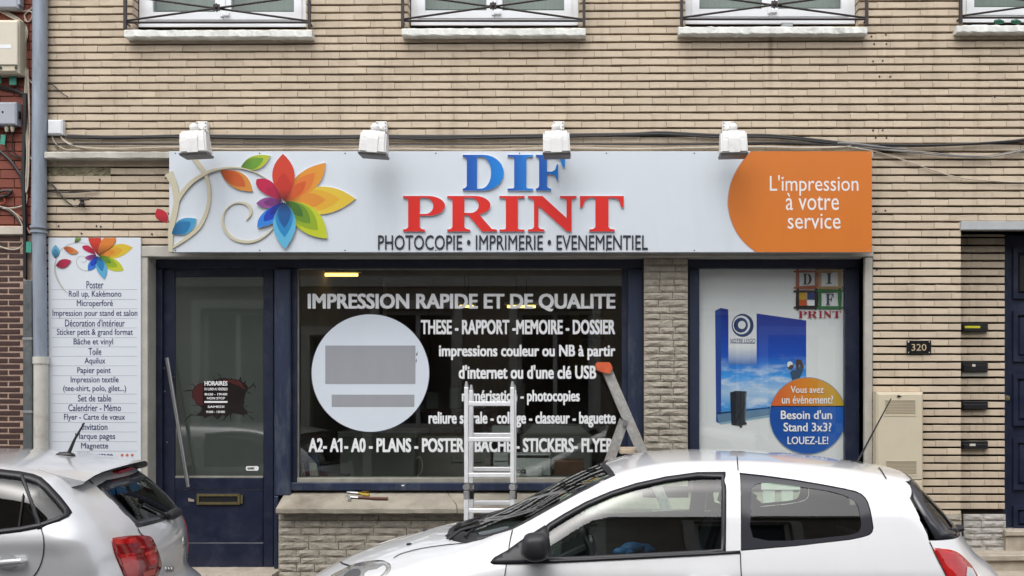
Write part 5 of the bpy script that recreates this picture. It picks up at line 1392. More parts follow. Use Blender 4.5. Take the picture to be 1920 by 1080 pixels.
sm = lambda pts, n=4: [(v.x, v.y) for v in smoothloop([Vector((*p, 0)) for p in pts], n)]

# ---- white three-door hatchback in front of the ladders
def lowC(p):
    return p + [(2.40, .60), (2.41, .45), (2.37, .30), (2.2, .22), (1.2, .2), (0, .2), (-1.0, .2), (-1.52, .22), (-1.68, .30), (-1.74, .42), (-1.745, .56), (-1.69, .68)]
CL = Car((0, -2.25), 0.0,
         [(594, 1076), (640, 1051), (685, 1033.5), (747, 1015), (800, 1000), (842, 992), (900, 974), (966, 947), (1060, 899), (1132, 871), (1200, 855), (1280, 848.5), (1400, 848.5), (1500, 854.5), (1600, 866), (1650, 873), (1676, 879), (1694, 896), (1735, 934), (1777, 990), (1800, 1018), (1823, 1037), (1842, 1058), (1850, 1080)],
         lowC, (.2, .3, .45, .65, .85, .93, 1.0, 1.06, 1.2, 1.35, 1.45, 1.55), (.74, .80, .838, .85, .85, .846, .822, .80, .745, .675, .62, .56),
         .55, .26, .34, .055, .13, (-1.75, 2.42), .05)
clio = carthing('hatchback_car', 'white three-door hatchback parked at the kerb in front of the ladders', CL)
fw_px = [(1357, 888), (1308, 888.5), (1250, 896.5), (1193, 909), (1146, 924), (1100, 943.5), (1060, 965.5), (1030, 984), (1024, 990), (1024, 1050), (1100, 1047), (1200, 1042), (1300, 1037), (1357, 1034)]
fw = refine([xz(CL.hit(*p)) for p in fw_px], .07)
qw_px = [(1386.5, 886), (1440, 892), (1490, 899), (1540, 907.5), (1585, 916), (1604, 920.5), (1615, 925.5), (1623, 933), (1628, 942), (1632, 955), (1636.5, 978), (1638, 990), (1636, 998), (1630, 1003.5), (1618, 1007.5), (1594, 1012.5), (1490, 1024.5), (1389, 1033)]
qw = refine([xz(CL.hit(*p)) for p in qw_px], .07)
qi = [xz(CL.hit(*p)) for p in sm([(1412, 1008), (1409, 960), (1409, 925), (1416, 909), (1440, 906), (1500, 913), (1560, 922), (1602, 938), (1613, 965), (1614, 992), (1600, 1002), (1560, 1007), (1480, 1014)], 2)]
ws_n = [CL.hit(*p) for p in [(873, 1016), (915, 1004.5), (961, 991), (1010, 965), (1060, 937), (1105, 913.5), (1149, 892)]]
tc = CL.px(1131, 872, 0); bcn = CL.px(846, 993, 0)
wsp = [(p[0], p[1]) for p in ws_n] + [(tc[0] + .02, -.25), (tc[0], 0), (tc[0] + .02, .25)] + [(p[0], -p[1]) for p in ws_n[::-1]] + [(bcn[0] + .03, .35), (bcn[0], 0), (bcn[0] + .03, -.35)]
rw_n = [CL.hit(*p) for p in [(1697, 903), (1706, 934), (1725, 976), (1742, 1014)]]
rwp = [yz(p) for p in rw_n] + [(-.3, rw_n[-1][2] - .02), (.3, rw_n[-1][2] - .02)] + [(-p[1], p[2]) for p in rw_n[::-1]] + [(.3, rw_n[0][2] + .02), (-.3, rw_n[0][2] + .02)]
cA, cB, cC, cD = MB(), MB(), MB(), MB()
prism_cut(cA, fw, 1, -1.2, -.25); prism_cut(cA, fw, 1, .25, 1.2)
prism_cut(cB, qw, 1, -1.2, -.35); prism_cut(cB, qw, 1, .35, 1.2)
prism_cut(cC, wsp, 2, .80, 1.62)
prism_cut(cD, rwp, 0, 1.5, 2.7)
cuts = [cA, cB, cC, cD]
body(CL, clio, cuts, PAINT)
side_window(CL, clio, fw, 'window', CGL, .023)
side_window(CL, clio, qw, 'window', CGL, 0, frit=qi)
P, fs = CL.patch(refine(wsp, .05), 2, -.006, (1.62, .7), step=.05); o = solid(CL, P, fs, 'windscreen', CGL, clio, 0)
P, fs = CL.patch(refine(inset(wsp, -.012), .08), 2, .002, (1.62, .7), holes=[refine(inset(wsp, .016), .08)], step=9); solid(CL, P, fs, 'seal', TRIM, o, .01)
P, fs = CL.patch(refine(rwp, .08), 0, -.006, (2.7, 1.2), step=.08); o = solid(CL, P, fs, 'rear_window', CGD, clio, 0)
P, fs = CL.patch(refine(inset(rwp, .006), .08), 0, .002, (2.7, 1.5), holes=[refine(inset(rwp, .05), .08)], step=9); solid(CL, P, fs, 'dark_border', FRIT, o, .01)
gap(CL, clio, [(1382, 856), (1383, 868), (1384, 882)]); gap(CL, clio, [(1388, 1036), (1389, 1060), (1390, 1080), (1391, 1110), (1385, 1160)])
gap(CL, clio, [(961, 993), (956, 1015), (952, 1044), (947, 1075), (944, 1105), (950, 1150)])
gap(CL, clio, [(1648, 876), (1655, 886), (1662, 898)], w=.006)
gap(CL, clio, [(1743, 1016), (1748, 1026), (1754, 1040), (1774, 1079)], w=.006)
gap(CL, clio, [(869, 1018), (830, 1022), (790, 1028), (752, 1038), (738, 1046)], w=.0035)
gap(CL, clio, [(638, 1053), (644, 1057), (655, 1060)], w=.007)
for mir in (False, True):     # door sill rubber and mirror corner
    P, fs = patch_px(CL, [(1020, 1050), (1100, 1046.5), (1200, 1041.5), (1300, 1036.5), (1388, 1032), (1388, 1037), (1300, 1042.5), (1200, 1047.5), (1100, 1052.5), (1020, 1056)], .006, 12); solid(CL, P, fs, 'waist_rubber', TRIM, clio, .015, mirror=mir)
    P, fs = patch_px(CL, [(919, 1054), (926, 1045), (950, 1032), (975, 1014), (1000, 998), (1022, 984), (1026, 988), (1026, 1056), (950, 1057.5), (924, 1057)], .006, 10); solid(CL, P, fs, 'mirror_corner', TRIM, clio, .015, mirror=mir)
    P, fs = patch_px(CL, [(834, 1004), (845, 997), (862, 995), (905, 1003), (925, 1002), (905, 1010), (872, 1018), (850, 1013)], .004, 10); solid(CL, P, fs, 'cowl', TRIM, clio, .01, mirror=mir)
lampset(CL, clio, sm([(1750.6, 1029), (1768, 1029), (1784, 1031), (1800, 1038), (1815, 1052), (1826, 1066), (1834, 1085), (1815, 1098), (1787, 1100), (1774, 1078), (1762, 1052)], 3), 'tail_light', REDL,
        [('reversing_lens', [(1814, 1062), (1824, 1066), (1832, 1083), (1818, 1092), (1812, 1078)], CLRL)])
lampset(CL, clio, sm([(618, 1083), (640, 1068), (668, 1056), (700, 1050.5), (718, 1050.5), (731, 1057), (732, 1067), (722, 1080), (700, 1095), (650, 1100)], 3), 'headlight', CLRL,
        [('reflector', sm([(683, 1080), (690, 1070), (706, 1067), (718, 1060), (724, 1066), (712, 1080)], 2), PAINT), ('bulb_housing', sm([(640, 1085), (655, 1070), (672, 1066), (676, 1076), (660, 1090)], 2), mat('lamp_grey', (.25, .25, .26), .2, metal=.6))])
# door mirrors
for sg in (-1, 1):
    c = CL.px(1003, 1027, -.93)
    mb = MB(); pts = sm([(977, 1036), (979, 1016), (985, 1004), (1000, 1000), (1020, 1000), (1029, 1008), (1031, 1030), (1026, 1046), (1010, 1052), (990, 1050)], 3)
    ring3 = []
    for yl, sc_ in ((-1.0, .55), (-.985, .82), (-.95, 1.0), (-.89, 1.0), (-.86, .9)):
        row = []
        for q in pts:
            p = CL.px(*q, -.93); row.append((c[0] + (p[0] - c[0]) * sc_, sg * -yl if sg > 0 else yl, c[2] + (p[2] - c[2]) * sc_))
        ring3.append(row)
    n_ = len(pts); vs = [p for r_ in ring3 for p in r_]
    fs = [tuple(range(n_)), tuple(4 * n_ + i for i in range(n_))[::-1]] + [(k * n_ + i, (k + 1) * n_ + i, (k + 1) * n_ + (i + 1) % n_, k * n_ + (i + 1) % n_) for k in range(4) for i in range(n_)]
    o = mb.add(vs, fs).build('door_mirror', mat('grained_mirror_plastic', (.02, .02, .024), .5, bump=.1, bscale=300), clio, True, loc=(0, 0, 0))
    bm = bmesh.new(); bm.from_mesh(o.data); bmesh.ops.recalc_face_normals(bm, faces=bm.faces); bm.to_mesh(o.data); bm.free()
    MB().box(c[0] - .05, c[0] + .06, sg * .80, sg * .87, c[2] - .07, c[2] - .03).build('mirror_arm', TRIM, o, loc=(0, 0, 0))
# handle, wipers, washer jets, aerial
for sg in (-1, 1):
    h = CL.hit(1330, 1085); MB().tube([(h[0] - .1, sg * -h[1], h[2]), (h[0] - .05, sg * (-h[1] + .03), h[2]), (h[0] + .05, sg * (-h[1] + .03), h[2]), (h[0] + .1, sg * -h[1], h[2])], .014, 8).build('door_handle', PAINT, clio, True, loc=(0, 0, 0))
def onz(x, y, off=.0): return Vector(CL.project([(x, y, 0)], 2, 0, off, (1.62, .5))[0])
wp = [onz(-.76, -.42, .012), onz(-.70, -.38, .03), onz(-.62, -.34, .018)]
MB().tube(wp, .010, 6).build('wiper', TRIM, clio, loc=(0, 0, 0))
MB().tube([onz(-.66, -.50 + .05 * k, .016) + Vector((.012 * k, .07 * k, 0)) for k in range(7)], .007, 6).build('wiper', TRIM, clio, loc=(0, 0, 0))
for y_ in (-.28, .28):
    p = onz(-1.0, y_, .003); MB().ball(p, .014, 8, 5, (1.3, 1, .6)).build('washer_jet', TRIM, clio, loc=(0, 0, 0))
b0 = CL.px(1606, 865, -.05); b1 = CL.px(1671, 747, -.05)
b0 = onz(b0[0], -.05, -.004); ae = MB().ball(b0, .03, 10, 6, (1.4, .7, .5)).build('aerial', M['black'], clio, True, loc=(0, 0, 0))
MB().tube([b0, b0.lerp(Vector(b1), .45), Vector(b1)], [.007, .005, .0032], 6).build('whip', M['black'], ae, loc=(0, 0, 0))
p = onz(1.72, 0, .0)
w0, w1 = CL.px(1780, 996, -.1), CL.px(1806, 990, -.1)
mb = MB().tube([Vector(w0), Vector(w0).lerp(Vector(w1), .6) + Vector((0, 0, .004)), Vector(w1)], [.02, .026, .018], 8).build('rear_wiper', TRIM, clio, True, loc=(0, 0, 0))
# cabin
MB().box(-1.2, 2.2, -.7, .7, .24, .27).build('cabin_floor', INNER, clio, loc=(0, 0, 0))
dash = MB().prism([(-.75, .6), (-.22, .6), (-.16, .86), (-.3, .99), (-.5, 1.0), (-.72, .98)], -.68, .68).build('dashboard', INNER, clio, loc=(0, 0, 0))
for y_ in (-.37, .37): seat(clio, .72, y_)
MB().bbox(1.05, 1.55, -.6, .6, .40, .58, b=.05).build('rear_bench', SEAT, clio, loc=(0, 0, 0))
MB().prism([(1.5, .5), (1.62, .5), (1.74, .95), (1.62, .97)], -.6, .6).build('rear_backrest', SEAT, clio, loc=(0, 0, 0))
sw = CL.px(1108, 1018, -.37); c = Vector((sw[0], -.37, sw[2] - .02)); ax = Vector((1, 0, .45)).normalized(); e1 = Vector((0, 1, 0)); e2 = ax.cross(e1)
MB().tube([c + (e1 * math.cos(R(k * 15)) + e2 * math.sin(R(k * 15))) * .18 for k in range(25)], .016, 8).build('steering_wheel', M['black'], clio, True, loc=(0, 0, 0))
MB().ball(c, .07, 10, 6, (.5, 1, 1)).tube([c, c - ax * .2], .03, 8).build('steering_hub', M['black'], clio, loc=(0, 0, 0))
for x_ in (-1.07, 1.52):
    for y_ in (-.73, .73): wheel(clio, x_, y_)
gl_ = CL.px(1190, 1022, .25); rr = random.Random(2)
vs = []
mb = MB()
for k in range(9): mb.ball(Vector((gl_[0] + rr.uniform(-.09, .09), .25 + rr.uniform(-.05, .05), gl_[2] - .03 + rr.uniform(-.03, .03))), rr.uniform(.03, .055), 8, 5, (1.4, .8, .7))
g_ = mb.build('work_gloves', mat('blue_glove_rubber', (.02, .13, .36), .6, var=.4, vscale=20), None, True); g_.location = CL.O
tag(g_, 'crumpled blue work gloves inside the white car behind the wheel', 'gloves'); kind(g_, 'thing')

# ---- silver-white hatchback with the roof spoiler
def lowP(p):
    t = p[-1]
    return [(-3.75, .84), (-3.3, .95), (-2.98, 1.04), (-2.55, 1.25), (-2.15, 1.43), (-1.75, 1.49)] + p + [(.03, .62), (.03, .48), (-.02, .32), (-.15, .24), (-1.2, .2), (-2.6, .2), (-3.6, .22), (-3.88, .3), (-3.96, .45), (-3.95, .62), (-3.88, .76)]
PO = Car((-2.45, -1.937), R(8),
         [(0, 846.5), (50, 848), (100, 851.5), (150, 858.5), (196, 868), (216, 874), (234, 888), (257, 905), (281, 924), (309, 952), (323, 972), (333, 993), (338, 1015), (339.5, 1040), (340, 1075)],
         lowP, (.2, .3, .45, .65, .85, .98, 1.05, 1.09, 1.14, 1.25, 1.38, 1.5), (.74, .80, .83, .838, .835, .832, .842, .828, .805, .775, .722, .65),
         -1.9, .30, .34, .05, .13, (-3.96, .03), .045)
polo = carthing('hatchback_car', 'silver-white hatchback with roof spoiler and red tail light beside the services panel', PO)
pw_px = [(-160, 893), (-60, 883), (0, 883), (35, 887), (60, 892), (75, 898), (90, 911), (111, 934), (126, 953), (131, 961), (127, 966), (111, 973.5), (75, 986), (39, 993), (0, 997.5), (-90, 1003), (-160, 1005)]
pw = refine([xz(PO.hit(*p)) for p in pw_px], .07)
rn = [PO.hit(*p) for p in [(182, 912), (200, 929), (231, 960), (257, 988)]]
print('polo rear window near edge', [tuple(round(float(c), 2) for c in p) for p in rn])
rp = [yz(p) for p in rn] + [(-.3, rn[-1][2]), (.3, rn[-1][2])] + [(-p[1], p[2]) for p in rn[::-1]] + [(.3, rn[0][2] + .02), (-.3, rn[0][2] + .02)]
wsP = [(-2.93, -.58), (-2.55, -.60), (-2.2, -.56), (-2.17, -.25), (-2.19, 0), (-2.17, .25), (-2.2, .56), (-2.55, .60), (-2.93, .58), (-2.98, .25), (-3.0, 0), (-2.98, -.25)]
wsP = [(a + .02, b) for a, b in wsP]
cA, cB, cC = MB(), MB(), MB()
prism_cut(cA, pw, 1, -1.2, -.3); prism_cut(cA, pw, 1, .3, 1.2); prism_cut(cB, rp, 0, -.62, .4); prism_cut(cC, wsP, 2, .85, 1.62)
cuts = [cA, cB, cC]
body(PO, polo, cuts, PAINT2)
side_window(PO, polo, pw, 'window', CGD, .026)
for mir in (False, True):
    P, fs = patch_px(PO, [(35, 884), (42, 884), (60, 935), (79, 990), (70, 993), (54, 938)], .004, 8); solid(PO, P, fs, 'door_pillar', TRIM, polo, .012, mirror=mir)
    P, fs = patch_px(PO, [(42.5, 925), (44.5, 926), (36, 992), (32.5, 993)], .003, 8); solid(PO, P, fs, 'window_divider', TRIM, polo, .008, mirror=mir)
P, fs = PO.patch(refine(wsP, .1), 2, -.006, (1.62, .7), step=.1); solid(PO, P, fs, 'windscreen', CGL, polo, 0)
P, fs = PO.patch(refine(rp, .06), 0, -.004, (.4, -1.0), step=.06); o = solid(PO, P, fs, 'rear_window', CGD, polo, 0)
P, fs = PO.patch(refine(inset(rp, -.004), .06), 0, .002, (.4, -1.0), holes=[refine(inset(rp, .035), .06)], step=9); solid(PO, P, fs, 'dark_border', FRIT, o, .008)
lampset(PO, polo, sm([(209.5, 1013), (214, 1008), (235, 1005), (258, 1003.5), (280, 1005), (289, 1014), (297, 1034), (303, 1054), (302, 1066), (292, 1086), (262, 1098), (240, 1092), (225, 1062), (215, 1038)], 2), 'tail_light', REDD,
        [('brake_lens', [(213, 1012), (255, 1008), (257, 1018), (216, 1021)], REDL), ('brake_lens', [(224, 1040), (252, 1036), (262, 1062), (258, 1086), (240, 1084)], REDL), ('lens_glint', [(262, 1024), (272, 1024), (273, 1027), (263, 1027)], mat('bright_lamp_reflection', (.6, .05, .05), .1)), ('reversing_lens', [(268, 1074), (292, 1066), (290, 1078), (270, 1082)], mat('pale_red_lens', (.5, .12, .1), .1)), ('lamp_core', [(270, 1036), (286, 1030), (296, 1054), (284, 1062)], REDL)], 7)  # the small bright red patch is a reflection painted on the lens
gap(PO, polo, [(77, 990), (82, 1013), (80.5, 1043), (70, 1071), (50, 1095)], w=.006)
gap(PO, polo, [(146, 880), (150, 886), (162, 896), (175, 907)], w=.006)
gap(PO, polo, [(259, 991), (263, 999), (268, 1004)], w=.006)
# roof spoiler: thin blade over the rear window
tip = PO.px(244, 870, 0); cor = PO.px(177, 903, -.60)
ny = 15; vs = []; ys = np.linspace(-.60, .60, ny)
for y_ in ys:
    q = (y_ / .60) ** 2; q4 = q * q
    xt = tip[0] + (min(cor[0], tip[0] + .02) - tip[0]) * q4 - .05 * q; zt = tip[2] + (cor[2] - tip[2]) * (.35 * q + .65 * q4 * q)
    x0_ = -.78 + .08 * q
    z0_ = PO.project([(x0_, y_ * .93, 0)], 2, 0, .002, (1.62, 1.0))[0][2]
    ym = y_ * .93
    vs += [(x0_, ym, z0_), ((x0_ + xt) / 2, y_, (z0_ + zt) / 2 + .006 * (1 - q)), (xt, y_, zt), (xt - .012, y_, zt - .014), (xt - .10, y_, zt - .036), (x0_ + .05, ym, z0_ - .05)]
fs = []
for i in range(ny - 1):
    for q in range(6): fs.append((i * 6 + q, i * 6 + (q + 1) % 6, (i + 1) * 6 + (q + 1) % 6, (i + 1) * 6 + q))
fs += [tuple(range(6)), tuple((ny - 1) * 6 + q for q in range(6))[::-1]]
mb = MB(); mb.add(vs, fs); mb.mi = [1 if (k % 6) in (2, 3, 4) else 0 for k in range(len(fs) - 2)] + [0, 0]
spo = mb.build('spoiler', [PAINT2, TRIM], polo, True, loc=(0, 0, 0))
bm = bmesh.new(); bm.from_mesh(spo.data); bmesh.ops.recalc_face_normals(bm, faces=bm.faces); bm.to_mesh(spo.data); bm.free()
MB().bbox(tip[0] - .06, tip[0] - .02, -.14, .14, tip[2] - .045, tip[2] - .03, b=.004).build('brake_strip', REDL, spo, loc=(0, 0, 0))
# aerial, rear wiper, handle
a0 = PO.px(122, 849, 0); a1 = PO.px(158, 793, 0); a0[2] = PO.project([(a0[0], 0, 0)], 2, 0, -.003, (1.62, 1.0))[0][2]
ae = MB().ball(a0, .05, 12, 6, (1.25, .5, .55)).build('aerial', M['black'], polo, True, loc=(0, 0, 0))
MB().tube([Vector(a0) + Vector((.02, 0, .015)), Vector(a0).lerp(Vector(a1), .5), Vector(a1)], [.012, .008, .005], 8).build('whip', M['black'], ae, True, loc=(0, 0, 0))
wv = PO.hit(322, 968); q0, q1 = Vector(PO.hit(316, 969, .02)), Vector(PO.px(334, 960, wv[1]))
rwp_ = MB().tube([q0, q0.lerp(q1, .4), q1], [.02, .032, .03], 10).build('rear_wiper', TRIM, polo, True, loc=(0, 0, 0))
MB().tube([q0, Vector(PO.hit(300, 960, .01)), Vector(PO.hit(270, 945, .01))], .008, 6).build('wiper_blade', TRIM, rwp_, loc=(0, 0, 0))
for sg in (-1, 1):
    hA, hB = PO.hit(-8, 1054, .0), PO.hit(50, 1050, .0)
    P_ = [Vector((p[0], sg * (-p[1]), p[2])) for p in (hA, hB)]; o_ = Vector((0, sg * .035, 0))
    ho = MB().tube([P_[0], P_[0] + o_ + Vector((.02, 0, 0)), P_[1] + o_ - Vector((.015, 0, 0)), P_[1] + o_ * .3], [.012, .017, .016, .010], 10).build('door_handle', PAINT2, polo, True, loc=(0, 0, 0))
P, fs = patch_px(PO, [(16 + 17 * math.cos(R(k * 20)), 1054 + 15 * math.sin(R(k * 20))) for k in range(18)], .0015, 6); solid(PO, P, fs, 'handle_recess_shade', mat('recess_shadow_paint', (.42, .43, .45), .4), polo, 0)  # flat greyer disc, paints the shade of the hollow behind the handle
t1 = PO.hit(310, 1060, .002); t2 = PO.hit(326, 1064, .002)
for k, px in enumerate((311, 316.5, 322)):
    P, fs = patch_px(PO, [(px, 1064), (px + 4, 1063.5), (px + 4, 1072), (px, 1072.5)], .004, 6); solid(PO, P, fs, 'badge', M['steel'], polo, .004)
P, fs = patch_px(PO, sm([(344, 1008), (347, 1003), (349, 1012), (350, 1022), (347, 1030), (344.5, 1020)], 2), .004, 4); solid(PO, P, fs, 'emblem', M['steel'], polo, .004)
MB().box(-3.4, -.3, -.7, .7, .24, .27).build('cabin_floor', INNER, polo, loc=(0, 0, 0))
for y_ in (-.37, .37): seat(polo, -1.75, y_)
MB().bbox(-1.4, -.9, -.6, .6, .40, .58, b=.05).build('rear_bench', SEAT, polo, loc=(0, 0, 0))
MB().prism([(-.95, .5), (-.8, .5), (-.68, 1.02), (-.8, 1.04)], -.6, .6).build('rear_backrest', SEAT, polo, loc=(0, 0, 0))
MB().prism([(-2.95, .6), (-2.5, .6), (-2.42, .9), (-2.6, 1.0), (-2.9, 1.0)], -.66, .66).build('dashboard', INNER, polo, loc=(0, 0, 0))
for x_ in (-3.2, -.70):
    for y_ in (-.72, .72): wheel(polo, x_, y_)
# ---------------------------------------------------------------- neighbouring house on the other side of the drainpipe
NB = thing('neighbour_house', 'red-painted brick house with dark brown glazed brick base beside the drainpipe', 'house', (SX(-100), 0, 0))
XN0, XN1 = SX(-330), SX(64)
MB().box(XN0, XN1, .012, .4, SZ(441), ZT).build('wall', M['redjoint'], NB)
MB().box(XN0, XN1, .006, .4, -.3, SZ(441)).build('base_wall', M['palejoint'], NB)
MB().box(SX(63.5), SX(86), .05, .4, -.3, ZT).build('shadow_gap', M['mortar'], NB)
MB().bbox(XN0, SX(47), -.03, .006, SZ(441), SZ(425), b=.006).build('stone_band', mat('cream_stone_band', (.55, .50, .42), .8, var=.2, vscale=6), NB)
rn_ = random.Random(9)
def courses(y0, y1, pitch, jt, L, Y, m, nm, x1px, h0):
    y = y0; k = 0
    meshes = {}
    while y < y1:
        ph = -330 + (k % 2) * L / 2
        x = ph
        while x < x1px:
            a, b = x + jt / 2, min(x + L - jt / 2, x1px)
            if b - a > 4:
                key = round(b - a, 1)
                if key not in meshes:
                    w_ = key / 230 / 2; hh = (pitch - jt) / 230 / 2
                    me = MB().bbox(-w_, w_, -.008, .02, -hh, hh, b=.003); q = bpy.data.meshes.new(nm); q.from_pydata(me.v, [], me.f); q.materials.append(m); meshes[key] = q
                if x + L > -70:
                    o = bpy.data.objects.new(nm, meshes[key]); COL.objects.link(o); o.parent = NB; o.matrix_parent_inverse = Matrix.Translation(NB.location).inverted()
                    o.location = (SX((a + b) / 2), Y + rn_.uniform(-.003, .003), SZ(y + pitch / 2)); o.rotation_euler = (0, rn_.uniform(-.006, .006), 0)
            x += L
        y += pitch; k += 1
courses(-60, 424, 17.2, 1.3, 55, .004, M['redbrick'], 'red_brick', 62, 0)
courses(442, 1100, 10.9, 2.9, 46, 0.009, M['darkbrick'], 'brown_brick', 43, 0)

# drainpipe
DP = thing('drainpipe', 'grey zinc drainpipe running down between the red and the cream house', 'drainpipe', W(75, 1080, -.06))
def pipe(px, y0, y1, r, m, nm, par, Y=-.06, n=18): return MB().tube([W(px, y0, Y), W(px, (y0 + y1) / 2, Y), W(px, y1, Y)], r, n).build(nm, m, par, True)
xs_ = 74.5
MB().tube([W(76, -330, -.06), W(75.5, 0, -.06), W(74.5, 200, -.06), W(73, 424, -.06)], .057, 20).build('pipe', M['zinc'], DP, True)
MB().tube([W(73, 436, -.06), W(75, 560, -.06), W(76, 670, -.06)], .052, 20).build('pipe', M['zinc'], DP, True)
for yy in (424, 433): pipe(72.5, yy, yy + 4.5, .066, M['zinc'], 'collar', DP)
pipe(72.7, 428, 434, .06, M['zincdark'], 'collar', DP)
pipe(77, 669, 682, .062, M['castwhite'], 'socket', DP); pipe(77, 682, 1090, .055, M['castwhite'], 'lower_pipe', DP)
MB().bbox(SX(60, -.02), SX(90, -.02), -.012, .0, SZ(434, 0), SZ(429, 0), b=.002).build('bracket', M['zincdark'], DP)
# dark cable duct
CD = thing('cable_duct', 'dark grey metal cable duct rising beside the drainpipe base', 'cable duct', W(52, 1080, -.03))
MB().bbox(SX(42.5, -.05), SX(60.5, -.05), -.05, -.006, -.02, SZ(525, -.05), b=.006).build('duct', M['zincdark'], CD)
for yy in (633, 770): MB().bbox(SX(41.8, -.05), SX(61, -.05), -.053, -.006, SZ(yy + 5, -.05), SZ(yy, -.05), b=.002).build('strap', mat('duct_strap_zinc', (.3, .31, .31), .5, metal=.3, var=.3, vscale=20), CD)
# boxes on the red house
def wallbox(name, label, cat, x0, x1, y0, y1, dep, m, b=.012):
    t = thing(name, label, cat, W((x0 + x1) / 2, y1, -.004))
    MB().bbox(SX(x0, -dep), SX(x1, -dep), -dep, -.008, SZ(y1, -dep), SZ(y0, -dep), b=b).build('case', m, t)
    return t
t = wallbox('meter_box', 'big cream electricity meter box at the left picture edge', 'meter box', -70, 34.5, 36, 137, .13, M['beige'], .02)
MB().bbox(SX(-68, -.14), SX(33, -.14), -.142, -.131, SZ(122, -.14), SZ(40, -.14), b=.006).build('lid', mat('cream_meter_lid', (.62, .57, .47), .5, var=.06, vscale=4), t)
MB().bbox(SX(-20, -.145), SX(20.5, -.145), -.1435, -.142, SZ(90.5, -.145), SZ(83.5, -.145), b=.0006).build('white_label', M['pvc'], t)
for px in (1, 30): MB().tube([W(px, 127, -.14), W(px, 127, -.128)], .011, 10).build('screw', M['zincdark'], t)
t = wallbox('telecom_box', 'grey telecom box with cable glands under the cream meter box', 'telecom box', -50, 30, 191, 234, .09, M['boxgrey'])
for px in (12.5, 23.5): MB().tube([W(px, 233, -.05), W(px, 240, -.05), W(px, 247, -.05)], [.014, .017, .011], 10).build('cable_gland', M['beige'], t)
MB().bbox(SX(30.5, -.06), SX(35.5, -.06), -.06, -.03, SZ(222, -.06), SZ(208, -.06), b=.004).build('hinge', M['black'], t)
MB().tube([W(5, 210, -.0935), W(5, 210, -.089)], .008, 10).build('lock', M['black'], t)
t = wallbox('telecom_box', 'pale grey box above the cream meter box, cut by the picture corner', 'telecom box', -60, 33.5, -60, 15, .09, M['boxgrey'])
MB().bbox(SX(31, -.095), SX(36, -.095), -.085, -.03, SZ(8, -.095), SZ(-50, -.095), b=.004).build('lid_edge', M['boxgrey'], t)
t = wallbox('junction_box', 'small square white junction box at the end of the concrete band', 'junction box', 88, 116.5, 224, 252, .06, M['boxwhite'], .012)
MB().prism(disc(SX(102.3, -.06), SZ(238, -.06), .038, 24), -.0612, -.0595).build('lid', M['boxwhite'], t)
# green tags
for px, py, w_, h_, lab in [(24.5, 149, 13, 20, 'green cable tag under the cream meter box'), (0, 146, 3.5, 20, 'green cable tag half hidden at the left picture edge'), (6, 262, 9, 18, 'green cable tag hanging below the grey telecom box'), (54.5, 463.5, 10, 20, 'turquoise cable tag beside the lower drainpipe')]:
    p = W(px, py, -.045); a_ = rn_.uniform(-.12, .12); w2, h2 = w_ / 230 / 2, h_ / 230 / 2
    pts = [(p.x + x * math.cos(a_) - z * math.sin(a_), p.z + x * math.sin(a_) + z * math.cos(a_)) for x, z in ((-w2, -h2), (w2, -h2), (w2 * .9, -h2 * .1), (w2, h2 * .3), (w2 * .8, h2), (-w2, h2))]
    tag(MB().prism(pts, -.05, -.043).build('cable_tag', M['green']), lab, 'cable tag', 'green cable tags')
# ---------------------------------------------------------------- cables
def cable(pts, r, m, label, name='cable', Y=None):
    P = [W(p[0], p[1], (p[2] if len(p) > 2 else -.02)) for p in pts]
    return tag(MB().tube(smoothpts(P, 6), r, 6).build(name, m, None, True), label, 'cable')
def strands(pts, r, m, label, n, spread, name='cable_bundle', seed=0, shift=None):
    """a bundle: each strand its own part, wandering round the run"""
    t = thing(name, label, 'cable bundle', W(pts[0][0], pts[0][1], -.02))
    q_ = random.Random(seed)
    for i in range(n):
        ox, oy, oz = q_.uniform(-spread, spread), q_.uniform(-spread, spread), q_.uniform(-.012, .0)
        P = [W(p[0] + ox * (1 if shift is None else 0) + q_.uniform(-.6, .6), p[1] + oy + q_.uniform(-spread, spread) * .5, (p[2] if len(p) > 2 else -.02) + oz) for p in pts]
        MB().tube(smoothpts(P, 5), r * q_.uniform(.8, 1.15), 6).build('strand', m if not isinstance(m, list) else m[i % len(m)], t, True)
    return t
def tx_(px, py): return py     # the runs follow the level band
strands([(125, 256), (220, 258), (330, 256), (430, 257), (560, 258), (690, 257), (800, 258), (930, 257), (1050, 255), (1180, 252), (1240, 251), (1340, 254), (1440, 256), (1520, 263), (1600, 271), (1650, 274)], .0105, M['cableb'], 'thick black cable bundle along the wall above the sign', 6, 2.2, seed=1)
strands([(100, 270), (220, 269), (420, 270), (640, 270.5), (860, 270), (1060, 269), (1260, 270), (1450, 267), (1560, 271), (1640, 274), (1720, 273), (1800, 271), (1860, 268), (1990, 262), (2250, 266), (2550, 262)], .005, M['cableb'], 'thin black cables strung below the thick bundle above the sign', 3, 1.4, seed=2)
strands([(1600, 272), (1660, 279), (1720, 283), (1790, 290), (1850, 291), (1900, 283), (1990, 268), (2250, 272), (2550, 266)], .0055, [M['cableg'], M['cablew'], M['cableb']], 'grey and cream cables sagging on the wall right of the sign', 4, 3.2, seed=3)
strands([(1650, 274), (1740, 273), (1820, 271), (1900, 266), (1990, 258), (2250, 262), (2550, 257)], .0095, M['cableb'], 'black cables continuing to the right of the sign', 3, 2.2, seed=4)
strands([(112, 252), (118, 262), (135, 272), (165, 277), (220, 278), (330, 276), (430, 279), (560, 278), (640, 280), (760, 279), (900, 281), (1050, 277), (1180, 279), (1300, 277), (1420, 274), (1500, 276), (1570, 275), (1595, 272)], .0048, M['cablew'], 'cream wires running from the junction box along the top of the sign', 3, 1.2, seed=5)
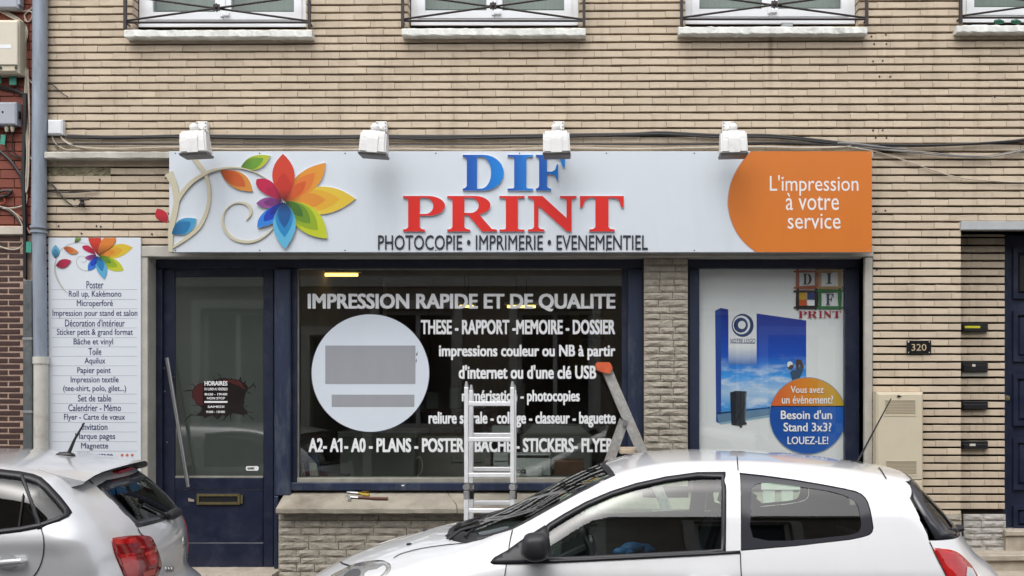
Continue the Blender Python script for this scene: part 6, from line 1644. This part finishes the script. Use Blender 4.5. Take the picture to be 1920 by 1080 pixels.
strands([(97, 252), (101, 264), (112, 275), (128, 281), (150, 279)], .005, M['cablew'], 'cream wires looping below the white junction box', 2, 1.0, seed=6)
cable([(1590, 275, -.16), (1640, 284, -.03), (1700, 302), (1760, 323), (1810, 335), (1870, 340), (1930, 342), (2000, 343), (2250, 338), (2550, 340)], .0048, M['cablew'], 'cream wire sagging from the sign corner towards the entrance door')
cable([(1570, 268, -.03), (1600, 270, -.03), (1650, 276, -.03), (1700, 281, -.02)], .011, M['cableg'], 'grey sheathed cable end behind the orange sign corner')
cable([(88, 158), (97, 158), (105, 164), (117, 175), (128, 182)], .0045, M['cableb'], 'short black wire stub hanging on brick beside the upper drainpipe')
cable([(84, 337), (98, 346), (112, 363), (128, 380), (143, 388), (151, 381), (152, 371)], .0062, M['cableb'], 'black cable looping from the drainpipe to the wall bracket')
cable([(88, 359), (120, 361), (150, 360), (184, 357)], .006, M['cableb'], 'black wire lying in the brick joint above the services panel')
p = W(158, 383, -.02)
tag(MB().box(p.x - .02, p.x - .012, -.05, .0, p.z - .01, p.z + .05).tube([p + Vector((-.03, -.02, .03)), p + Vector((.05, -.02, .036))], .008, 6).ball(p + Vector((0, -.03, -.005)), .018, 8, 6).build('cable_bracket', M['iron']), 'rusty iron bracket with a cable knob above the services panel', 'bracket')
# the tangle on the red house
strands([(40, 15), (36, 5), (44, -20)], .006, M['cablew'], 'cream cables going up past the corner telecom box', 2, 1.5, seed=7)
strands([(0, 20), (18, 27), (36, 38), (47, 50), (50, 63), (47, 78), (45, 95), (45, 120), (49, 140), (49, 170), (48, 210), (50, 250), (52, 290), (50, 330), (49, 355)], .0065, M['cablew'], 'cream cable bundle hanging beside the zinc drainpipe', 6, 2.2, seed=8)
strands([(52, 130), (55, 180), (56, 230), (55, 290), (53, 345), (50, 360)], .006, [M['cablew'], M['cableg']], 'thinner cream cables behind the main bundle', 3, 1.5, seed=9)
cable([(24, 18), (40, 21), (55, 19), (61, 14)], .0055, M['cablew'], 'cream cable arching from the corner box to the drainpipe')
cable([(50, 40), (46, 30), (52, 22), (60, 23), (60, 33), (53, 41), (46, 37)], .0055, M['cablew'], 'small loop of cream cable below the corner box')
cable([(49, 142), (55, 150), (61, 157)], .006, M['cablew'], 'cream cable end running behind the drainpipe')
cable([(50, 262), (54, 288), (61, 301)], .006, M['cablew'], 'cream cable curling behind the drainpipe at band height')
strands([(-20, 160), (5, 164), (25, 169), (45, 178)], .008, M['cableb'], 'black cables crossing under the cream meter box', 3, 1.6, seed=10)
strands([(46, 175), (46, 230), (44, 280), (43, 330), (45, 400), (46, 440), (47, 520)], .012, M['cableb'], 'thick black cables dropping behind the cream bundle', 4, 2.2, seed=11)
cable([(32, 155), (36, 170), (45, 186)], .005, M['cableb'], 'thin black wire below the green tag')
cable([(-15, 270), (5, 288), (20, 302), (33, 320), (40, 332), (43, 360)], .012, M['cableb'], 'thick black cable bending down across the red brick')
cable([(12.5, 247), (11, 270), (13, 282), (22, 292), (40, 296)], .0055, M['cableb'], 'black wire from the first gland of the grey telecom box')
cable([(23.5, 247), (22, 268), (24, 282), (32, 291), (41, 296)], .0055, M['cableb'], 'black wire from the second gland of the grey telecom box')
strands([(-10, 363), (8, 357), (22, 356), (14, 366), (-8, 368)], .009, M['cableb'], 'coiled black cable on the red brick', 2, 2, seed=12)
cable([(-12, 371), (0, 366), (8, 372), (8, 380), (-2, 382)], .006, mat('orange_cable', (.35, .07, .03), .6), 'short orange cable loop on the red brick')
cable([(-15, 388), (10, 391), (30, 389), (45, 385), (50, 378), (50, 350)], .0062, M['cablew'], 'cream cable turning up beside the stone band')
cable([(-15, 387), (8, 392), (25, 402), (38, 420), (44, 440), (47, 460), (49, 500), (50, 526)], .007, M['cableb'], 'black cable arching down over the stone band to the duct')
cable([(-15, 385), (12, 390), (30, 402), (42, 424), (46, 450), (45, 490), (51, 526)], .005, M['cablew'], 'cream cable arching down over the stone band to the duct')
cable([(30, 400), (42, 412), (56, 438)], .005, mat('pink_cable', (.45, .25, .17), .6), 'pinkish cable slanting behind the drainpipe collar')
cable([(-15, 455), (0, 462), (15, 467), (32, 467), (42, 460), (45, 450)], .0058, M['cablew'], 'cream cable sagging across the dark brown bricks')

# ---------------------------------------------------------------- ladders
ALU = mat('bright_aluminium', (.86, .87, .89), .4, metal=.25, var=.12, vscale=12)
ALUO = mat('worn_aluminium', (.52, .52, .50), .5, metal=.55, var=.4, vscale=25, dirt=(.35, .17, .08), dscale=8, damt=.55, bump=.15, bscale=80)
PAVZ = lambda Y: PAV0 + (PAV1 - PAV0) * (Y + 1.08) / 1.38
LA = thing('folding_ladder', 'bright aluminium folding ladder standing upright in front of the shop window', 'ladder', (SX(918, -.42), -.42, PAVZ(-.42)))
for sec, (Y, xa, xb, yt, tone) in enumerate([(-.46, 874, 960.5, 716, ALU), (-.30, 883, 964, 722, ALU)]):
    X0, X1 = SX(xa, Y), SX(xb, Y); zt = SZ(yt + 10, Y); zb = PAVZ(Y) + .02
    hz = SZ(918, Y)
    for X in (X0, X1):
        ra = MB().bbox(X - .0155, X + .0155, Y, Y + .05, hz + .05, zt, b=.004).build('rail', tone, LA)
        MB().bbox(X - .0175, X + .0175, Y - .002, Y + .052, zb, hz - .06, b=.004).build('rail', tone, LA)
        MB().tube([(X, Y + .025, zt - .05), (X, Y + .025, zt - .0), (X, Y + .025, zt + .045)], [.019, .017, .008], 8).build('end_fitting', mat('grey_ladder_fitting', (.4, .41, .42), .4, metal=.5), LA, True)
        hg = MB().tube([(X, Y - .008, hz + .02), (X, Y + .058, hz + .02)], .026, 14).build('hinge', M['steel'], LA, True)
        MB().bbox(X - .02, X + .02, Y - .006, Y + .055, hz - .075, hz - .012, b=.004).build('hinge_lock', M['black'] if sec else M['steel'], hg)
        MB().bbox(X - .022, X + .022, Y - .004, Y + .06, zb - .02, zb + .03, b=.006).build('foot', M['black'], LA)
    for yy in ((757, 824, 891, 958, 1030, 1090) if sec == 0 else (816, 880, 943, 1010, 1070)):
        MB().bbox(X0 + .0155, X1 - .0155, Y + .006, Y + .036, SZ(yy + 4.5, Y), SZ(yy - 4, Y), b=.005).build('rung', tone, LA)
# old stepladder seen from its side
YS_ = -.80
ST = thing('stepladder', 'worn old aluminium stepladder with orange plastic top cap behind the white car', 'ladder', (SX(1180, YS_), YS_, PAVZ(YS_)))
fz = 1.7 - PAVZ(YS_)
def sp(px, py, Y=YS_): return W(px, py, Y)
def bar(a, b, w, dep, m, nm, y0):
    a, b = Vector(a), Vector(b); d = (b - a).normalized(); n = Vector((-d.z, 0, d.x)) * w / 2
    pts = [(a + n), (a - n), (b - n), (b + n)]
    return MB().prism([(p.x, p.z) for p in pts], y0, y0 + dep).build(nm, m, ST)
zg = PAVZ(YS_ + .2) + .015
sF = 1 / (FPX / (CAM_D + YS_))
topF = sp(1137, 690); dirF = (sp(1206, 850) - sp(1137, 690)).normalized(); botF = topF + dirF * ((topF.z - zg) / -dirF.z)
pivR = sp(1172, 795); dirR = (sp(1146, 866) - sp(1172, 795)).normalized(); botR = pivR + dirR * ((pivR.z - zg) / -dirR.z)
for k, y0 in enumerate((YS_, YS_ + .36)):
    f_ = bar(topF, botF, .07, .022, ALUO, 'front_rail', y0)
    bar(pivR + Vector((0, 0, .02)), botR, .058, .02, ALUO, 'rear_leg', y0 + .026)
    bar(botF - dirF * .06, botF, .085, .03, M['black'], 'foot', y0 - .004)
    bar(botR - dirR * .06, botR, .07, .03, M['black'], 'foot', y0 + .022)
    MB().tube([(pivR.x, y0 - .006, pivR.z + .01), (pivR.x, y0 + .05, pivR.z + .01)], .022, 10).build('pivot', M['steel'], ST, True)
ORC = mat('orange_plastic_cap', (.62, .11, .04), .5, var=.35, vscale=25)
cp = [sp(*q) for q in [(1116, 683), (1120, 679), (1143, 679.5), (1149, 690), (1143, 701), (1130, 698), (1119, 693)]]
MB().prism([(p.x, p.z) for p in cp], YS_ - .03, YS_ + .41).build('top_cap', ORC, ST)
for t_ in (.42, .60, .78):
    p = topF + (botF - topF) * t_; MB().bbox(p.x - .12, p.x + .05, YS_ + .022, YS_ + .36, p.z - .015, p.z + .015, b=.004).build('step', ALUO, ST)
p = sp(1185, 847); MB().bbox(SX(1163, YS_), SX(1202, YS_), YS_ + .03, YS_ + .35, p.z - .02, p.z + .015, b=.004).build('platform', mat('pale_wood_board', (.55, .45, .33), .7, var=.3, vscale=15), ST)
MB().tube([(pivR.x - .02, YS_ + .02, pivR.z - .4), (botF.x - .35, YS_ + .02, pivR.z - .42)], .006, 6).build('spreader', ALUO, ST)

# ---------------------------------------------------------------- tools on the ledge
def onledge(px, t_):  # t_: 0 front edge .. 1 back edge
    Y = -.09 + .30 * t_; z = zf1 + (zbk - zf1) * t_
    return Vector((SX(px, Y), Y, z))
HM = thing('hammer', 'hammer with red-brown handle lying on the concrete ledge', 'hammer', onledge(690, .45))
up = Vector((0, 0, .016))
MB().tube([onledge(672, .47) + up, onledge(700, .42) + up, onledge(727, .40) + up], [.011, .013, .014], 10).build('handle', mat('red_brown_grip', (.09, .026, .018), .5), HM, True)
MB().tube([onledge(653, .50) + up, onledge(672, .47) + up], .009, 8).build('shaft', M['steel'], HM, True)
MB().tube([onledge(655, .30) + up, onledge(655, .42) + up, onledge(653, .55) + up, onledge(650, .68) + up], [.016, .013, .012, .005], 8).build('head', mat('pale_hammer_steel', (.45, .45, .44), .4, metal=.6), HM, True)
PL = thing('pliers', 'pliers with yellow and black grips lying behind the hammer', 'pliers', onledge(680, .7))
up = Vector((0, 0, .013))
MB().tube([onledge(650, .80) + up, onledge(662, .76) + up, onledge(672, .74) + up], [.004, .012, .011], 8).build('jaws', M['steel'], PL, True)
for o_, c_ in ((.06, (.45, .29, .02)), (-.10, (.45, .29, .02))):
    MB().tube([onledge(672, .74) + up, onledge(682, .76 + o_) + up, onledge(692, .78 + o_ * 1.6) + up], [.008, .011, .014], 8).build('grip', mat('yellow_grip', c_, .5), PL, True)
MB().tube([onledge(670, .74) + up, onledge(681, .80) + up], .010, 8).build('grip_collar', M['black'], PL, True)

# ---------------------------------------------------------------- inside the shop
RX0, RX1, RZ0, RZ1, RY = SX(520), SX(1625), .12, 2.95, 4.4
WALLI = mat('brown_beige_shop_wall', (.25, .225, .19), .9, var=.2, vscale=2)
RM = MB().box(RX0, RX1, .36, RY, RZ0 - .05, RZ0).build('room_floor', mat('grey_shop_floor', (.12, .11, .10), .6, var=.2, vscale=3), SHOP)
MB().box(RX0, RX1, .36, RY, RZ1, RZ1 + .05).build('room_ceiling', mat('dim_ceiling_panels', (.33, .31, .27), .9), SHOP)
MB().box(RX0, RX1, RY, RY + .05, RZ0, RZ1).build('room_back_wall', WALLI, SHOP)
MB().box(RX0 - .05, RX0, .36, RY, RZ0, RZ1).build('room_side_wall', WALLI, SHOP)
MB().box(RX1, RX1 + .05, .36, RY, RZ0, RZ1).build('room_side_wall', WALLI, SHOP)
MB().box(SX(1206, .36), SX(1290, .36) + .1, .37, 1.0, RZ0, RZ1).build('room_pier', WALLI, SHOP)
LAMP = mat('warm_fluorescent_tube', (.9, .8, .5), .5, emit=(1.0, .62, .16), estr=2.6)
for x0, x1, yy, Y, lab in ((576, 671, 515.5, 1.5, 'long yellow ceiling strip light nearest the shop window'), (634, 661, 531.5, 2.9, 'short yellow ceiling strip light deeper in the shop'), (862, 888, 574.5, 3.3, 'dim yellow strip light seen behind the lettering'), (951, 1004, 575, 3.0, 'yellow strip light seen between ET and DE lettering')):
    t = thing('ceiling_strip_light', lab, 'strip light', W((x0 + x1) / 2, yy, Y), 'strip lights in the shop')
    MB().tube([W(x0, yy, Y), W(x1, yy, Y)], .014, 8).build('tube', LAMP, t)
    a, b = W(x0, yy, Y), W(x1, yy, Y); MB().box(a.x - .03, b.x + .03, Y - .03, Y + .03, a.z + .022, a.z + .05).build('housing', M['castwhite'], t)
    for X in (a.x + .1, b.x - .1): MB().tube([(X, Y, a.z + .05), (X, Y, RZ1)], .005, 5).build('hanger', M['iron'], t)
# brown door at the back in a pale frame
t = thing('back_door', 'brown panelled door at the back of the shop behind the round sticker', 'door', W(690, 800, 4.3))
MB().bbox(SX(645, 4.3), SX(712, 4.3), 4.32, 4.39, RZ0, SZ(535, 4.3), b=.01).build('leaf', mat('brown_door', (.16, .10, .055), .5), t)
rg = MB(); ring(rg, SX(640, 4.25), SX(718, 4.25), RZ0, SZ(531, 4.25), .05, 4.28, 4.39); rg.build('frame', mat('pale_door_frame', (.4, .33, .22), .6), t)
t = thing('partition_panel', 'tall dark brown partition standing mid-shop', 'partition', (SX(780, 2.6), 2.6, RZ0))
MB().bbox(SX(722, 2.6), SX(806, 2.6), 2.6, 2.66, RZ0, RZ1 - .1, b=.01).build('board', mat('dark_brown_board', (.10, .075, .06), .7, var=.2, vscale=4), t)
MB().bbox(SX(722, 2.6) - .02, SX(722, 2.6) + .02, 2.58, 2.68, RZ0, RZ1 - .1, b=.005).build('edge_post', mat('pale_door_frame', (.4, .33, .22), .6), t)
# grey plan copier and cabinets
CAB = mat('grey_green_cabinet', (.20, .205, .18), .6, var=.08, vscale=3)
t = thing('plan_copier', 'large grey plan copier standing behind the shop window', 'copier', (SX(707, .8), .8, RZ0))
MB().bbox(SX(637, .7), SX(777, .7), .7, 1.4, RZ0, SZ(815, .7), b=.012).build('cabinet', CAB, t)
MB().bbox(SX(633, .66), SX(780, .66), .66, 1.42, SZ(822, .66), SZ(809, .66), b=.01).build('lid', mat('grey_copier_lid', (.26, .26, .24), .5), t)
MB().tube(smoothpts([W(782, 893, .66), W(790, 885, .66), W(792, 868, .66), W(787, 857, .66), W(780, 860, .66)], 5), .006, 6).build('power_cord', M['cablew'], t)
t = thing('grey_cabinet', 'low grey cabinet with a square hatch beside the plan copier', 'cabinet', (SX(860, .9), .9, RZ0))
MB().bbox(SX(782, .8), SX(920, .8), .8, 1.4, RZ0, SZ(818, .8), b=.01).build('body', mat('warm_grey_cabinet', (.20, .18, .16), .6, var=.08, vscale=3), t)
rg = MB(); ring(rg, SX(848, .79), SX(905, .79), SZ(866, .79), SZ(834, .79), .015, .785, .80); rg.build('hatch', CAB, t)
BXW = mat('white_carton', (.46, .47, .47), .7, var=.06, vscale=4); BXB = mat('brown_carton', (.15, .075, .045), .8, var=.15, vscale=6)
def carton(x0, x1, y0, y1, Y, dep, m, label, band=None, extra=None):
    t = thing('carton', label, 'box', (SX((x0 + x1) / 2, Y), Y, SZ(y1, Y)), 'cartons behind the shop window')
    MB().bbox(SX(x0, Y), SX(x1, Y), Y, Y + dep, SZ(y1, Y), SZ(y0, Y), b=.006).build('box', m, t)
    if band: MB().box(SX(x0 + 2, Y), SX(x1 - 2, Y), Y - .002, Y + .004, SZ(band[1], Y), SZ(band[0], Y)).build('printed_band', M['black'], t)
    if extra: text('carton_lettering', extra[0], extra[1], Y - .002, M['black'], t, bold=.03, thick=.001)
    return t
(MB().box(SX(915, .4), SX(1150, .4), .36, 1.5, SZ(897, .4) - .5, SZ(893.5, .4)).build('window_shelf', mat('dark_window_shelf', (.07, .065, .06), .7), SHOP))
carton(956, 1032, 852, 893, .55, .3, BXW, 'white carton with black printed band behind the shop window', (853.5, 858.5), ("Color Laser", (966, 1003, 854.5, 857.8)))
carton(952, 1016, 875, 893, .42, .12, BXW, 'low white carton lettered upside down at the window bottom', None, ("roca", (966, 987, 880, 888)))
carton(1039, 1094, 864, 893, .6, .3, BXB, 'brown cardboard carton right of the white cartons', None)
carton(922, 972, 799, 812, 1.0, .3, BXW, 'flat white paper carton on the cabinet behind the ladder', None)
carton(925, 953, 851, 875, .7, .3, BXW, 'small white carton behind the ladder rails', (864, 866))
t = thing('copier', 'grey office copier with sloping lid behind the STICKERS lettering', 'copier', (SX(1040, 1.2), 1.2, RZ0))
MB().bbox(SX(975, 1.2), SX(1110, 1.2), 1.2, 1.8, RZ0, SZ(818, 1.2), b=.02).build('body', mat('pale_copier_plastic', (.25, .25, .24), .5), t)
MB().prism([P2(980, 817, 1.2), P2(1108, 817, 1.2), P2(1090, 800, 1.2), P2(1000, 796, 1.2)], 1.22, 1.75).build('lid', mat('grey_copier_lid', (.26, .26, .24), .5), t)
# leaflet holders leaning at the window's foot
for k, (x0, x1, lab) in enumerate(((560, 577, 'narrow leaflet holder in the bottom corner of the shop window'), (578, 601, 'dark blue leaflet holder with white leaflets in the shop window corner'))):
    t = thing('leaflet_holder', lab, 'leaflet holder', (SX((x0 + x1) / 2, .4), .4, SZ(893, .4)))
    MB().prism([P2(x0, 893, .4), P2(x1, 893, .4), P2(x1 - 5, 852, .4), P2(x0 - 1, 855, .4)], .4, .44).build('back', mat('dark_blue_card', (.025, .04, .08), .5), t)
    MB().prism([P2(x0 + 3, 892, .39), P2(x1 - 4, 892, .39), P2(x1 - 9, 868, .39), P2(x0 + 2, 868, .39)], .388, .398).build('leaflets', mat('leaflet_print', (.42, .44, .40), .5, var=.6, vscale=60), t)
(MB().box(SX(545, .4), SX(640, .4), .36, .8, SZ(897, .4) - .5, SZ(893.5, .4)).build('window_shelf', MATS['dark_window_shelf'], SHOP))
# wall posters and shelving seen dimly
t = thing('wall_poster', 'ochre poster with dark lettering at the back of the shop', 'poster', W(1115, 665, 2.4))
MB().bbox(SX(1066, 2.4), SX(1152, 2.4), 2.4, 2.41, SZ(700, 2.4), SZ(583, 2.4), b=.001).build('sheet', mat('ochre_poster', (.34, .22, .06), .6, var=.2, vscale=6), t)
text('poster_lettering', "RENFORCEZ", (1090, 1134, 628, 636), 2.398, M['black'], t, bold=.03); text('poster_lettering', "VOTRE", (1092, 1116, 638, 648), 2.398, M['black'], t, bold=.03); text('poster_lettering', "EXPERTISE", (1088, 1130, 588, 595), 2.398, M['black'], t, bold=.02)
MB().bbox(SX(1066, 2.45), SX(1152, 2.45), 2.45, 2.5, RZ0, SZ(575, 2.45), b=.004).build('board', mat('dark_brown_board', (.10, .075, .06), .7), t)
t = thing('shelf_unit', 'dark red shelf unit behind the round sticker', 'shelf', (SX(850, 2.0), 2.0, RZ0))
RSH = mat('dark_red_shelf', (.12, .03, .028), .6)
for yy in (768, 800, 842): MB().box(SX(780, 2.0), SX(930, 2.0), 2.0, 2.3, SZ(yy + 5, 2.0), SZ(yy, 2.0)).build('shelf_board', RSH, t)
for px in (780, 855, 930): MB().box(SX(px, 2.0) - .015, SX(px, 2.0) + .015, 1.99, 2.31, RZ0, SZ(715, 2.0)).build('upright', RSH, t)
for x0, x1, y0, y1, c_ in ((842, 858, 727, 766, (.3, .32, .28)), (800, 822, 735, 766, (.16, .17, .15)), (870, 905, 745, 766, (.2, .19, .17)), (806, 830, 778, 798, (.25, .1, .08))):
    MB().bbox(SX(x0, 1.98), SX(x1, 1.98), 1.97, 2.25, SZ(y1, 1.98), SZ(y0, 1.98), b=.004).build('binder', mat('binder_%d' % x0, c_, .6), t)

# ---------------------------------------------------------------- houses across the street (seen mirrored in panes and paint)
OY = -10.3
OB = thing('opposite_house', 'brown-brick terrace across the street mirrored in the shop window', 'house', (0, OY, 0))
OH = 6.75
OWN = [(-9.5, 1.3), (-6.6, 1.3), (-3.2, 1.4), (-.6, 1.4), (2.2, 1.4), (5.2, 1.4), (8.4, 1.4)]
holes_ = []
for x, w_ in OWN: holes_ += [(x - w_ / 2, x + w_ / 2, .9, 3.1), (x - w_ / 2, x + w_ / 2, 4.2, 6.3)]
holes_ += [(3.4, 4.5, -.1, 2.6), (-5.2, -4.2, -.1, 2.6)]
mb = MB()
for a, b, c_, d in cells(-14, 16, -.3, OH, holes_): mb.box(a, b, OY - .3, OY, c_, d)
mb.build('wall', mat('opposite_brown_brick', (.36, .30, .245), .9, var=.3, vscale=3), OB)
MB().box(-14, 16, OY - 6, OY + .25, OH, OH + .25).build('cornice', M['concrete'], OB)
SUR = mat('pale_window_surround', (.72, .70, .65), .8, var=.12, vscale=4)
for a, b, c_, d in holes_:
    fr = MB(); ring(fr, a - .16, b + .16, c_ - .1, d + .2, .16, OY + .002, OY + .06); fr = fr.build('window_surround' if c_ > 0 else 'door_surround', SUR, OB)
    MB().box(a, b, OY - .22, OY - .2, c_, d).build('pane', mat('opposite_dark_pane', (.02, .022, .025), .08), fr)
    if c_ > 0:
        f2 = MB(); ring(f2, a, b, c_, d, .07, OY - .2, OY - .14); f2.box((a + b) / 2 - .04, (a + b) / 2 + .04, OY - .2, OY - .14, c_ + .07, d - .07); f2.build('window_frame', M['pvc'], fr)
MB().box(-14, 16, OY + .001, OY + .03, -.1, .7).build('base_course', mat('opposite_grey_base', (.2, .19, .18), .8, var=.2, vscale=4), OB)
MB().box(-14, 16, OY + .001, OY + .05, 3.55, 3.75).build('string_course', SUR, OB)
